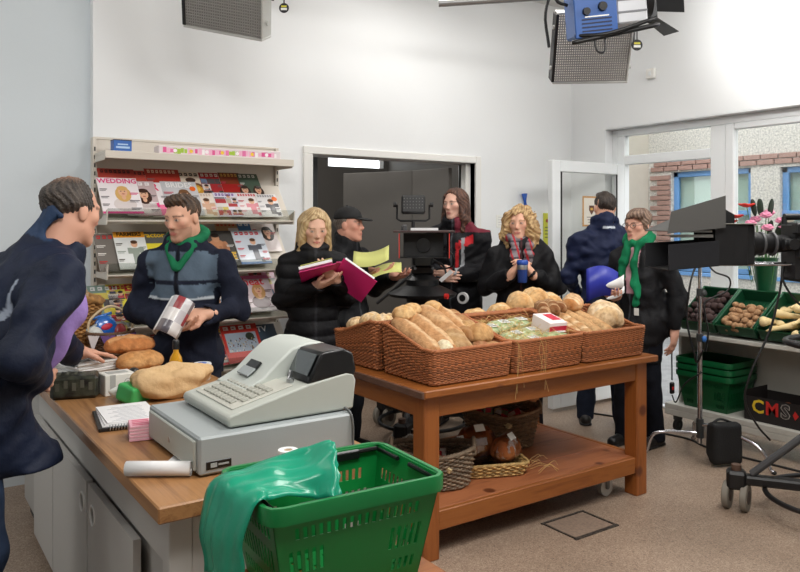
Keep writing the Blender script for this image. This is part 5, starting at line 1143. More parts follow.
sw = thing('cable_switch', 'black inline switch with a red rocker dangling on its lead', 'switch', D(672, 388, 5.3)); MB().box((0, 0, 0), (.035, .025, .08), None, .006).build('case', M_blk, sw); MB().box((-.008, -.0135, 0), (.016, .006, .022), None, .002).build('rocker', mat('red_rocker', (206, 40, 36), .4), sw)
cable('cable', 'thin lead running down to the inline switch', [D(671, 265, 5.3), D(675, 300, 5.3), D(672, 345, 5.3), D(672, 380, 5.3)], .005)
cable('cable', 'lead from the inline switch trailing to the chrome stand', [D(672, 395, 5.3), D(676, 402, 5.25), D(684, 385, 5.1), D(696, 376, 4.98), D(702, 372, 4.97)], .005)
cable('cable', 'black floor cable running along below the shopfront door', [Vector((4.75, 4.25, .006)), Vector((4.85, 3.95, .006)), Vector((4.72, 3.7, .006)), Vector((4.78, 3.3, .006)), Vector((4.70, 3.0, .006)), Vector((4.75, 2.2, .006))], .008)
# ================================================================== STUDIO CAMERAS
M_cb = mat('camera_black', (17, 17, 19), .45); M_cg = mat('camera_grey', (70, 70, 72), .5); M_tyre = mat('grey_tyre', (128, 122, 112), .7)
CR_ = Vector((math.cos(YAW), -math.sin(YAW), 0)); CF_ = Vector((math.sin(YAW), math.cos(YAW), 0))
def pedestal(root, hgt, arm=.50, rot0=0., hub=.13):
    MB().lathe([(hub, .10), (hub*1.15, .16), (hub*1.1, .30), (hub*.75, .36), (hub*.62, .40), (hub*.62, hgt-.25), (hub*.5, hgt-.24), (hub*.5, hgt-.06), (hub*.9, hgt-.03), (hub*.9, hgt)], n=24).build('column', M_cb, root, ang=35)
    for k in range(3):
        a = rot0+k*2*math.pi/3; dv = Vector((math.cos(a), math.sin(a), 0)); pv = Vector((-dv.y, dv.x, 0)); rot = Matrix.Rotation(a, 3, 'Z')
        ar = MB().box(dv*(arm*.55)+Vector((0, 0, .17)), (arm*.9, .075, .05), rot, .01).build('arm', M_cb, root)
        MB().tube([dv*(arm*.85)+Vector((0, 0, .20)), dv*(hub*.6)+Vector((0, 0, .52))], .020, 10).build('strut', M_cg, ar)
        hs_ = MB().box(dv*arm+Vector((0, 0, .165)), (.10, .10, .10), rot, .015).build('caster_housing', M_cb, root); MB().cyl(dv*arm+Vector((0, 0, .21)), dv*arm+Vector((0, 0, .245)), .026, None, 14).build('cap', mat('brown_cap', (86, 64, 52), .6), hs_, ang=40)
        for s_ in (-1, 1):
            pv = (CR_*.8-CF_*.6).normalized(); c = dv*arm+pv*(s_*.046)+Vector((0, 0, .075)); w_ = MB().lathe([(.045, -.017), (.07, -.017), (.075, -.011), (.075, .011), (.07, .017), (.045, .017)], c, 26, frame(pv)).build('wheel', M_tyre, root, ang=35); MB().cyl(c-pv*.019, c+pv*.019, .036, None, 16).build('hub', mat('wheel_hub', (58, 44, 40), .5), w_, ang=40)
    mb = MB(); mb.tube([Vector((math.cos(t)*arm*.72, math.sin(t)*arm*.72, .125)) for t in [2*math.pi*k/40 for k in range(40)]], .014, 8, closed=True); mb.build('cable_guard', M_cb, root, smooth=True)
PC = Vector((4.12, 1.93, 0))
pd_ = thing('camera_pedestal', 'black studio camera pedestal with twin grey wheels, in front of the produce stand', 'pedestal', PC)
pedestal(pd_, 1.12, .50, math.atan2(2.325-1.93, 3.85-4.12))
ring = MB(); ring.tube([(math.cos(t)*.26, math.sin(t)*.26, .93) for t in [2*math.pi*k/40 for k in range(40)]], .016, 8, closed=True); rgo = ring.build('steering_ring', M_cb, pd_, smooth=True)
for k in range(3): MB().cyl((0, 0, .90), (math.cos(k*2.1)*.26, math.sin(k*2.1)*.26, .93), .010, None, 8).build('spoke', M_cb, rgo)
MB().box((0, 0, 1.19), (.20, .18, .13), None, .02).build('pan_head', M_cb, pd_)
# camera body: local +x is where the lens looks
cdir = math.atan2(.55, -.83)
cm = thing('film_camera', 'film camera with a long lens and a matte box with an open grey flap', 'camera', (PC.x+.30*math.cos(cdir), PC.y+.30*math.sin(cdir), 1.262), cdir)
AX = .19   # lens axis height
MB().bb((-.46, -.085, -.004), (-.02, .085, .30), .015).build('body', M_cb, cm); MB().bb((-.63, -.06, .06), (-.461, .06, .24), .012).build('battery', M_cg, cm)
mb = MB(); mb.cyl((.0, 0, AX+.14), (-.22, 0, AX+.14), .018, None, 10); mb.cyl((.0, 0, AX+.10), (.0, 0, AX+.14), .014, None, 8); mb.cyl((-.22, 0, AX+.10), (-.22, 0, AX+.14), .014, None, 8); mb.build('top_handle', M_cb, cm, ang=40)
ln = MB().lathe([(.04, 0), (.046, .02), (.046, .06), (.052, .07), (.052, .12), (.058, .13), (.058, .17), (.064, .18), (.066, .215), (.05, .215)], (-.02, 0, AX), 28, frame((1, 0, 0))).build('lens', M_cb, cm, ang=35)
for x in (.065, .125): MB().lathe([(.060, -.007), (.063, -.005), (.063, .005), (.060, .007)], (x, 0, AX), 36, frame((1, 0, 0))).build('focus_ring', M_cg, ln, ang=30)
for y in (-.045, .045): MB().cyl((-.10, y, AX-.105), (.36, y, AX-.105), .0085, None, 10).build('rod', M_chr, cm, ang=40)
# matte box
mx0, mx1 = .20, .40; mbx = MB().bb((mx0, -.10, AX-.105), (mx0+.05, .10, AX+.10), .008).build('matte_box', M_cb, cm)
for lo, hi in (((mx0+.05, -.125, AX-.105), (mx1, -.118, AX+.10)), ((mx0+.05, .118, AX-.105), (mx1, .125, AX+.10)), ((mx0+.05, -.125, AX+.093), (mx1, .125, AX+.10)), ((mx0+.05, -.125, AX-.105), (mx1, .125, AX-.098))): MB().bb(lo, hi, .002).build('hood_side', M_cb, mbx)
MB().bb((mx0-.02, -.14, AX+.10), (mx1+.06, .14, AX+.106), .002).build('flag_plate', mat('plate_edge', (86, 84, 74), .5), mbx)
M_fl = mat('flag_grey', (78, 77, 75), .6)
fl1 = MB(); fl1.prism([(mx1-.01, -.15, AX+.19), (mx1-.01, .15, AX+.19), (mx1+.27, .17, AX+.065), (mx1+.27, -.17, AX+.065)], (.002, 0, .004)); fl1.build('top_flap', M_fl, mbx)
mb = MB(); mb.prism([(mx1-.02, .158, AX+.085), (mx1-.02, .158, AX+.245), (mx1+.26, .178, AX+.165), (mx1+.28, .178, AX+.055)], (0, .004, 0)); mb.build('side_flag', M_fl, mbx)
for s_ in (-1, 1):
    mb = MB(); mb.prism([(mx1-.01, s_*.125, AX+.19), (mx1+.02, s_*.13, AX+.19), (mx1+.02, s_*.13, AX-.105), (mx1-.08, s_*.125, AX-.105), (mx1-.08, s_*.125, AX+.15)], (0, s_*.004, 0)); mb.build('flap_bracket', M_cb, mbx)
    mb = MB(); mb.prism([(mx1, s_*.13, AX+.02), (mx1+.27, s_*.165, AX-.0), (mx1+.27, s_*.165, AX-.125), (mx1, s_*.13, AX-.105)], (0, s_*.004, 0)); mb.build('side_flap', mat('flag_navy', (22, 23, 28), .5), mbx)
mb = MB(); mb.prism([(mx1, -.13, AX-.105), (mx1, .13, AX-.105), (mx1+.27, .165, AX-.125), (mx1+.27, -.165, AX-.125)], (0, 0, -.004)); mb.build('bottom_flap', M_cb, mbx)
mb = MB(); mb.bb((mx1+.03, .10, AX+.035), (mx1+.24, .13, AX+.05)); mb.bb((mx1+.03, .10, AX+.06), (mx1+.24, .12, AX+.07)); mb.build('filter_tray', mat('tray_alu', (150, 150, 146), .35, .6), mbx)
mb = MB(); mb.box((.02, .085, AX), (.06, .04, .06), None, .006); mb.cyl((.02, .105, AX), (.02, .14, AX), .028, None, 18); mb.build('follow_focus', M_cb, cm, ang=40)
mb = MB(); mb.box((-.05, .11, AX+.08), (.12, .05, .06), None, .008); mb.box((-.06, .11, AX-.02), (.10, .05, .10), None, .008); mb.build('electronics', M_cb, cm)
cable('cable', 'black lead looping behind the long-lens camera', [D(785, 262, 3.95), D(783, 280, 3.92), D(795, 300, 3.9), D(808, 310, 3.9)], .006)
cable('cable', 'striped black and yellow lead hanging from the camera rods', [D(783, 262, 4.0), D(780, 290, 4.0), D(770, 330, 4.0), D(752, 370, 4.0), D(745, 400, 4.02), D(757, 425, 4.05), D(770, 440, 4.1)], .006)
# camera in the doorway, lens towards the shop
QC = Vector((3.24, 4.42, 0)); qa = math.atan2(-.83, -.57)
dp = thing('camera_pedestal', 'black camera pedestal standing in the doorway under the broadcast camera', 'pedestal', QC); pedestal(dp, 1.02, .44, qa+R(100))
MB().lathe([(.10, 1.02), (.24, 1.03), (.25, 1.05), (.20, 1.075), (.12, 1.11), (.12, 1.15), (.07, 1.19)], n=28).build('steering_plate', M_cb, dp, ang=35)
mb = MB(); mb.cyl((.02, -.24, 1.045), (.03, -.26, 1.045), .02, None, 10); mb.build('red_lock', mat('red_rocker', (206, 40, 36), .4), dp)
bcam = thing('broadcast_camera', 'black broadcast camera with a wide red-edged matte box and top light, in the doorway', 'camera', (QC.x, QC.y, 1.19), qa)
MB().bb((-.10, -.08, 0), (.06, .08, .06), .01).build('base_plate', M_cb, bcam); bd_ = MB().bb((-.30, -.075, .06), (.10, .075, .27), .015).build('body', M_cb, bcam)
MB().bb((.101, -.055, .065), (.106, .055, .135), .003).build('monitor', mat('dark_screen', (66, 70, 70), .2), bcam)
MB().lathe([(.06, 0), (.065, .02), (.06, .09), (.05, .1)], (.10, 0, .215), 24, frame((1, 0, 0))).build('lens', M_cb, bcam, ang=35)
hb = MB().bb((.20, -.14, .135), (.205, .14, .30), .001).build('matte_box', M_cb, bcam)
for lo, hi in (((.205, -.17, .13), (.36, -.165, .30)), ((.205, .165, .13), (.36, .17, .30)), ((.205, -.17, .13), (.36, .17, .135))): MB().bb(lo, hi, .001).build('hood_side', M_cb, hb)
for y in (-.172, .169): MB().bb((.355, y, .13), (.365, y+.004, .30)).build('red_edge', mat('red_edge', (226, 60, 46), .4, emit=((226, 60, 46), .25)), hb)
MB().bb((.0, -.21, .305), (.38, .21, .318), .002).build('top_flag', mat('flag_top', (64, 44, 42), .5), hb)
MB().lathe([(.045, 0), (.05, .01), (.05, .02), (.035, .02)], (.206, 0, .215), 24, frame((1, 0, 0))).build('lens_front', mat('lens_glass', (14, 14, 18), .08, coat=1.), hb, ang=40)
for y in (-.12, .12): MB().cyl((.0, y*.5, .06), (.36, y*.5, .06), .009, None, 8).build('rod', M_cg, bcam)
mb = MB(); mb.bb((.10, -.09, .319), (.28, .10, .335)); mb.build('script_pages', M_paper, bcam)
mb = MB()
for k in range(5): mb.box((.12+.03*k, -.13-.01*(k % 2), .335), (.03, .03, .03+.01*(k % 3)), None, .004)
mb.build('connectors', M_cg, bcam)
tl = MB().box((.12, -.07, .50), (.08, .17, .13), Euler((0, R(-6), 0)).to_matrix(), .012).build('top_light', M_cb, bcam)
mb = MB()
for i in range(5):
    for j in range(7): mb.box((.162, -.135+j*.0215, .455+i*.022), (.004, .008, .008), None, .001)
tag(mb.build('leds', mat('led_dull', (96, 96, 94), .3), tl), kind='stuff')
mb = MB(); mb.tube([(.12, -.185, .50), (.12, -.185, .40), (.12, -.16, .385), (.12, .02, .385), (.12, .045, .40), (.12, .045, .50)], .008, 6); mb.cyl((.12, -.07, .385), (.12, -.07, .32), .012, None, 8)
for y in (-.20, .06): mb.cyl((.12, y-.012, .50), (.12, y+.012, .50), .018, None, 10)
mb.build('yoke', M_cb, tl)
mb = MB(); mb.tube([(-.05, .08, .1), (-.1, .16, .05), (-.06, .17, -.03), (.0, .10, -.02)], .008, 6, sm=5); mb.tube([(.0, .08, .2), (.05, .2, .16), (.02, .22, .06), (-.02, .1, .03)], .006, 6, sm=5); mb.build('leads', M_cb, bcam, smooth=True)
mb = MB(); mb.cyl((-.1, -.06, .0), (-.35, -.34, -.25), .012, None, 10); mb.build('pan_handle', M_cg, bcam)
# ================================================================== HANGING LAMPS AND PIPES
M_pipe = mat('grid_pipe', (150, 150, 150), .4, .6)
CR = Vector((math.cos(YAW), -math.sin(YAW), 0)); CF = Vector((math.sin(YAW), math.cos(YAW), 0)); UZ = Vector((0, 0, 1))
pipes = [((3.05, 3.98, 3.02), (4.05, 3.30, 3.10)), ((-.5, 4.45, 3.16), (2.4, 4.0, 3.16)), ((.6, .7, 3.46), (5.0, 1.7, 3.46))]
for i, (a, b) in enumerate(pipes):
    g_ = thing('lighting_pipe', ('grey lighting pipe carrying the blue spotlight', 'grey lighting pipe above the magazine rack', 'grey lighting pipe across the middle of the ceiling')[i], 'pipe', Vector(a)); A = Vector(a); B_ = Vector(b); MB().cyl((0, 0, 0), B_-A, .024, None, 14).build('pipe', M_pipe, g_, ang=40)
    for t in (.15, .85): p = (B_-A)*t; MB().cyl(p, Vector((p.x, p.y, CEIL-A.z)), .008, None, 8).build('drop_rod', M_pipe, g_)
def softbox(name, label, LL, right, up, w_, h_, grp=None, yoke=True):
    """louvred fluorescent head; LL lower left corner of the grid, facing right x up"""
    right = right.normalized(); up = (up-right*up.dot(right)).normalized(); nrm = right.cross(up); M = Matrix((right, up, nrm)).transposed().to_4x4(); M.translation = LL+right*w_/2+up*h_/2
    r = thing(name, label, 'lamp', M.translation, 0, grp); r.matrix_world = M
    M_al = mat('fixture_aluminium', (196, 196, 192), .35, .5); M_gr = mat('louvre_grey', (176, 173, 169), .45, .3)
    MB().bb((-w_/2, -h_/2, -.11), (w_/2, h_/2, -.095), .004).build('back_plate', M_cb, r)
    for lo, hi, m_ in (((-w_/2-.012, -h_/2-.012, -.10), (w_/2+.012, -h_/2, .012), M_al), ((-w_/2-.012, h_/2, -.10), (w_/2+.012, h_/2+.012, .012), M_al), ((-w_/2-.02, -h_/2, -.10), (-w_/2, h_/2, .008), M_cb), ((w_/2, -h_/2, -.10), (w_/2+.012, h_/2, .008), M_al)): MB().bb(lo, hi, .003).build('housing_side', m_, r)
    MB().bb((-w_/2, -h_/2, -.04), (w_/2, h_/2, -.034)).build('diffuser', mat('grid_diffuser', (206, 196, 184), .6, emit=((214, 209, 204), .9)), r)
    mb = MB(); n1 = int(w_/.014); n2 = int(h_/.016)
    for k in range(n1+1): x = -w_/2+w_*k/n1; mb.bb((x-.0012, -h_/2, -.03), (x+.0012, h_/2, 0))
    for k in range(n2+1): y = -h_/2+h_*k/n2; mb.bb((-w_/2, y-.0012, -.03), (w_/2, y+.0012, 0))
    tag(mb.build('louvre', M_gr, r), kind='stuff')
    for sx in (-1, 1):
        for sy in (-.3, .3): MB().cyl((sx*(w_/2+.02), h_*sy, -.03), (sx*(w_/2+.03), h_*sy, -.03), .014, None, 10).build('bolt', M_al, r)
    if yoke: MB().tube([(-w_/2-.04, 0, -.05), (-w_/2-.05, h_*.45, -.2), (-w_/2+.05, h_*.7, -.3), (w_/2-.05, h_*.7, -.3), (w_/2+.05, h_*.45, -.2), (w_/2+.04, 0, -.05)], .010, 6, sm=4).build('yoke', M_cb, r)
    return r
softbox('fluorescent_lamp', 'louvred fluorescent lamp head hanging above the magazine rack', D(186, 25, 4.3), D(267, 40, 4.18)-D(186, 25, 4.3), UZ*.85-CF*.42, .475, .42, 'louvred lamp heads')
softbox('fluorescent_lamp', 'louvred fluorescent lamp head hanging behind the blue spotlight', D(554, 82, 5.0), D(624, 81, 5.0)-D(554, 82, 5.0), UZ*.85-CF*.42+CR*.16, .475, .44, 'louvred lamp heads')
for (px_, py_, d_), lab in (((284, 8, 4.2), 'oval black tag with a yellow label hanging from the lamp above the rack'), ((637, 45, 4.85), 'oval black tag with a yellow label hanging by the blue spotlight')):
    g_ = thing('inspection_tag', lab, 'tag', D(px_, py_, d_), -YAW); s_ = 1. if px_ < 400 else 1.3
    MB().lathe([(.026*s_, -.003), (.028*s_, 0), (.026*s_, .003)], (0, 0, 0), 20, Euler((R(90), 0, 0)).to_matrix()).build('disc', M_cb, g_); mb = MB(); mb.box((0, -.004, .008*s_), (.03*s_, .001, .010*s_)); mb.build('yellow_label', mat('yellow_label', (214, 206, 60), .5), g_); MB().box((0, -.004, -.007*s_), (.034*s_, .001, .012*s_)).build('white_label', M_lab, g_); MB().tube([(0, 0, .027*s_), (0, 0, .11)], .004, 5).build('cord', M_cb, g_)
# blue spotlight: built in its own frame (x right, y away from us, z up)
LA = D(590, 12, 4.5); M_ab = mat('spot_blue', (52, 92, 158), .4); M_as = mat('spot_silver', (206, 208, 212), .35, .3)
spt = thing('blue_spotlight', 'blue and silver film spotlight hanging from the pipe, aimed at the wall', 'lamp', LA, -YAW); spt.rotation_euler = (R(8), R(-6), -YAW)
MB().bb((-.13, -.14, -.16), (.12, -.125, .20), .006).build('rear_panel', M_ab, spt); MB().bb((-.12, -.124, -.15), (.11, .14, .20), .012).build('blue_housing', M_ab, spt)
sl_ = MB().bb((.121, -.13, -.10), (.30, .13, .16), .01).build('silver_housing', M_as, spt)
for z in (-.04, .03): MB().bb((.125, -.134, z), (.298, -.1305, z+.012), .001).build('rib', mat('rib_grey', (120, 122, 126), .4), sl_)
mb = MB(); add_text(mb, 'ARRI', .05, Matrix.Translation((.235, -.1345, .095)) @ Matrix.Rotation(R(90), 4, 'X'), None, .0008); mb.build('lettering', M_cb, sl_)
for x, z, r_ in ((-.06, -.01, .024), (.035, .01, .028)): MB().cyl((x, -.141, z), (x, -.165, z), r_, r_*.85, 16).build('control_knob', M_cb, spt, ang=40)
for k in range(4): MB().bb((-.09, -.143, -.06-.022*k), (.085, -.141, -.052-.022*k)).build('vent_slot', mat('vent_dark', (22, 34, 66), .5), spt)
MB().bb((-.07, -.144, -.045), (.07, -.1405, -.038)).build('label_strip', M_lab, spt)
mb = MB(); mb.tube([(-.16, -.16, -.18), (.0, -.17, -.165), (.32, -.16, -.13), (.34, -.12, -.125)], .014, 8, sm=5); mb.tube([(-.13, -.12, -.14), (.05, -.19, -.15), (.33, -.18, -.09)], .012, 8, sm=5); mb.build('yoke_bar', M_cb, spt, smooth=True)
mb = MB(); mb.tube([(-.03, -.16, -.17), (-.02, -.17, -.24), (.02, -.17, -.25), (.035, -.16, -.17)], .006, 6, sm=5); mb.build('safety_loop', M_cb, spt, smooth=True)
mb = MB(); mb.tube([(-.13, 0, .05), (-.20, 0, .10), (-.20, 0, .30), (0, 0, .36)], .010, 6, sm=4); mb.build('bracket', M_cb, spt, smooth=True)
MB().lathe([(.10, 0), (.115, .01), (.115, .05), (.095, .05), (.09, .02)], (.30, 0, .04), 28, frame((1, 0, 0))).build('lens_ring', M_cb, spt, ang=35)
MB().lathe([(.088, 0), (.08, .012), (.05, .025), (.01, .03)], (.32, 0, .04), 28, frame((1, 0, 0))).build('lens', mat('lit_lens', (255, 255, 255), .2, emit=((255, 252, 246), 30)), spt, smooth=True)
for k in range(4):
    a = k*math.pi/2; dv = Vector((0, math.cos(a), math.sin(a))); pv = Vector((0, -math.sin(a), math.cos(a))); c = Vector((.36, 0, .04))+dv*.115
    mb = MB(); mb.prism([c-pv*.09, c+pv*.09, c+pv*.12+dv*.10+Vector((.12, 0, 0)), c-pv*.12+dv*.10+Vector((.12, 0, 0))], Vector((-.002, 0, 0))+dv*.002); mb.build('barn_door', M_cb, spt)
l = bpy.data.lights.new('spotlight_beam', 'SPOT'); l.energy = 85; l.spot_size = R(95); l.spot_blend = .8; l.shadow_soft_size = .09; l.color = (1, .99, .97)
lo_ = bpy.data.objects.new('spotlight_beam', l); COL.objects.link(lo_); lo_.location = LA+CR*.42+UZ*.04; lo_.rotation_euler = (Vector((5.32, 2.6, 3.35))-lo_.location).to_track_quat('-Z', 'Y').to_euler()
# ceiling soft lights that carry the lamp_light areas; the last two house added fill
proto = None
for i, (a, b, sx, sy, pw) in enumerate(LAMPS):
    dv = (Vector(a)-Vector(b)).normalized(); r = thing('ceiling_softlight', ('softlight in the ceiling above the middle of the shop', 'softlight in the ceiling towards the window', 'softlight in the ceiling behind the counter', 'softlight in the ceiling above the doorway', 'added fill softlight on the staff side, brightening the recess wall', 'added fill softlight brightening the corridor behind the doorway')[i], 'lamp', Vector(a)+dv*.03); r.rotation_euler = (Vector(b)-Vector(a)).to_track_quat('-Z', 'Y').to_euler()
    MB().bb((-sx/2-.02, -sy/2-.02, .02), (sx/2+.02, sy/2+.02, .10), .01).build('housing', M_cb, r); MB().bb((-sx/2, -sy/2, .012), (sx/2, sy/2, .02)).build('diffuser', mat('lit_diffuser', (250, 248, 240), .6, emit=((255, 248, 236), 3)), r)
    MB().cyl((0, 0, .10), (0, 0, .12), .03, None, 10).build('mount', M_pipe, r)
# ================================================================== SMALL THINGS ON WALLS AND DOOR
brs = thing('blue_brush', 'blue brush hanging on a hook on the white wall', 'brush', (4.71, 4.885, 1.70)); MB().tube([(0, -.01, .0), (-.012, -.012, .05), (-.02, -.014, .12)], [.016, .012, .026], 8).build('handle', mat('brush_blue', (30, 84, 176), .5), brs, smooth=True); MB().ell((.004, -.012, -.02), (.03, .018, .035)).build('bristles', mat('brush_navy', (24, 50, 110), .8), brs, smooth=True); MB().box((0, .008, .1), (.02, .012, .03), None, .002).build('hook', M_white, brs)
sgn = thing('yellow_notice', 'narrow yellow-green notice board strip on the back wall', 'sign', (4.985, 4.893, 1.50)); MB().box((0, 0, 0), (.075, .012, .30), None, .002).build('board', mat('notice_yellow', (206, 206, 70), .6), sgn); mb = MB(); mb.cyl((0, -.007, .08), (0, -.0085, .08), .016, None, 14); mb.build('emblem', mat('notice_red', (150, 70, 50), .6), sgn)
for k in range(4): MB().box((0, -.0066, .02-.03*k), (.05, .001, .010)).build('print_line', mat('notice_ink', (110, 120, 60), .6), sgn)
swp = thing('wall_notice', 'small white laminated notice taped to the back wall', 'notice', (4.46, 4.896, 1.575)); MB().box((0, 0, 0), (.16, .004, .11), None, .001).build('sheet', M_lab, swp)
for k in range(4): MB().box((0, -.0026, .035-.022*k), (.12, .001, .006)).build('print_line', mat('faint_ink', (206, 206, 206), .7), swp)
swb = thing('wall_switch', 'white switch box high on the wall above the shopfront', 'switch', (5.31, 4.0, 2.81)); MB().box((-.008, 0, 0), (.035, .085, .085), None, .005).build('box', M_white, swb); MB().box((-.028, 0, 0), (.008, .022, .034), None, .002).build('rocker', M_upvc, swb)
pst = thing('certificate', 'framed-looking certificate with a brown shield stuck on the door glass', 'poster', (5.02, 4.397, 1.66)); MB().box((0, 0, 0), (.22, .004, .26), None, .0005).build('border', mat('cert_border', (186, 140, 84), .6), pst); MB().box((0, -.0022, 0), (.19, .001, .23)).build('paper', mat('cert_paper', (214, 208, 196), .7), pst)
mb = MB(); mb.prism([(-.03, -.003, .05), (.03, -.003, .05), (.032, -.003, .01), (0, -.003, -.03), (-.032, -.003, .01)], (0, -.001, 0)); sh_ = mb.build('shield', mat('shield_brown', (96, 56, 40), .6), pst); MB().box((0, -.0045, .02), (.03, .001, .02)).build('charge', mat('shield_gold', (206, 160, 70), .5), sh_)
for k in range(3): MB().box((0, -.003, -.05-.022*k), (.12-.02*k, .001, .007)).build('print_line', mat('cert_ink', (130, 120, 110), .7), pst)
# ================================================================== PEOPLE
mat('skin', (214, 168, 142), .5, attr=True, spec=.35); mat('hair_strands', (90, 60, 40), .5, attr=True, bump=(120, .7, 3)); mat('cloth', (30, 32, 40), .85, attr=True, bump=(26, .55, 4), spec=.15)
mat('shell_cloth', (24, 24, 26), .62, attr=True, bump=(24, .6, 4), spec=.22); mat('leather', (26, 24, 24), .45)
CAMDIR = -Vector((math.sin(YAW), math.cos(YAW), 0)); IMR = Vector((math.cos(YAW), -math.sin(YAW), 0))
def facing(a): return (CAMDIR*math.cos(R(a))+IMR*math.sin(R(a))).normalized()
class Rig: pass
def rig(base, a, Hh, lean=0., roll=0., hyaw=0., hpitch=0., hroll=0., arms=None, feet=None, shw=.185, drop=0.):
    """joints in world space. a: facing (0 = to the camera, + = to the right of the picture)"""
    g = Rig(); s = Hh/1.75; g.s = s; f = facing(a); l = Vector((-f.y, f.x, 0)); u = Vector((0, 0, 1)); b = Vector((base[0], base[1], 0)); g.f, g.l, g.b = f, l, b
    g.B = lambda x, y, z: b+l*x+f*y+u*z
    g.hip = g.B(0, 0, .94*s-drop); Rm = Matrix.Rotation(R(lean), 3, l) @ Matrix.Rotation(R(roll), 3, f)
    g.tu = Rm @ u; g.tf = Rm @ f; g.tl = Rm @ l
    T = lambda x, y, z: g.hip+g.tl*x+g.tf*y+g.tu*z
    g.T = T; g.chest = T(0, .0, .33*s); g.waist = T(0, 0, .14*s); g.neck = T(0, -.005, .535*s)
    g.sh = [T(q*shw*s, -.01, .435*s) for q in (-1, 1)]     # right, left
    hf = facing(a+hyaw); hl = Vector((-hf.y, hf.x, 0)); Hm = Matrix.Rotation(R(hpitch), 3, hl) @ Matrix.Rotation(R(hroll), 3, hf)
    g.hf, g.hl, g.hu = Hm @ hf, Hm @ hl, Hm @ u; g.hs = min(s, .985)
    g.head = g.neck+(g.tu*.5+g.hu*.5).normalized()*(.145*s)+g.tf*.025*s
    g.Hd = lambda x, y, z: g.head+(g.hl*x+g.hf*y+g.hu*z)*g.hs
    g.hrot = np.array(Matrix((g.hl, g.hf, g.hu)).transposed())
    g.hips = [T(q*.085*s, 0, -.02) for q in (-1, 1)]
    ft = feet or ((-.11, .03), (.11, -.03)); g.ank = [g.B(x*s, y, .085) for x, y in ft]; g.knee = [(g.hips[i]*.5+g.ank[i]*.5)+f*.03 for i in (0, 1)]
    arms = arms or {}; g.elb = []; g.wri = []
    for i, q in enumerate((-1, 1)):
        e, w_ = arms.get('RL'[i], ((q*.27, -.03, 1.13*s), (q*.28, .06, .88*s)))
        g.elb.append(Vector(e) if isinstance(e, Vector) else g.B(*e)); g.wri.append(Vector(w_) if isinstance(w_, Vector) else g.B(*w_))
    return g
def P3_(v): return tuple(v)
def hand_prims(w_, d, n, side, curl=.5, s=1., spread=1.):
    """wrist w_, direction d, palm normal n (palm side), side = +1/-1 thumb side vector sign"""
    d = d.normalized(); n = (n-d*n.dot(d)).normalized(); t = d.cross(n)*side; pr = []
    Rm = np.array(Matrix((t, d, n)).transposed())
    pr.append(('e', P3_(w_+d*.045*s), (.042*s, .052*s, .019*s), Rm, .012, 'u')); pr.append(('c', P3_(w_-d*.03), P3_(w_+d*.02), .027*s, .027*s, .02, 'u'))
    for k, (o, ln) in enumerate(((.030, .074), (.0105, .084), (-.0105, .078), (-.030, .062))):
        p = w_+d*(.085-.004*abs(k-1.2))*s+t*o*s; dd = d+t*o*.9*spread; dd.normalize(); r = .0088*s; c = curl*(1+.08*k); ax = t
        for m_, frac in enumerate((.42, .32, .26)):
            dd2 = Matrix.Rotation(-c*(.75 if m_ == 0 else 1.05)*side, 3, ax) @ dd if True else dd
            # bend towards the palm normal
            ang = c*(.8+.5*m_); dd2 = (dd*math.cos(ang)+n*math.sin(ang)).normalized(); q = p+dd2*ln*frac*1.25*s; pr.append(('c', P3_(p), P3_(q), r, r*.92, .006, 'u')); p = q; r *= .93
    p = w_+d*.022*s+t*.032*s; dd = (d*.62+t*.72+n*.35).normalized(); q = p+dd*.042*s; pr.append(('c', P3_(p), P3_(q), .0135*s, .0105*s, .012, 'u')); dd = (d*.9+t*.15+n*.45).normalized(); pr.append(('c', P3_(q), P3_(q+dd*.034*s), .0105*s, .0085*s, .006, 'u')); return pr
def head_prims(g, fem=False):
    H = lambda x, y, z: P3_(g.Hd(x, y, z)); s = g.hs; rt = g.hrot; E = lambda c, r, k, op='u', ro=rt: ('e', H(*c), tuple(q*s for q in r), ro, k*s, op); C = lambda a, b, ra, rb, k, op='u': ('c', H(*a), H(*b), ra*s, rb*s, k*s, op)
    jw = .9 if fem else 1.
    pr = [E((0, -.012, .038), (.074, .094, .082), 0), E((0, .022, -.03), (.060, .070, .078), .04)]
    for q in (-1, 1):
        pr += [C((q*.048*jw, .0, -.055), (q*.018, .062, -.096), .020, .018, .03), E((q*.042, .055, -.012), (.024, .024, .022), .02)]
    pr += [E((0, .070, -.100), (.022*jw, .018, .016), .02), C((-.036, .077, .027), (.036, .077, .027), .009, .009, .02)]
    for q in (-1, 1): pr.append(('e', H(q*.032, .108, .005), (.019*s, .019*s, .012*s), rt, .014*s, 's'))
    for q in (-1, 1): pr.append(E((q*.032, .076, .006), (.0135, .0135, .0125), .003))
    pr += [C((0, .086, .016), (0, .104, -.026), .0075, .0105, .012), C((-.010, .094, -.031), (.010, .094, -.031), .0075, .0075, .006), C((-.020, .083, -.060), (.020, .083, -.060), .008, .008, .008), C((-.014, .084, -.071), (.014, .084, -.071), .008, .008, .006), C((-.016, .094, -.0655), (.016, .094, -.0655), .0022, .0022, .003, 's')]
    for q in (-1, 1): pr.append(E((q*.077, -.008, -.004), (.009, .020, .031), .006))
    pr.append(C((0, -.03, -.05), (0, -.035, -.13), .056*(.86 if fem else 1), .058*(.86 if fem else 1), .03)); return pr
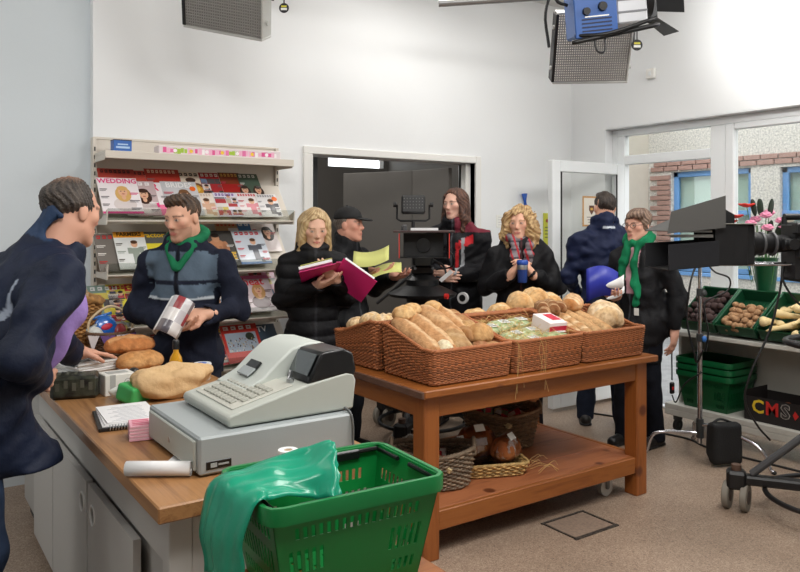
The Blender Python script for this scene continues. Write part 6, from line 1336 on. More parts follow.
def body_prims(g, fem=False, hands=None):
    s = g.s; pr = head_prims(g, fem); U = lambda a, b, ra, rb, k=.03: pr.append(('c', P3_(a), P3_(b), ra, rb, k, 'u')); rt = np.array(Matrix((g.tl, g.tf, g.tu)).transposed())
    U(g.head-g.hu*.06*s-g.hf*.02*s, g.neck-g.tu*.04, .052*s, .06*s)
    pr.append(('e', P3_(g.chest), (.155*s, .10*s, .20*s), rt, .04, 'u')); pr.append(('e', P3_(g.waist), (.13*s, .09*s, .15*s), rt, .05, 'u')); pr.append(('e', P3_(g.hip), (.15*s, .10*s, .11*s), rt, .05, 'u')); U(g.sh[0], g.sh[1], .05*s, .05*s, .04)
    for i in (0, 1):
        U(g.sh[i], g.elb[i], .040*s, .032*s); U(g.elb[i], g.wri[i], .031*s, .026*s, .01); U(g.hips[i], g.knee[i], .078*s, .055*s); U(g.knee[i], g.ank[i], .052*s, .038*s); U(g.ank[i]-Vector((0, 0, .04)), g.ank[i]+g.f*.13-Vector((0, 0, .05)), .034, .026, .02)
        if hands and hands[i]: d, n, sd_, cu = hands[i]; pr += hand_prims(g.wri[i], d, n, sd_, cu, s*1.02)
        else: fd = (g.wri[i]-g.elb[i]); pr += hand_prims(g.wri[i], fd, g.l*(1 if i == 0 else -1), -1 if i == 0 else 1, .45, s)
    return pr
def face_colours(g, skin, lip=(186, 104, 96), brow=(74, 52, 40), iris=(70, 64, 58), stubble=None, bald=None):
    sk, lp, bw, ir = (np.array(lin(c), np.float32) for c in (skin, lip, brow, iris))
    def fn(V):
        L = ((V-np.array(g.head, np.float32)) @ g.hrot.astype(np.float32))/g.hs; x, y, z = L[:, 0], L[:, 1], L[:, 2]; c = np.tile(sk, (len(V), 1)); near = (np.abs(x) < .09) & (np.abs(z) < .14) & (y > -.02) & (y < .14)
        def mixc(m_, col, a): c[m_] = c[m_]*(1-a)+col*a
        if stubble: m_ = near & (z < -.038) & (z > -.12) & (y > .02); mixc(m_, np.array(lin(stubble), np.float32), .42)
        mixc(near & (np.abs(np.abs(x)-.045) < .018) & (np.abs(z+.022) < .02) & (y > .05), np.array(lin((216, 130, 116)), np.float32), .22)
        mixc(near & (np.abs(x) < .014) & (z < -.012) & (z > -.04) & (y > .1), np.array(lin((210, 130, 114)), np.float32), .25)
        for q in (-1, 1):
            ex = x-q*.032; ez = z-.006; mixc(near & (y > .06) & ((ex/.016)**2+(ez/.0095)**2 < 1), sk*.6, .6); mixc(near & (y > .07) & ((ex/.0115)**2+((ez+.0005)/.0046)**2 < 1), np.array(lin((196, 186, 180)), np.float32), 1.); mixc(near & (y > .07) & ((ex/.006)**2+(ez/.006)**2 < 1), ir, 1.)
            mixc(near & (y > .055) & (np.abs(ex-q*.004) < .021) & (np.abs(z-.0275+.20*np.abs(ex)) < .0042), bw, .7)
        mixc(near & (y > .06) & (np.abs(x) < .023) & (np.abs(z+.0655) < .0105*(1-np.abs(x)/.03)), lp, .8)
        if bald is not None: pass
        return c
    return fn
def hair_prims(g, kind):
    H = lambda x, y, z: P3_(g.Hd(x, y, z)); s = g.hs; rt = g.hrot; E = lambda c, r, k, op='u': ('e', H(*c), tuple(q*s for q in r), rt, k*s, op); C = lambda a, b, ra, rb, k, op='u': ('c', H(*a), H(*b), ra*s, rb*s, k*s, op); B_ = lambda c, h, r, k, op: ('b', H(*c), tuple(q*s for q in h), r*s, rt, k*s, op)
    if kind == 'short': return [E((0, -.016, .044), (.0785, .097, .082), 0), E((0, .045, .104), (.055, .04, .024), .03), B_((0, .105, -.030), (.080, .060, .105), .03, .012, 's'), B_((0, .0, -.13), (.12, .14, .10), .02, .012, 's')]
    if kind == 'receding': return [E((0, -.022, .040), (.083, .098, .084), 0), B_((0, .11, -.01), (.075, .075, .13), .035, .012, 's'), B_((0, .02, -.145), (.13, .16, .10), .02, .012, 's')]
    if kind == 'bob':
        pr = [E((0, -.014, .046), (.086, .104, .086), 0)]
        for q in (-1, 1): pr += [C((q*.072, .02, .04), (q*.086, .028, -.15), .030, .028, .03), C((q*.06, -.04, .03), (q*.075, -.03, -.17), .045, .04, .03)]
        return pr+[C((0, -.06, .02), (0, -.06, -.16), .065, .055, .04), B_((0, .115, -.025), (.056, .075, .105), .035, .012, 's'), C((0, .09, .06), (0, .06, .14), .012, .006, .02, 's')]
    if kind == 'long':
        pr = [E((0, -.014, .046), (.085, .104, .086), 0)]
        for q in (-1, 1): pr += [C((q*.070, .015, .04), (q*.088, .02, -.12), .028, .030, .03), C((q*.088, .02, -.12), (q*.085, .03, -.21), .030, .018, .02), C((q*.06, -.04, .03), (q*.07, -.04, -.2), .045, .04, .03)]
        return pr+[C((0, -.06, .02), (0, -.06, -.2), .065, .055, .04), B_((0, .115, -.020), (.054, .075, .11), .035, .012, 's'), C((0, .09, .06), (0, .06, .14), .012, .006, .02, 's')]
    if kind == 'curly':
        pr = [E((0, -.014, .048), (.092, .104, .090), 0)]
        for q in (-1, 1): pr += [C((q*.078, .02, .04), (q*.105, .02, -.10), .038, .046, .03), C((q*.1, .02, -.10), (q*.09, .03, -.17), .044, .028, .03), C((q*.06, -.04, .03), (q*.08, -.04, -.16), .05, .05, .03)]
        return pr+[C((0, -.06, .02), (0, -.06, -.17), .07, .065, .04), B_((0, .115, -.025), (.054, .075, .100), .03, .012, 's')]
    if kind == 'crop': return [E((0, -.018, .046), (.086, .104, .088), 0), E((.03, .055, .075), (.06, .045, .035), .03), C((-.07, .01, .03), (-.076, .005, -.02), .022, .016, .02), C((.07, .01, .03), (.076, .005, -.02), .022, .016, .02), B_((0, .115, -.042), (.070, .070, .100), .03, .012, 's'), B_((0, .03, -.16), (.13, .16, .10), .02, .012, 's')]
    if kind == 'cap_hair': return [E((0, -.020, .030), (.080, .096, .080), 0), B_((0, .09, -.04), (.09, .085, .12), .03, .012, 's'), B_((0, .0, -.155), (.12, .16, .10), .02, .012, 's'), B_((0, 0, .11), (.2, .2, .06), .01, .01, 's')]
def hair(g, root, kind, c1, c2, seed=1, rough=.0035, freq=24., baldc=None):
    pr = hair_prims(g, kind); hd = np.array(g.head, np.float32); rt = g.hrot.astype(np.float32); curly = kind == 'curly'
    def loc(P): return ((P-hd) @ rt)/g.hs
    def strand(P):
        L = loc(P); az = np.arctan2(L[:, 0], L[:, 1]+.02); return np.sin(az*freq+9*np.sin(L[:, 2]*26+seed)+4*np.sin(L[:, 1]*30))
    def post(P, d):
        e = d+rough*strand(P)*.9+ripple(P, seed, 70, rough*2.5)
        if curly: e = e+ripple(P, seed+3, 75, .022, 6)+ripple(P, seed+4, 150, .010, 6)
        return e
    a, b = np.array(lin(c1), np.float32), np.array(lin(c2), np.float32)
    def colf(V):
        t = np.clip(.5+.45*strand(V)+.4*np.sin(ripple(V, seed+9, 60, 8)), 0, 1)[:, None]; c = a*(1-t)+b*t
        if baldc is not None: L = loc(V); m_ = np.clip(1.2-np.sqrt((L[:, 0]/.045)**2+((L[:, 1]+.03)/.06)**2), 0, 1)[:, None]*(L[:, 2] > .06)[:, None]*.75; c = c*(1-m_)+np.array(lin(baldc), np.float32)*m_
        return c
    return soft('hair', pr, .0055 if not curly else .006, MATS['hair_strands'], root, post, colf, org=tuple(root.location))
def coat(g, root, name, colf, hem=.80, fat=1., sl=.92, seed=1, wr=.010, freq=26, collar=.045, collar_r=.085, puff=0., h=.009, m='cloth', open_front=0., hood=False, sleeves=(True, True), belly=0., extra=()):
    s = g.s; rt = np.array(Matrix((g.tl, g.tf, g.tu)).transposed()); rb = np.array(Matrix((g.l, g.f, Vector((0, 0, 1)))).transposed()); hemz = hem*s if hem > .2 else hem; pr = []
    pr.append(('e', P3_(g.chest), (.175*s*fat, .128*s*fat, .20*s), rt, 0, 'u')); pr.append(('e', P3_(g.waist), (.175*s*fat, .13*s*fat, .20*s), rt, .08, 'u')); pr.append(('e', P3_(g.T(0, .0, -.04*s)), (.185*s*fat, .14*s*fat, .17*s), rt, .08, 'u'))
    low = g.hip*.4+Vector((g.b.x, g.b.y, g.hip.z))*.6; low.z = hemz; pr.append(('c', P3_(g.T(0, 0, -.05*s)), P3_(low+Vector((0, 0, -.05))), .145*s*fat, .15*s*fat, .08, 'u'))
    pr.append(('c', P3_(g.sh[0]), P3_(g.sh[1]), .060*s*fat, .060*s*fat, .05, 'u')); pr.append(('c', P3_(g.sh[0].lerp(g.neck, .55)+g.tu*.0), P3_(g.sh[1].lerp(g.neck, .55)), .062*s, .062*s, .05, 'u'))
    if belly: pr.append(('e', P3_(g.T(0, .06, .05)), (.14*s, .12*s, .16*s), rt, .08, 'u'))
    pr.append(('h', P3_(low), (0, 0, -1.), .004, 's')) if False else None
    pr = [p for p in pr if p]+list(extra)
    for i in (0, 1):
        if not sleeves[i]: continue
        cuff = g.elb[i].lerp(g.wri[i], sl); fd = (g.wri[i]-g.elb[i]).normalized()
        sub = [('c', P3_(g.sh[i]), P3_(g.elb[i]), (.070*s*fat), .060*s*fat, .03, 'u'), ('c', P3_(g.elb[i]), P3_(cuff+fd*.03), .060*s*fat, .046*s*fat, .03, 'u'), ('c', P3_(cuff+fd*.055), P3_(cuff+fd*.25), .055*s, .055*s, .006, 's')]
        pr.append(('g', sub, .045*s, 'u'))
    if collar:
        nb = g.neck-g.tu*.015; up = (g.tu*.7+g.hu*.3).normalized(); nk = 14; sub = []
        nl_ = max(4, int(collar*1.6/.017)+1)
        for lv in [q/(nl_-1) for q in range(nl_)]:
            ring = []
            for k in range(nk):
                a = 2*math.pi*k/nk; cr_ = collar_r*s*(1.-.06*lv); ring.append(nb+g.tl*(cr_*math.sin(a))+g.tf*(cr_*math.cos(a)*.95+.010)+up*(collar*1.15*lv*(1-.4*math.cos(a))-.012*math.cos(a)))
            for k in range(nk): sub.append(('c', P3_(ring[k]), P3_(ring[(k+1) % nk]), (.015), .015, .010, 'u'))
        pr.append(('c', P3_(g.neck-g.tu*.06), P3_(g.neck+g.tu*.0), .10*s, .085*s, .03, 'u'))
        pr.append(('g', sub, .015, 'u'))
        pr.append(('c', P3_(g.neck-g.tu*.04), P3_(g.neck+up*.16+g.tf*.02), .050*s, .066*s, .010, 's'))
        if hood:
            for k in (3, 4, 5, 6, 7): a = 2*math.pi*k/10; q = nb+g.tl*(.10*s*math.sin(a))+g.tf*(.10*s*math.cos(a)-.01); pr.append(('e', P3_(q), (.055, .055, .05), None, .04, 'u'))
    if open_front: pr.append(('c', P3_(g.neck+g.tf*.16*s), P3_(g.T(0, .20*s, .18)), open_front, open_front*.4, .02, 's'))
    tu = np.array(g.tu, np.float32); hp = np.array(g.hip, np.float32)
    def post(P, d):
        z = (P-hp) @ tu; e = d+ripple(P, seed, freq*1.25, wr*2.1, 6)+ripple(P, seed+5, freq*2.6, wr*.9, 5)
        if puff: e = e-puff*np.abs(np.sin(z*math.pi/.085))**.6
        return np.maximum(e, (hemz-P[:, 2]))
    return soft(name, pr, h, MATS[m], root, post, colf, org=tuple(root.location), pad=.05)
def trousers(g, root, col, seed=2, fat=1., top=None):
    s = g.s; rb = np.array(Matrix((g.l, g.f, Vector((0, 0, 1)))).transposed()); pr = [('e', P3_(g.hip-Vector((0, 0, .02))), (.165*s*fat, .115*s*fat, .13*s), rb, 0, 'u')]
    for i in (0, 1): pr += [('c', P3_(g.hips[i]), P3_(g.knee[i]), .098*s*fat, .073*s*fat, .05, 'u'), ('c', P3_(g.knee[i]), P3_(g.ank[i]-Vector((0, 0, .02))), .073*s*fat, .064*s*fat, .03, 'u')]
    c = np.array(lin(col), np.float32); return soft('trousers', pr, .011, MATS['cloth'], root, lambda P, d: np.maximum(d+ripple(P, seed, 30, .010, 6), .035-P[:, 2]), lambda V: c*(1+.12*np.sin(ripple(V, seed, 40, 6)))[:, None], org=tuple(root.location))
def shoes(g, root, col=(28, 26, 26), boot=False):
    for i in (0, 1):
        a = g.ank[i]; z = lambda v, h: Vector((v.x, v.y, h)); pr = [('c', P3_(z(a-g.f*.05, .04)), P3_(z(a+g.f*.14, .032)), .043, .036, 0, 'u'), ('c', P3_(z(a, .05)), P3_(z(a-g.f*.01, .12 if not boot else .2)), .045, .045, .03, 'u')]
        o = soft('shoe', pr, .008, MATS['leather'], root, lambda P, d: np.maximum(d, .004-P[:, 2]), org=tuple(root.location))
        so = [('c', P3_(z(a-g.f*.05, .008)), P3_(z(a+g.f*.14, .008)), .046, .04, 0, 'u')]; soft('sole', so, .008, M_rub, o, lambda P, d: np.maximum(np.maximum(d, .002-P[:, 2]), P[:, 2]-.018), org=tuple(root.location))
def flat(c, var=.10, seed=3):
    c = np.array(lin(c), np.float32); return lambda V: c*(1+var*np.sin(ripple(V, seed, 18, 5)))[:, None]
def zipped(g, c, zc=(70, 72, 78), lining=None, w_=.007, extra=None):
    base = flat(c); zc = np.array(lin(zc), np.float32)
    def fn(V):
        col = base(V); q = V-np.array(g.hip, np.float32); x = q @ np.array(g.tl, np.float32); y = q @ np.array(g.tf, np.float32); z = q @ np.array(g.tu, np.float32)
        m_ = (np.abs(x) < w_) & (y > .05); col[m_] = zc
        if extra: extra(col, x, y, z, V)
        return col
    return fn
def person(label, g, skin, fem=False, hands=None, hres=.0068, **fc):
    r = thing('person', label, 'person', (g.b.x, g.b.y, 0)); soft('body', body_prims(g, fem, hands), hres, MATS['skin'], r, None, face_colours(g, skin, **fc), org=tuple(r.location)); return r
def scarf(g, root, name, col, pts, r=.035, seed=4, colf=None):
    pr = []
    for k in range(12):
        a = 2*math.pi*k/12; b_ = 2*math.pi*(k+1)/12; q = lambda t: P3_(g.neck+g.tl*(.078*math.sin(t))+g.tf*(.075*math.cos(t)+.012)+g.tu*(.045-.03*math.cos(t))); pr.append(('c', q(a), q(b_), r, r, .02, 'u'))
    for chain in pts:
        for a, b_ in zip(chain, chain[1:]): pr.append(('c', P3_(g.T(*a)), P3_(g.T(*b_)), r, r*.95, .02, 'u'))
    pr.append(('c', P3_(g.neck-g.tu*.05), P3_(g.neck+g.tu*.16), .048, .055, .01, 's')); return soft(name, pr, .007, MATS['cloth'], root, lambda P, d: d+ripple(P, seed, 70, .022, 6), colf or flat(col, .18), org=tuple(root.location))
# ------------------------------------------------------------------ man with a magazine, beside the counter
b = D(188, 300, 3.9); g = rig((b.x, b.y), -8, 1.715, lean=2, hyaw=-16, hpitch=12, arms={'R': ((-.275, .0, 1.10), (.05, .24, 1.06)), 'L': ((.285, .0, 1.12), (.20, .24, 1.12))}, shw=.19)
hn = [((g.l*.9+g.f*.45), Vector((0, 0, 1))*.9+g.f*.2, 1, .5), ((-g.l*.85+g.f*.5), -g.f*.3-g.l*.2+Vector((0, 0, -1))*.5, 1, .5)]
p2 = person('young man in navy jacket with grey chest panel looking down at a magazine', g, (216, 166, 140), hands=hn, hres=.0055, stubble=(120, 92, 76), brow=(60, 42, 32))
hair(g, p2, 'short', (52, 38, 28), (88, 66, 48), 3)
GREY = np.array(lin((92, 108, 124)), np.float32); WHT = np.array(lin((196, 204, 210)), np.float32)
def panel(col, x, y, z, V):
    zz = z+.10*np.abs(x)
    m_ = (y > .03) & (np.abs(x) < .185) & (z > .355) & (z < .50) & (np.abs(x) > .012); col[m_] = GREY*.85
    m_ = (y > .02) & (np.abs(x) < .19) & (np.abs(x) > .012) & (z > .265) & (z < .335); col[m_] = GREY
    m_ = (y > .02) & (np.abs(x) < .19) & (np.abs(x) > .012) & (np.abs(z-.262) < .006); col[m_] = WHT
coat(g, p2, 'jacket', zipped(g, (30, 34, 48), (22, 24, 32), extra=panel), hem=.80, seed=11, wr=.011, collar=.05, h=.0075, open_front=.055)
pr = []
for k in range(12):
    a = 2*math.pi*k/12; q = lambda t: P3_(g.neck+g.tl*(.088*math.sin(t))+g.tf*(.07*math.cos(t)-.005)+g.tu*(.045-.035*math.cos(t))); pr.append(('c', q(a), q(2*math.pi*(k+1)/12), .024, .024, .02, 'u'))
for q in (-1, 1): pr.append(('c', P3_(g.T(q*.065, .065, .52)), P3_(g.T(q*.010, .125, .42)), .022, .014, .02, 'u'))
pr.append(('c', P3_(g.neck-g.tu*.05), P3_(g.neck+g.tu*.16), .050, .058, .01, 's'))
soft('hood', pr, .007, MATS['cloth'], p2, lambda P, d: d+ripple(P, 8, 50, .008), flat((30, 110, 74), .15), org=tuple(p2.location))
trousers(g, p2, (36, 38, 48)); shoes(g, p2)
# the magazine he holds: curled open pages
mo = g.B(.065, .35, 1.135); mg = thing('magazine', 'curled open magazine held by the man in the grey-panelled jacket', 'magazine', mo)
mat('held_print', (200, 200, 200), .35, attr=True, coat=.3); rgh = random.Random(6)
fw = (CAMDIR*.75+Vector((0, 0, .55))-IMR*.25).normalized(); rw = (IMR*.92+Vector((0, 0, -.38))).normalized(); rw = (rw-fw*rw.dot(fw)).normalized(); uw = fw.cross(rw)
def bent(name, rad_, a0, a1, hh, m_, par, off, cols=None, lift_=0.):
    V = []; F = []; C = []; n, m2 = 18, 6
    for i in range(n+1):
        a = R(a0+(a1-a0)*i/n)
        for j in range(m2+1): V.append(rw*(rad_*math.sin(a)+off)+fw*(rad_*math.cos(a)-rad_)+uw*((j/m2-.5)*hh))
    mb = MB(); mb.add([v+fw*lift_ for v in V], [])
    for i in range(n):
        for j in range(m2): mb.f.append((i*(m2+1)+j, (i+1)*(m2+1)+j, (i+1)*(m2+1)+j+1, i*(m2+1)+j+1)); mb.c.append(cols[(i//4*5+j//2*3) % len(cols)] if cols else None)
    o = mb.build(name, m_, par, smooth=True); md = o.modifiers.new('s', 'SOLIDIFY'); md.thickness = .003; return o
bent('cover', .060, -75, 95, .19, MATS['held_print'], mg, 0, [(206, 204, 206), (220, 216, 214), (150, 60, 66), (96, 92, 100), (190, 186, 190), (120, 110, 112), (226, 222, 220)], .008)
bent('pages', .068, -95, 60, .185, M_paper, mg, -.012); bent('inner_pages', .050, -60, 140, .18, M_paper, mg, .006)
# ------------------------------------------------------------------ man leaning over the counter
g = rig((.20, 2.785), 138, 1.84, lean=32, hyaw=12, hpitch=8, arms={'R': (Vector((.34, 2.50, 1.16)), Vector((.42, 2.76, 1.06))), 'L': (Vector((.54, 3.32, 1.12)), Vector((.70, 3.50, .995)))}, shw=.20, feet=((-.13, -.02), (.12, .0)))
hn = [((g.f*.7+g.l*.4-Vector((0, 0, .4))), g.l, -1, .6), (Vector((.75, .35, -.12)), Vector((0, 0, -1)), -1, .18)]
p1 = person('man in dark navy jacket leaning over the counter with one hand on newspapers', g, (212, 160, 136), hands=hn, hres=.0055, brow=(70, 58, 48))
hair(g, p1, 'receding', (46, 38, 34), (84, 74, 66), 5, baldc=(176, 134, 112))
def piping(col, x, y, z, V):
    m_ = (np.abs(np.abs(x)-.155) < .006) & (z > .26) & (z < .40) & (y < .02); col[m_] = np.array(lin((150, 160, 176)), np.float32)
    m_ = (z > .565) & (y < -.05); col[m_] = np.array(lin((40, 58, 86)), np.float32)
coat(g, p1, 'jacket', zipped(g, (22, 30, 50), extra=piping), hem=.72, fat=1.05, seed=21, wr=.012, freq=20, collar=.075, collar_r=.088, h=.0085, m='shell_cloth', extra=[('c', P3_(g.hip-g.l*.05), P3_(D(22, 470, 2.52)), .15, .13, .08, 'u')])
soft('lilac_top', [('e', P3_(g.T(-.02, .13, .30)), (.10, .05, .18), np.array(Matrix((g.tl, g.tf, g.tu)).transposed()), 0, 'u'), ('c', P3_(g.T(-.05, .14, .30)), P3_(g.T(-.05, .15, .12)), .05, .04, .05, 'u'), ('c', P3_(g.T(-.05, .15, .40)), P3_(g.neck+g.tf*.03), .05, .05, .05, 'u')], .009, MATS['cloth'], p1, lambda P, d: d+ripple(P, 15, 38, .014), flat((150, 124, 186), .12), org=tuple(p1.location))
trousers(g, p1, (44, 56, 78), fat=1.05); shoes(g, p1)
# ------------------------------------------------------------------ blonde woman with the pink folder
b = D(313, 300, 4.62); g = rig((b.x, b.y), 14, 1.655, lean=3, hyaw=4, hpitch=17, arms={'R': ((-.185, .03, 1.10), (-.01, .25, 1.20)), 'L': ((.20, .04, 1.10), (.10, .27, 1.23))}, shw=.16)
hn = [(g.l*.8+g.f*.5+Vector((0, 0, .2)), Vector((0, 0, 1))*.9-g.f*.3, 1, .35), (-g.l*.6+g.f*.5+Vector((0, 0, .5)), -g.l*.4+Vector((0, 0, 1))*.8, 1, .4)]
p3 = person('blonde woman in a black quilted coat reading from a pink folder', g, (226, 180, 156), True, hn, lip=(190, 100, 100), brow=(140, 110, 80))
hair(g, p3, 'bob', (164, 132, 88), (214, 188, 144), 7, .0018)
coat(g, p3, 'quilted_coat', zipped(g, (20, 20, 23), (44, 44, 48)), hem=.55, fat=.86, seed=31, wr=.003, puff=.015, collar=.045, collar_r=.085, m='shell_cloth', h=.0085)
trousers(g, p3, (24, 25, 30)); shoes(g, p3, boot=True)
fo = g.B(.09, .31, 1.29); fd_ = thing('pink_folder', 'open magenta ring folder with white and yellow pages', 'folder', fo); M_mag = mat('magenta_card', (226, 44, 132), .4)
def slab(name, p, ex, ey, w_, h_, t_, m_, par):
    ex = ex.normalized(); ey = (ey-ex*ey.dot(ex)).normalized(); return MB().box(p, (w_, h_, t_), Matrix((ex, ey, ex.cross(ey))).transposed(), .001).build(name, m_, par)
Z_ = Vector((0, 0, 1))
e1 = -g.l*.93-Z_*.22-g.f*.1; f1 = g.f*.93+Z_*.33; slab('left_cover', -g.l*.10-Z_*.02, e1, f1, .21, .27, .004, M_mag, fd_); slab('left_pages', -g.l*.11+Z_*.002-g.f*.006, e1, f1, .19, .25, .016, M_paper, fd_); slab('yellow_sheet', -g.l*.105+Z_*.018-g.f*.012, e1, f1, .18, .24, .002, mat('yellow_sheet', (226, 222, 130), .8), fd_)
e2 = g.l*.86-Z_*.62+g.f*.2; f2 = g.f*.7+Z_*.6; slab('right_cover', g.l*.10-Z_*.065, e2, f2, .23, .26, .004, M_mag, fd_); slab('right_pages', g.l*.10-Z_*.050+g.f*.008, e2, f2, .20, .24, .012, M_paper, fd_); slab('spine', Z_*.008, g.l, f1, .03, .26, .004, M_mag, fd_)
# ------------------------------------------------------------------ man with the cap and yellow pages
b = D(345, 300, 5.15); g = rig((b.x, b.y), 55, 1.67, lean=2, hyaw=18, hpitch=-2, arms={'R': ((-.24, .06, 1.12), (-.08, .28, 1.24)), 'L': ((.26, .05, 1.10), (.16, .30, 1.20))}, shw=.19)
hn = [(g.f*.8+g.l*.3, Z_, 1, .5), (g.f*.8-g.l*.3, Z_, -1, .5)]
p4 = person('man in black cap and black jacket holding loose yellow pages', g, (214, 156, 134), hands=hn, brow=(90, 80, 70))
hair(g, p4, 'cap_hair', (88, 78, 70), (128, 118, 108), 9)
hs = g.hs; capc = [('e', P3_(g.Hd(0, -.010, .050)), (.090*hs, .106*hs, .088*hs), g.hrot, 0, 'u'), ('b', P3_(g.Hd(0, -.02, -.03)), (.13*hs, .14*hs, .075*hs), .01, g.hrot, .008, 's')]
cap = soft('cap', capc, .006, mat('cap_black', (20, 20, 22), .8), p4, org=tuple(p4.location))
soft('brim', [('e', P3_(g.Hd(0, .105, .040)), (.068*hs, .075*hs, .010*hs), np.array(Matrix((g.hl, (g.hf-g.hu*.18).normalized(), (g.hu+g.hf*.18).normalized())).transposed()), 0, 'u')], .005, MATS['cap_black'], cap, org=tuple(p4.location))
soft('button', [('e', P3_(g.Hd(0, -.012, .138)), (.010, .010, .006), None, 0, 'u')], .003, MATS['cap_black'], cap, org=tuple(p4.location))
coat(g, p4, 'jacket', zipped(g, (22, 23, 26), (60, 62, 66)), hem=.78, seed=41, wr=.010, collar=.06, m='shell_cloth')
trousers(g, p4, (28, 29, 34)); shoes(g, p4)
for i, (px_, py_, w_, rr) in enumerate(((371, 259, .23, 12), (383, 269, .24, 22))):
    o = D(px_, py_, 4.86+.03*i); yp = thing('yellow_page', ('upper loose yellow page held by the man in the cap', 'lower loose yellow page drooping from the hand of the man in the cap')[i], 'paper', o); V = []; F = []
    for a in range(9):
        t = a/8-.5
        for c_ in range(2): V.append(IMR*(t*w_)+Z_*(math.sin(R(rr))*t*w_*.8+.05*t*t*(1 if i == 0 else -1)*2)+(Vector((math.sin(YAW), math.cos(YAW), 0))*.8+Z_*(.55-.2*i))*((c_-.5)*.16))
    for a in range(8): F.append((a*2, a*2+2, a*2+3, a*2+1))
    mb = MB(); mb.add(V, F); q = mb.build('sheet', mat('pale_yellow_paper', (206, 208, 126), .8), yp, smooth=True); md = q.modifiers.new('s', 'SOLIDIFY'); md.thickness = .0015
# ------------------------------------------------------------------ woman behind the doorway camera
b = D(457, 300, 5.9); g = rig((b.x, b.y), -22, 1.845, lean=2, hyaw=-18, hpitch=4, arms={'R': ((-.23, .02, 1.18), (-.06, .26, 1.16)), 'L': ((.25, .02, 1.18), (.06, .28, 1.17))}, shw=.175)
hn = [(g.l*.8+g.f*.5, -g.f, 1, .5), (-g.l*.8+g.f*.5, -g.f, -1, .5)]
p5 = person('woman with long brown hair in a black jacket with red lining behind the doorway camera', g, (222, 176, 156), True, hn, lip=(180, 96, 96), brow=(74, 52, 42))
hair(g, p5, 'long', (64, 40, 32), (104, 70, 54), 12, .0022)
def redlin(col, x, y, z, V):
    m_ = (z > .36) & (y > .02) & (x > .06) & (x < .16) & (np.abs(z-.43-.5*(x-.11)) < .035); col[m_] = np.array(lin((190, 36, 44)), np.float32)
    m_ = (y > .07) & (np.abs(x-.045) < .012) & (z > .12) & (z < .42); col[m_] = np.array(lin((176, 34, 40)), np.float32)
    m_ = (y > .05) & (np.abs(x-.085) < .012) & (z > .2) & (z < .46); col[m_] = np.array(lin((150, 152, 156)), np.float32)
    m_ = (z > .50) & (x > .02); col[m_] = np.array(lin((110, 38, 52)), np.float32)
coat(g, p5, 'jacket', zipped(g, (24, 24, 28), extra=redlin), hem=.72, seed=51, wr=.010, collar=.065, m='shell_cloth')
trousers(g, p5, (26, 26, 30)); shoes(g, p5)
for z in (.30,):
    tp_ = thing('tape_roll', 'roll of black and white tape hanging at the hip of the woman behind the camera', 'tape', D(463, 298, 5.45)); MB().lathe([(.026, -.012), (.042, -.012), (.042, .012), (.026, .012)], (0, 0, 0), 22, frame(-IMR*.6+CAMDIR)).build('roll', mat('white_tape', (206, 206, 206), .5), tp_, ang=40); MB().lathe([(.0255, -.013), (.0255, .013)], (0, 0, 0), 18, frame(-IMR*.6+CAMDIR)).build('core', M_blk, tp_)
cdn = thing('cue_card', 'folded white paper held by the woman behind the camera', 'paper', D(446, 276, 5.38)); slab('sheet', Vector((0, 0, 0)), IMR*.7+Z_*.6, CAMDIR*.4+Z_*.5-IMR*.4, .11, .035, .003, M_paper, cdn)
# ------------------------------------------------------------------ curly-haired woman with the blue cup
b = D(520, 300, 5.5); g = rig((b.x, b.y), -6, 1.685, lean=2, hyaw=-18, hpitch=4, arms={'R': ((-.25, .02, 1.09), (-.075, .25, 1.20)), 'L': ((.26, .02, 1.09), (.065, .25, 1.21))}, shw=.18)
hn = [(g.l*.45+g.f*.2+Z_*.75, g.l, 1, .75), (-g.l*.45+g.f*.2+Z_*.75, -g.l, -1, .75)]
p6 = person('woman with curly blonde hair and tartan scarf holding a blue cup', g, (226, 176, 150), True, hn, lip=(188, 104, 98), brow=(150, 116, 82))
hair(g, p6, 'curly', (154, 118, 76), (208, 176, 126), 14, .004)
coat(g, p6, 'jacket', zipped(g, (21, 21, 24), (70, 40, 44)), hem=.74, seed=61, wr=.011, collar=.05, collar_r=.095, hood=True, m='shell_cloth', fat=1.03)
ta, tb_, tc_ = (np.array(lin(c), np.float32) for c in ((128, 120, 124), (168, 46, 54), (70, 68, 76)))
def tartan(V):
    q = (V-np.array(g.neck, np.float32)); x = q @ np.array(g.tl, np.float32); z = q @ np.array(g.tu, np.float32); c = np.tile(ta, (len(V), 1)); c[np.sin(z*110) > .72] = tc_; c[np.sin((x+z*.3)*120) > .7] = tb_; return c
scarf(g, p6, 'scarf', None, [[(-.05, .10, .51), (-.04, .15, .42), (-.02, .155, .34)], [(.06, .10, .51), (.05, .15, .42), (.03, .155, .30)]], .030, 5, tartan)
trousers(g, p6, (26, 26, 32)); shoes(g, p6, boot=True)
co = g.B(0, .31, 1.22); cu_ = thing('travel_cup', 'blue lidded travel cup with a steel band, held in both hands', 'cup', co); MB().lathe([(.030, -.07), (.032, -.066), (.036, .05), (.036, .055)], n=22).build('beaker', mat('cup_blue', (34, 62, 130), .4), cu_, ang=40); MB().lathe([(.0365, .02), (.037, .022), (.037, .048), (.0365, .05)], n=22).build('steel_band', MATS['satin_steel'], cu_, ang=40); MB().lathe([(.038, .055), (.040, .058), (.040, .075), (.034, .085)], n=22).build('lid', mat('lid_blue', (40, 80, 170), .35), cu_, ang=40)
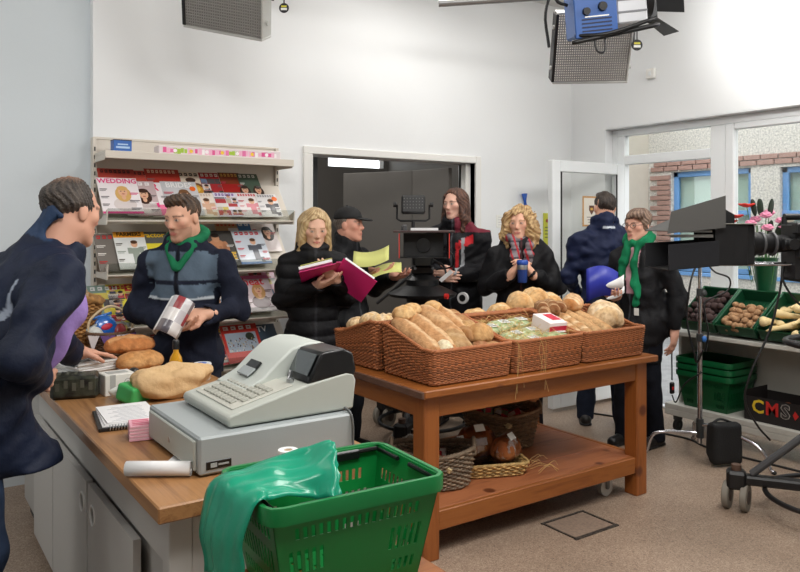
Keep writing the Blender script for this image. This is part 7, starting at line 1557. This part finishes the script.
# ------------------------------------------------------------------ man with his back turned, by the open door
b = D(605, 300, 5.8); g = rig((b.x, b.y), 172, 1.81, lean=0, hyaw=14, hpitch=0, arms={'R': ((-.27, .02, 1.14), (-.16, .22, 1.0)), 'L': ((.27, .02, 1.14), (.18, .20, .98))}, shw=.19, feet=((-.12, .0), (.14, .05)))
p7 = person('man with short dark hair and navy jacket standing with his back turned by the door', g, (214, 164, 140))
hair(g, p7, 'short', (38, 30, 26), (66, 54, 46), 16)
def back_lettering(col, x, y, z, V): m_ = (y < 0) & (np.abs(x+.02) < .045) & (np.abs(z-.555) < .006); col[m_] = np.array(lin((200, 206, 216)), np.float32)
coat(g, p7, 'jacket', zipped(g, (26, 34, 62), extra=back_lettering), hem=.74, fat=1.0, seed=71, wr=.012, collar=.06, collar_r=.09, hood=False, m='shell_cloth')
trousers(g, p7, (34, 40, 54)); shoes(g, p7)
# ------------------------------------------------------------------ woman with glasses and green scarf
b = D(640, 300, 5.32); g = rig((b.x, b.y), -48, 1.665, lean=1, hyaw=-6, hpitch=2, arms={'R': ((-.24, .03, 1.08), (D(614, 297, 5.06))), 'L': ((.255, -.05, 1.07), (.26, .0, .815))}, shw=.18, feet=((-.10, .06), (.10, -.04)))
hn = [(g.l*.5+g.f*.6, Z_, 1, .6), None]
p8 = person('woman with short hair, glasses and green scarf holding a blue folder', g, (216, 164, 142), True, hn, lip=(176, 100, 96), brow=(96, 80, 68))
hair(g, p8, 'crop', (88, 66, 54), (146, 120, 102), 18)
def pinkshirt(col, x, y, z, V): m_ = (np.abs(x+.0) < .05-.08*np.clip(.45-z, 0, .4)) & (y > .06) & (z > .18); col[m_] = np.array(lin((206, 160, 168)), np.float32)
coat(g, p8, 'coat', zipped(g, (22, 22, 25), extra=pinkshirt), hem=.62, seed=81, wr=.011, collar=.04, m='shell_cloth', fat=1.04)
scarf(g, p8, 'scarf', (24, 116, 76), [[(.02, .09, .51), (.04, .135, .40), (.055, .145, .24), (.055, .14, .12)], [(-.03, .09, .52), (-.05, .13, .40), (-.05, .135, .30)]], .025, 6)
trousers(g, p8, (24, 26, 34)); shoes(g, p8)
gl = MB()
for q in (-1, 1): gl.tube([g.Hd(q*.033+.024*math.cos(t), .100, .004+.018*math.sin(t))-p8.location for t in [2*math.pi*k/20 for k in range(20)]], .0018, 5, closed=True); gl.tube([g.Hd(q*.057, .098, .008)-p8.location, g.Hd(q*.080, .0, .010)-p8.location], .0018, 5)
gl.tube([g.Hd(-.009, .102, .008)-p8.location, g.Hd(.009, .102, .008)-p8.location], .0018, 5); gl.build('glasses', mat('spectacle_frame', (60, 50, 46), .3, .5), p8)
idb = MB().box(g.T(.07, .165, .06)-p8.location, (.035, .05, .004), Matrix((g.tl, g.tu, g.tf)).transposed(), .001).build('name_badge', M_lab, p8)
o = D(606, 285, 4.98); bf = thing('blue_folder', 'open royal blue folder with white pages, held by the woman in glasses', 'folder', o); M_rb = mat('royal_blue_card', (42, 52, 160), .4)
V = []; F = []
for i in range(11):
    t = i/10
    for j in range(2): a = -.5+1.35*t; V.append(IMR*(-.13+.21*t)+Z_*(.05*math.sin(math.pi*(t*.8+.1))-.02+.11*(j-.5)*2*(1-.2*t))+CAMDIR*(.02*math.sin(t*3)))
for i in range(10): F.append((i*2, i*2+2, i*2+3, i*2+1))
mb = MB(); mb.add(V, F); q = mb.build('cover', M_rb, bf, smooth=True); md = q.modifiers.new('s', 'SOLIDIFY'); md.thickness = .003
for k in range(2):
    V = []; F = []
    for i in range(9):
        t = i/8
        for j in range(2): V.append(IMR*(-.01+.12*t)+Z_*((-.085 if k else .0)+.03*t*t*(2 if k else 1)+.045*(j-.5)*2*t**.5*(.5 if k else .9))+CAMDIR*(.03+.01*k))
    for i in range(8): F.append((i*2, i*2+2, i*2+3, i*2+1))
    mb = MB(); mb.add(V, F); q = mb.build('page', M_paper, bf, smooth=True); md = q.modifiers.new('s', 'SOLIDIFY'); md.thickness = .0015
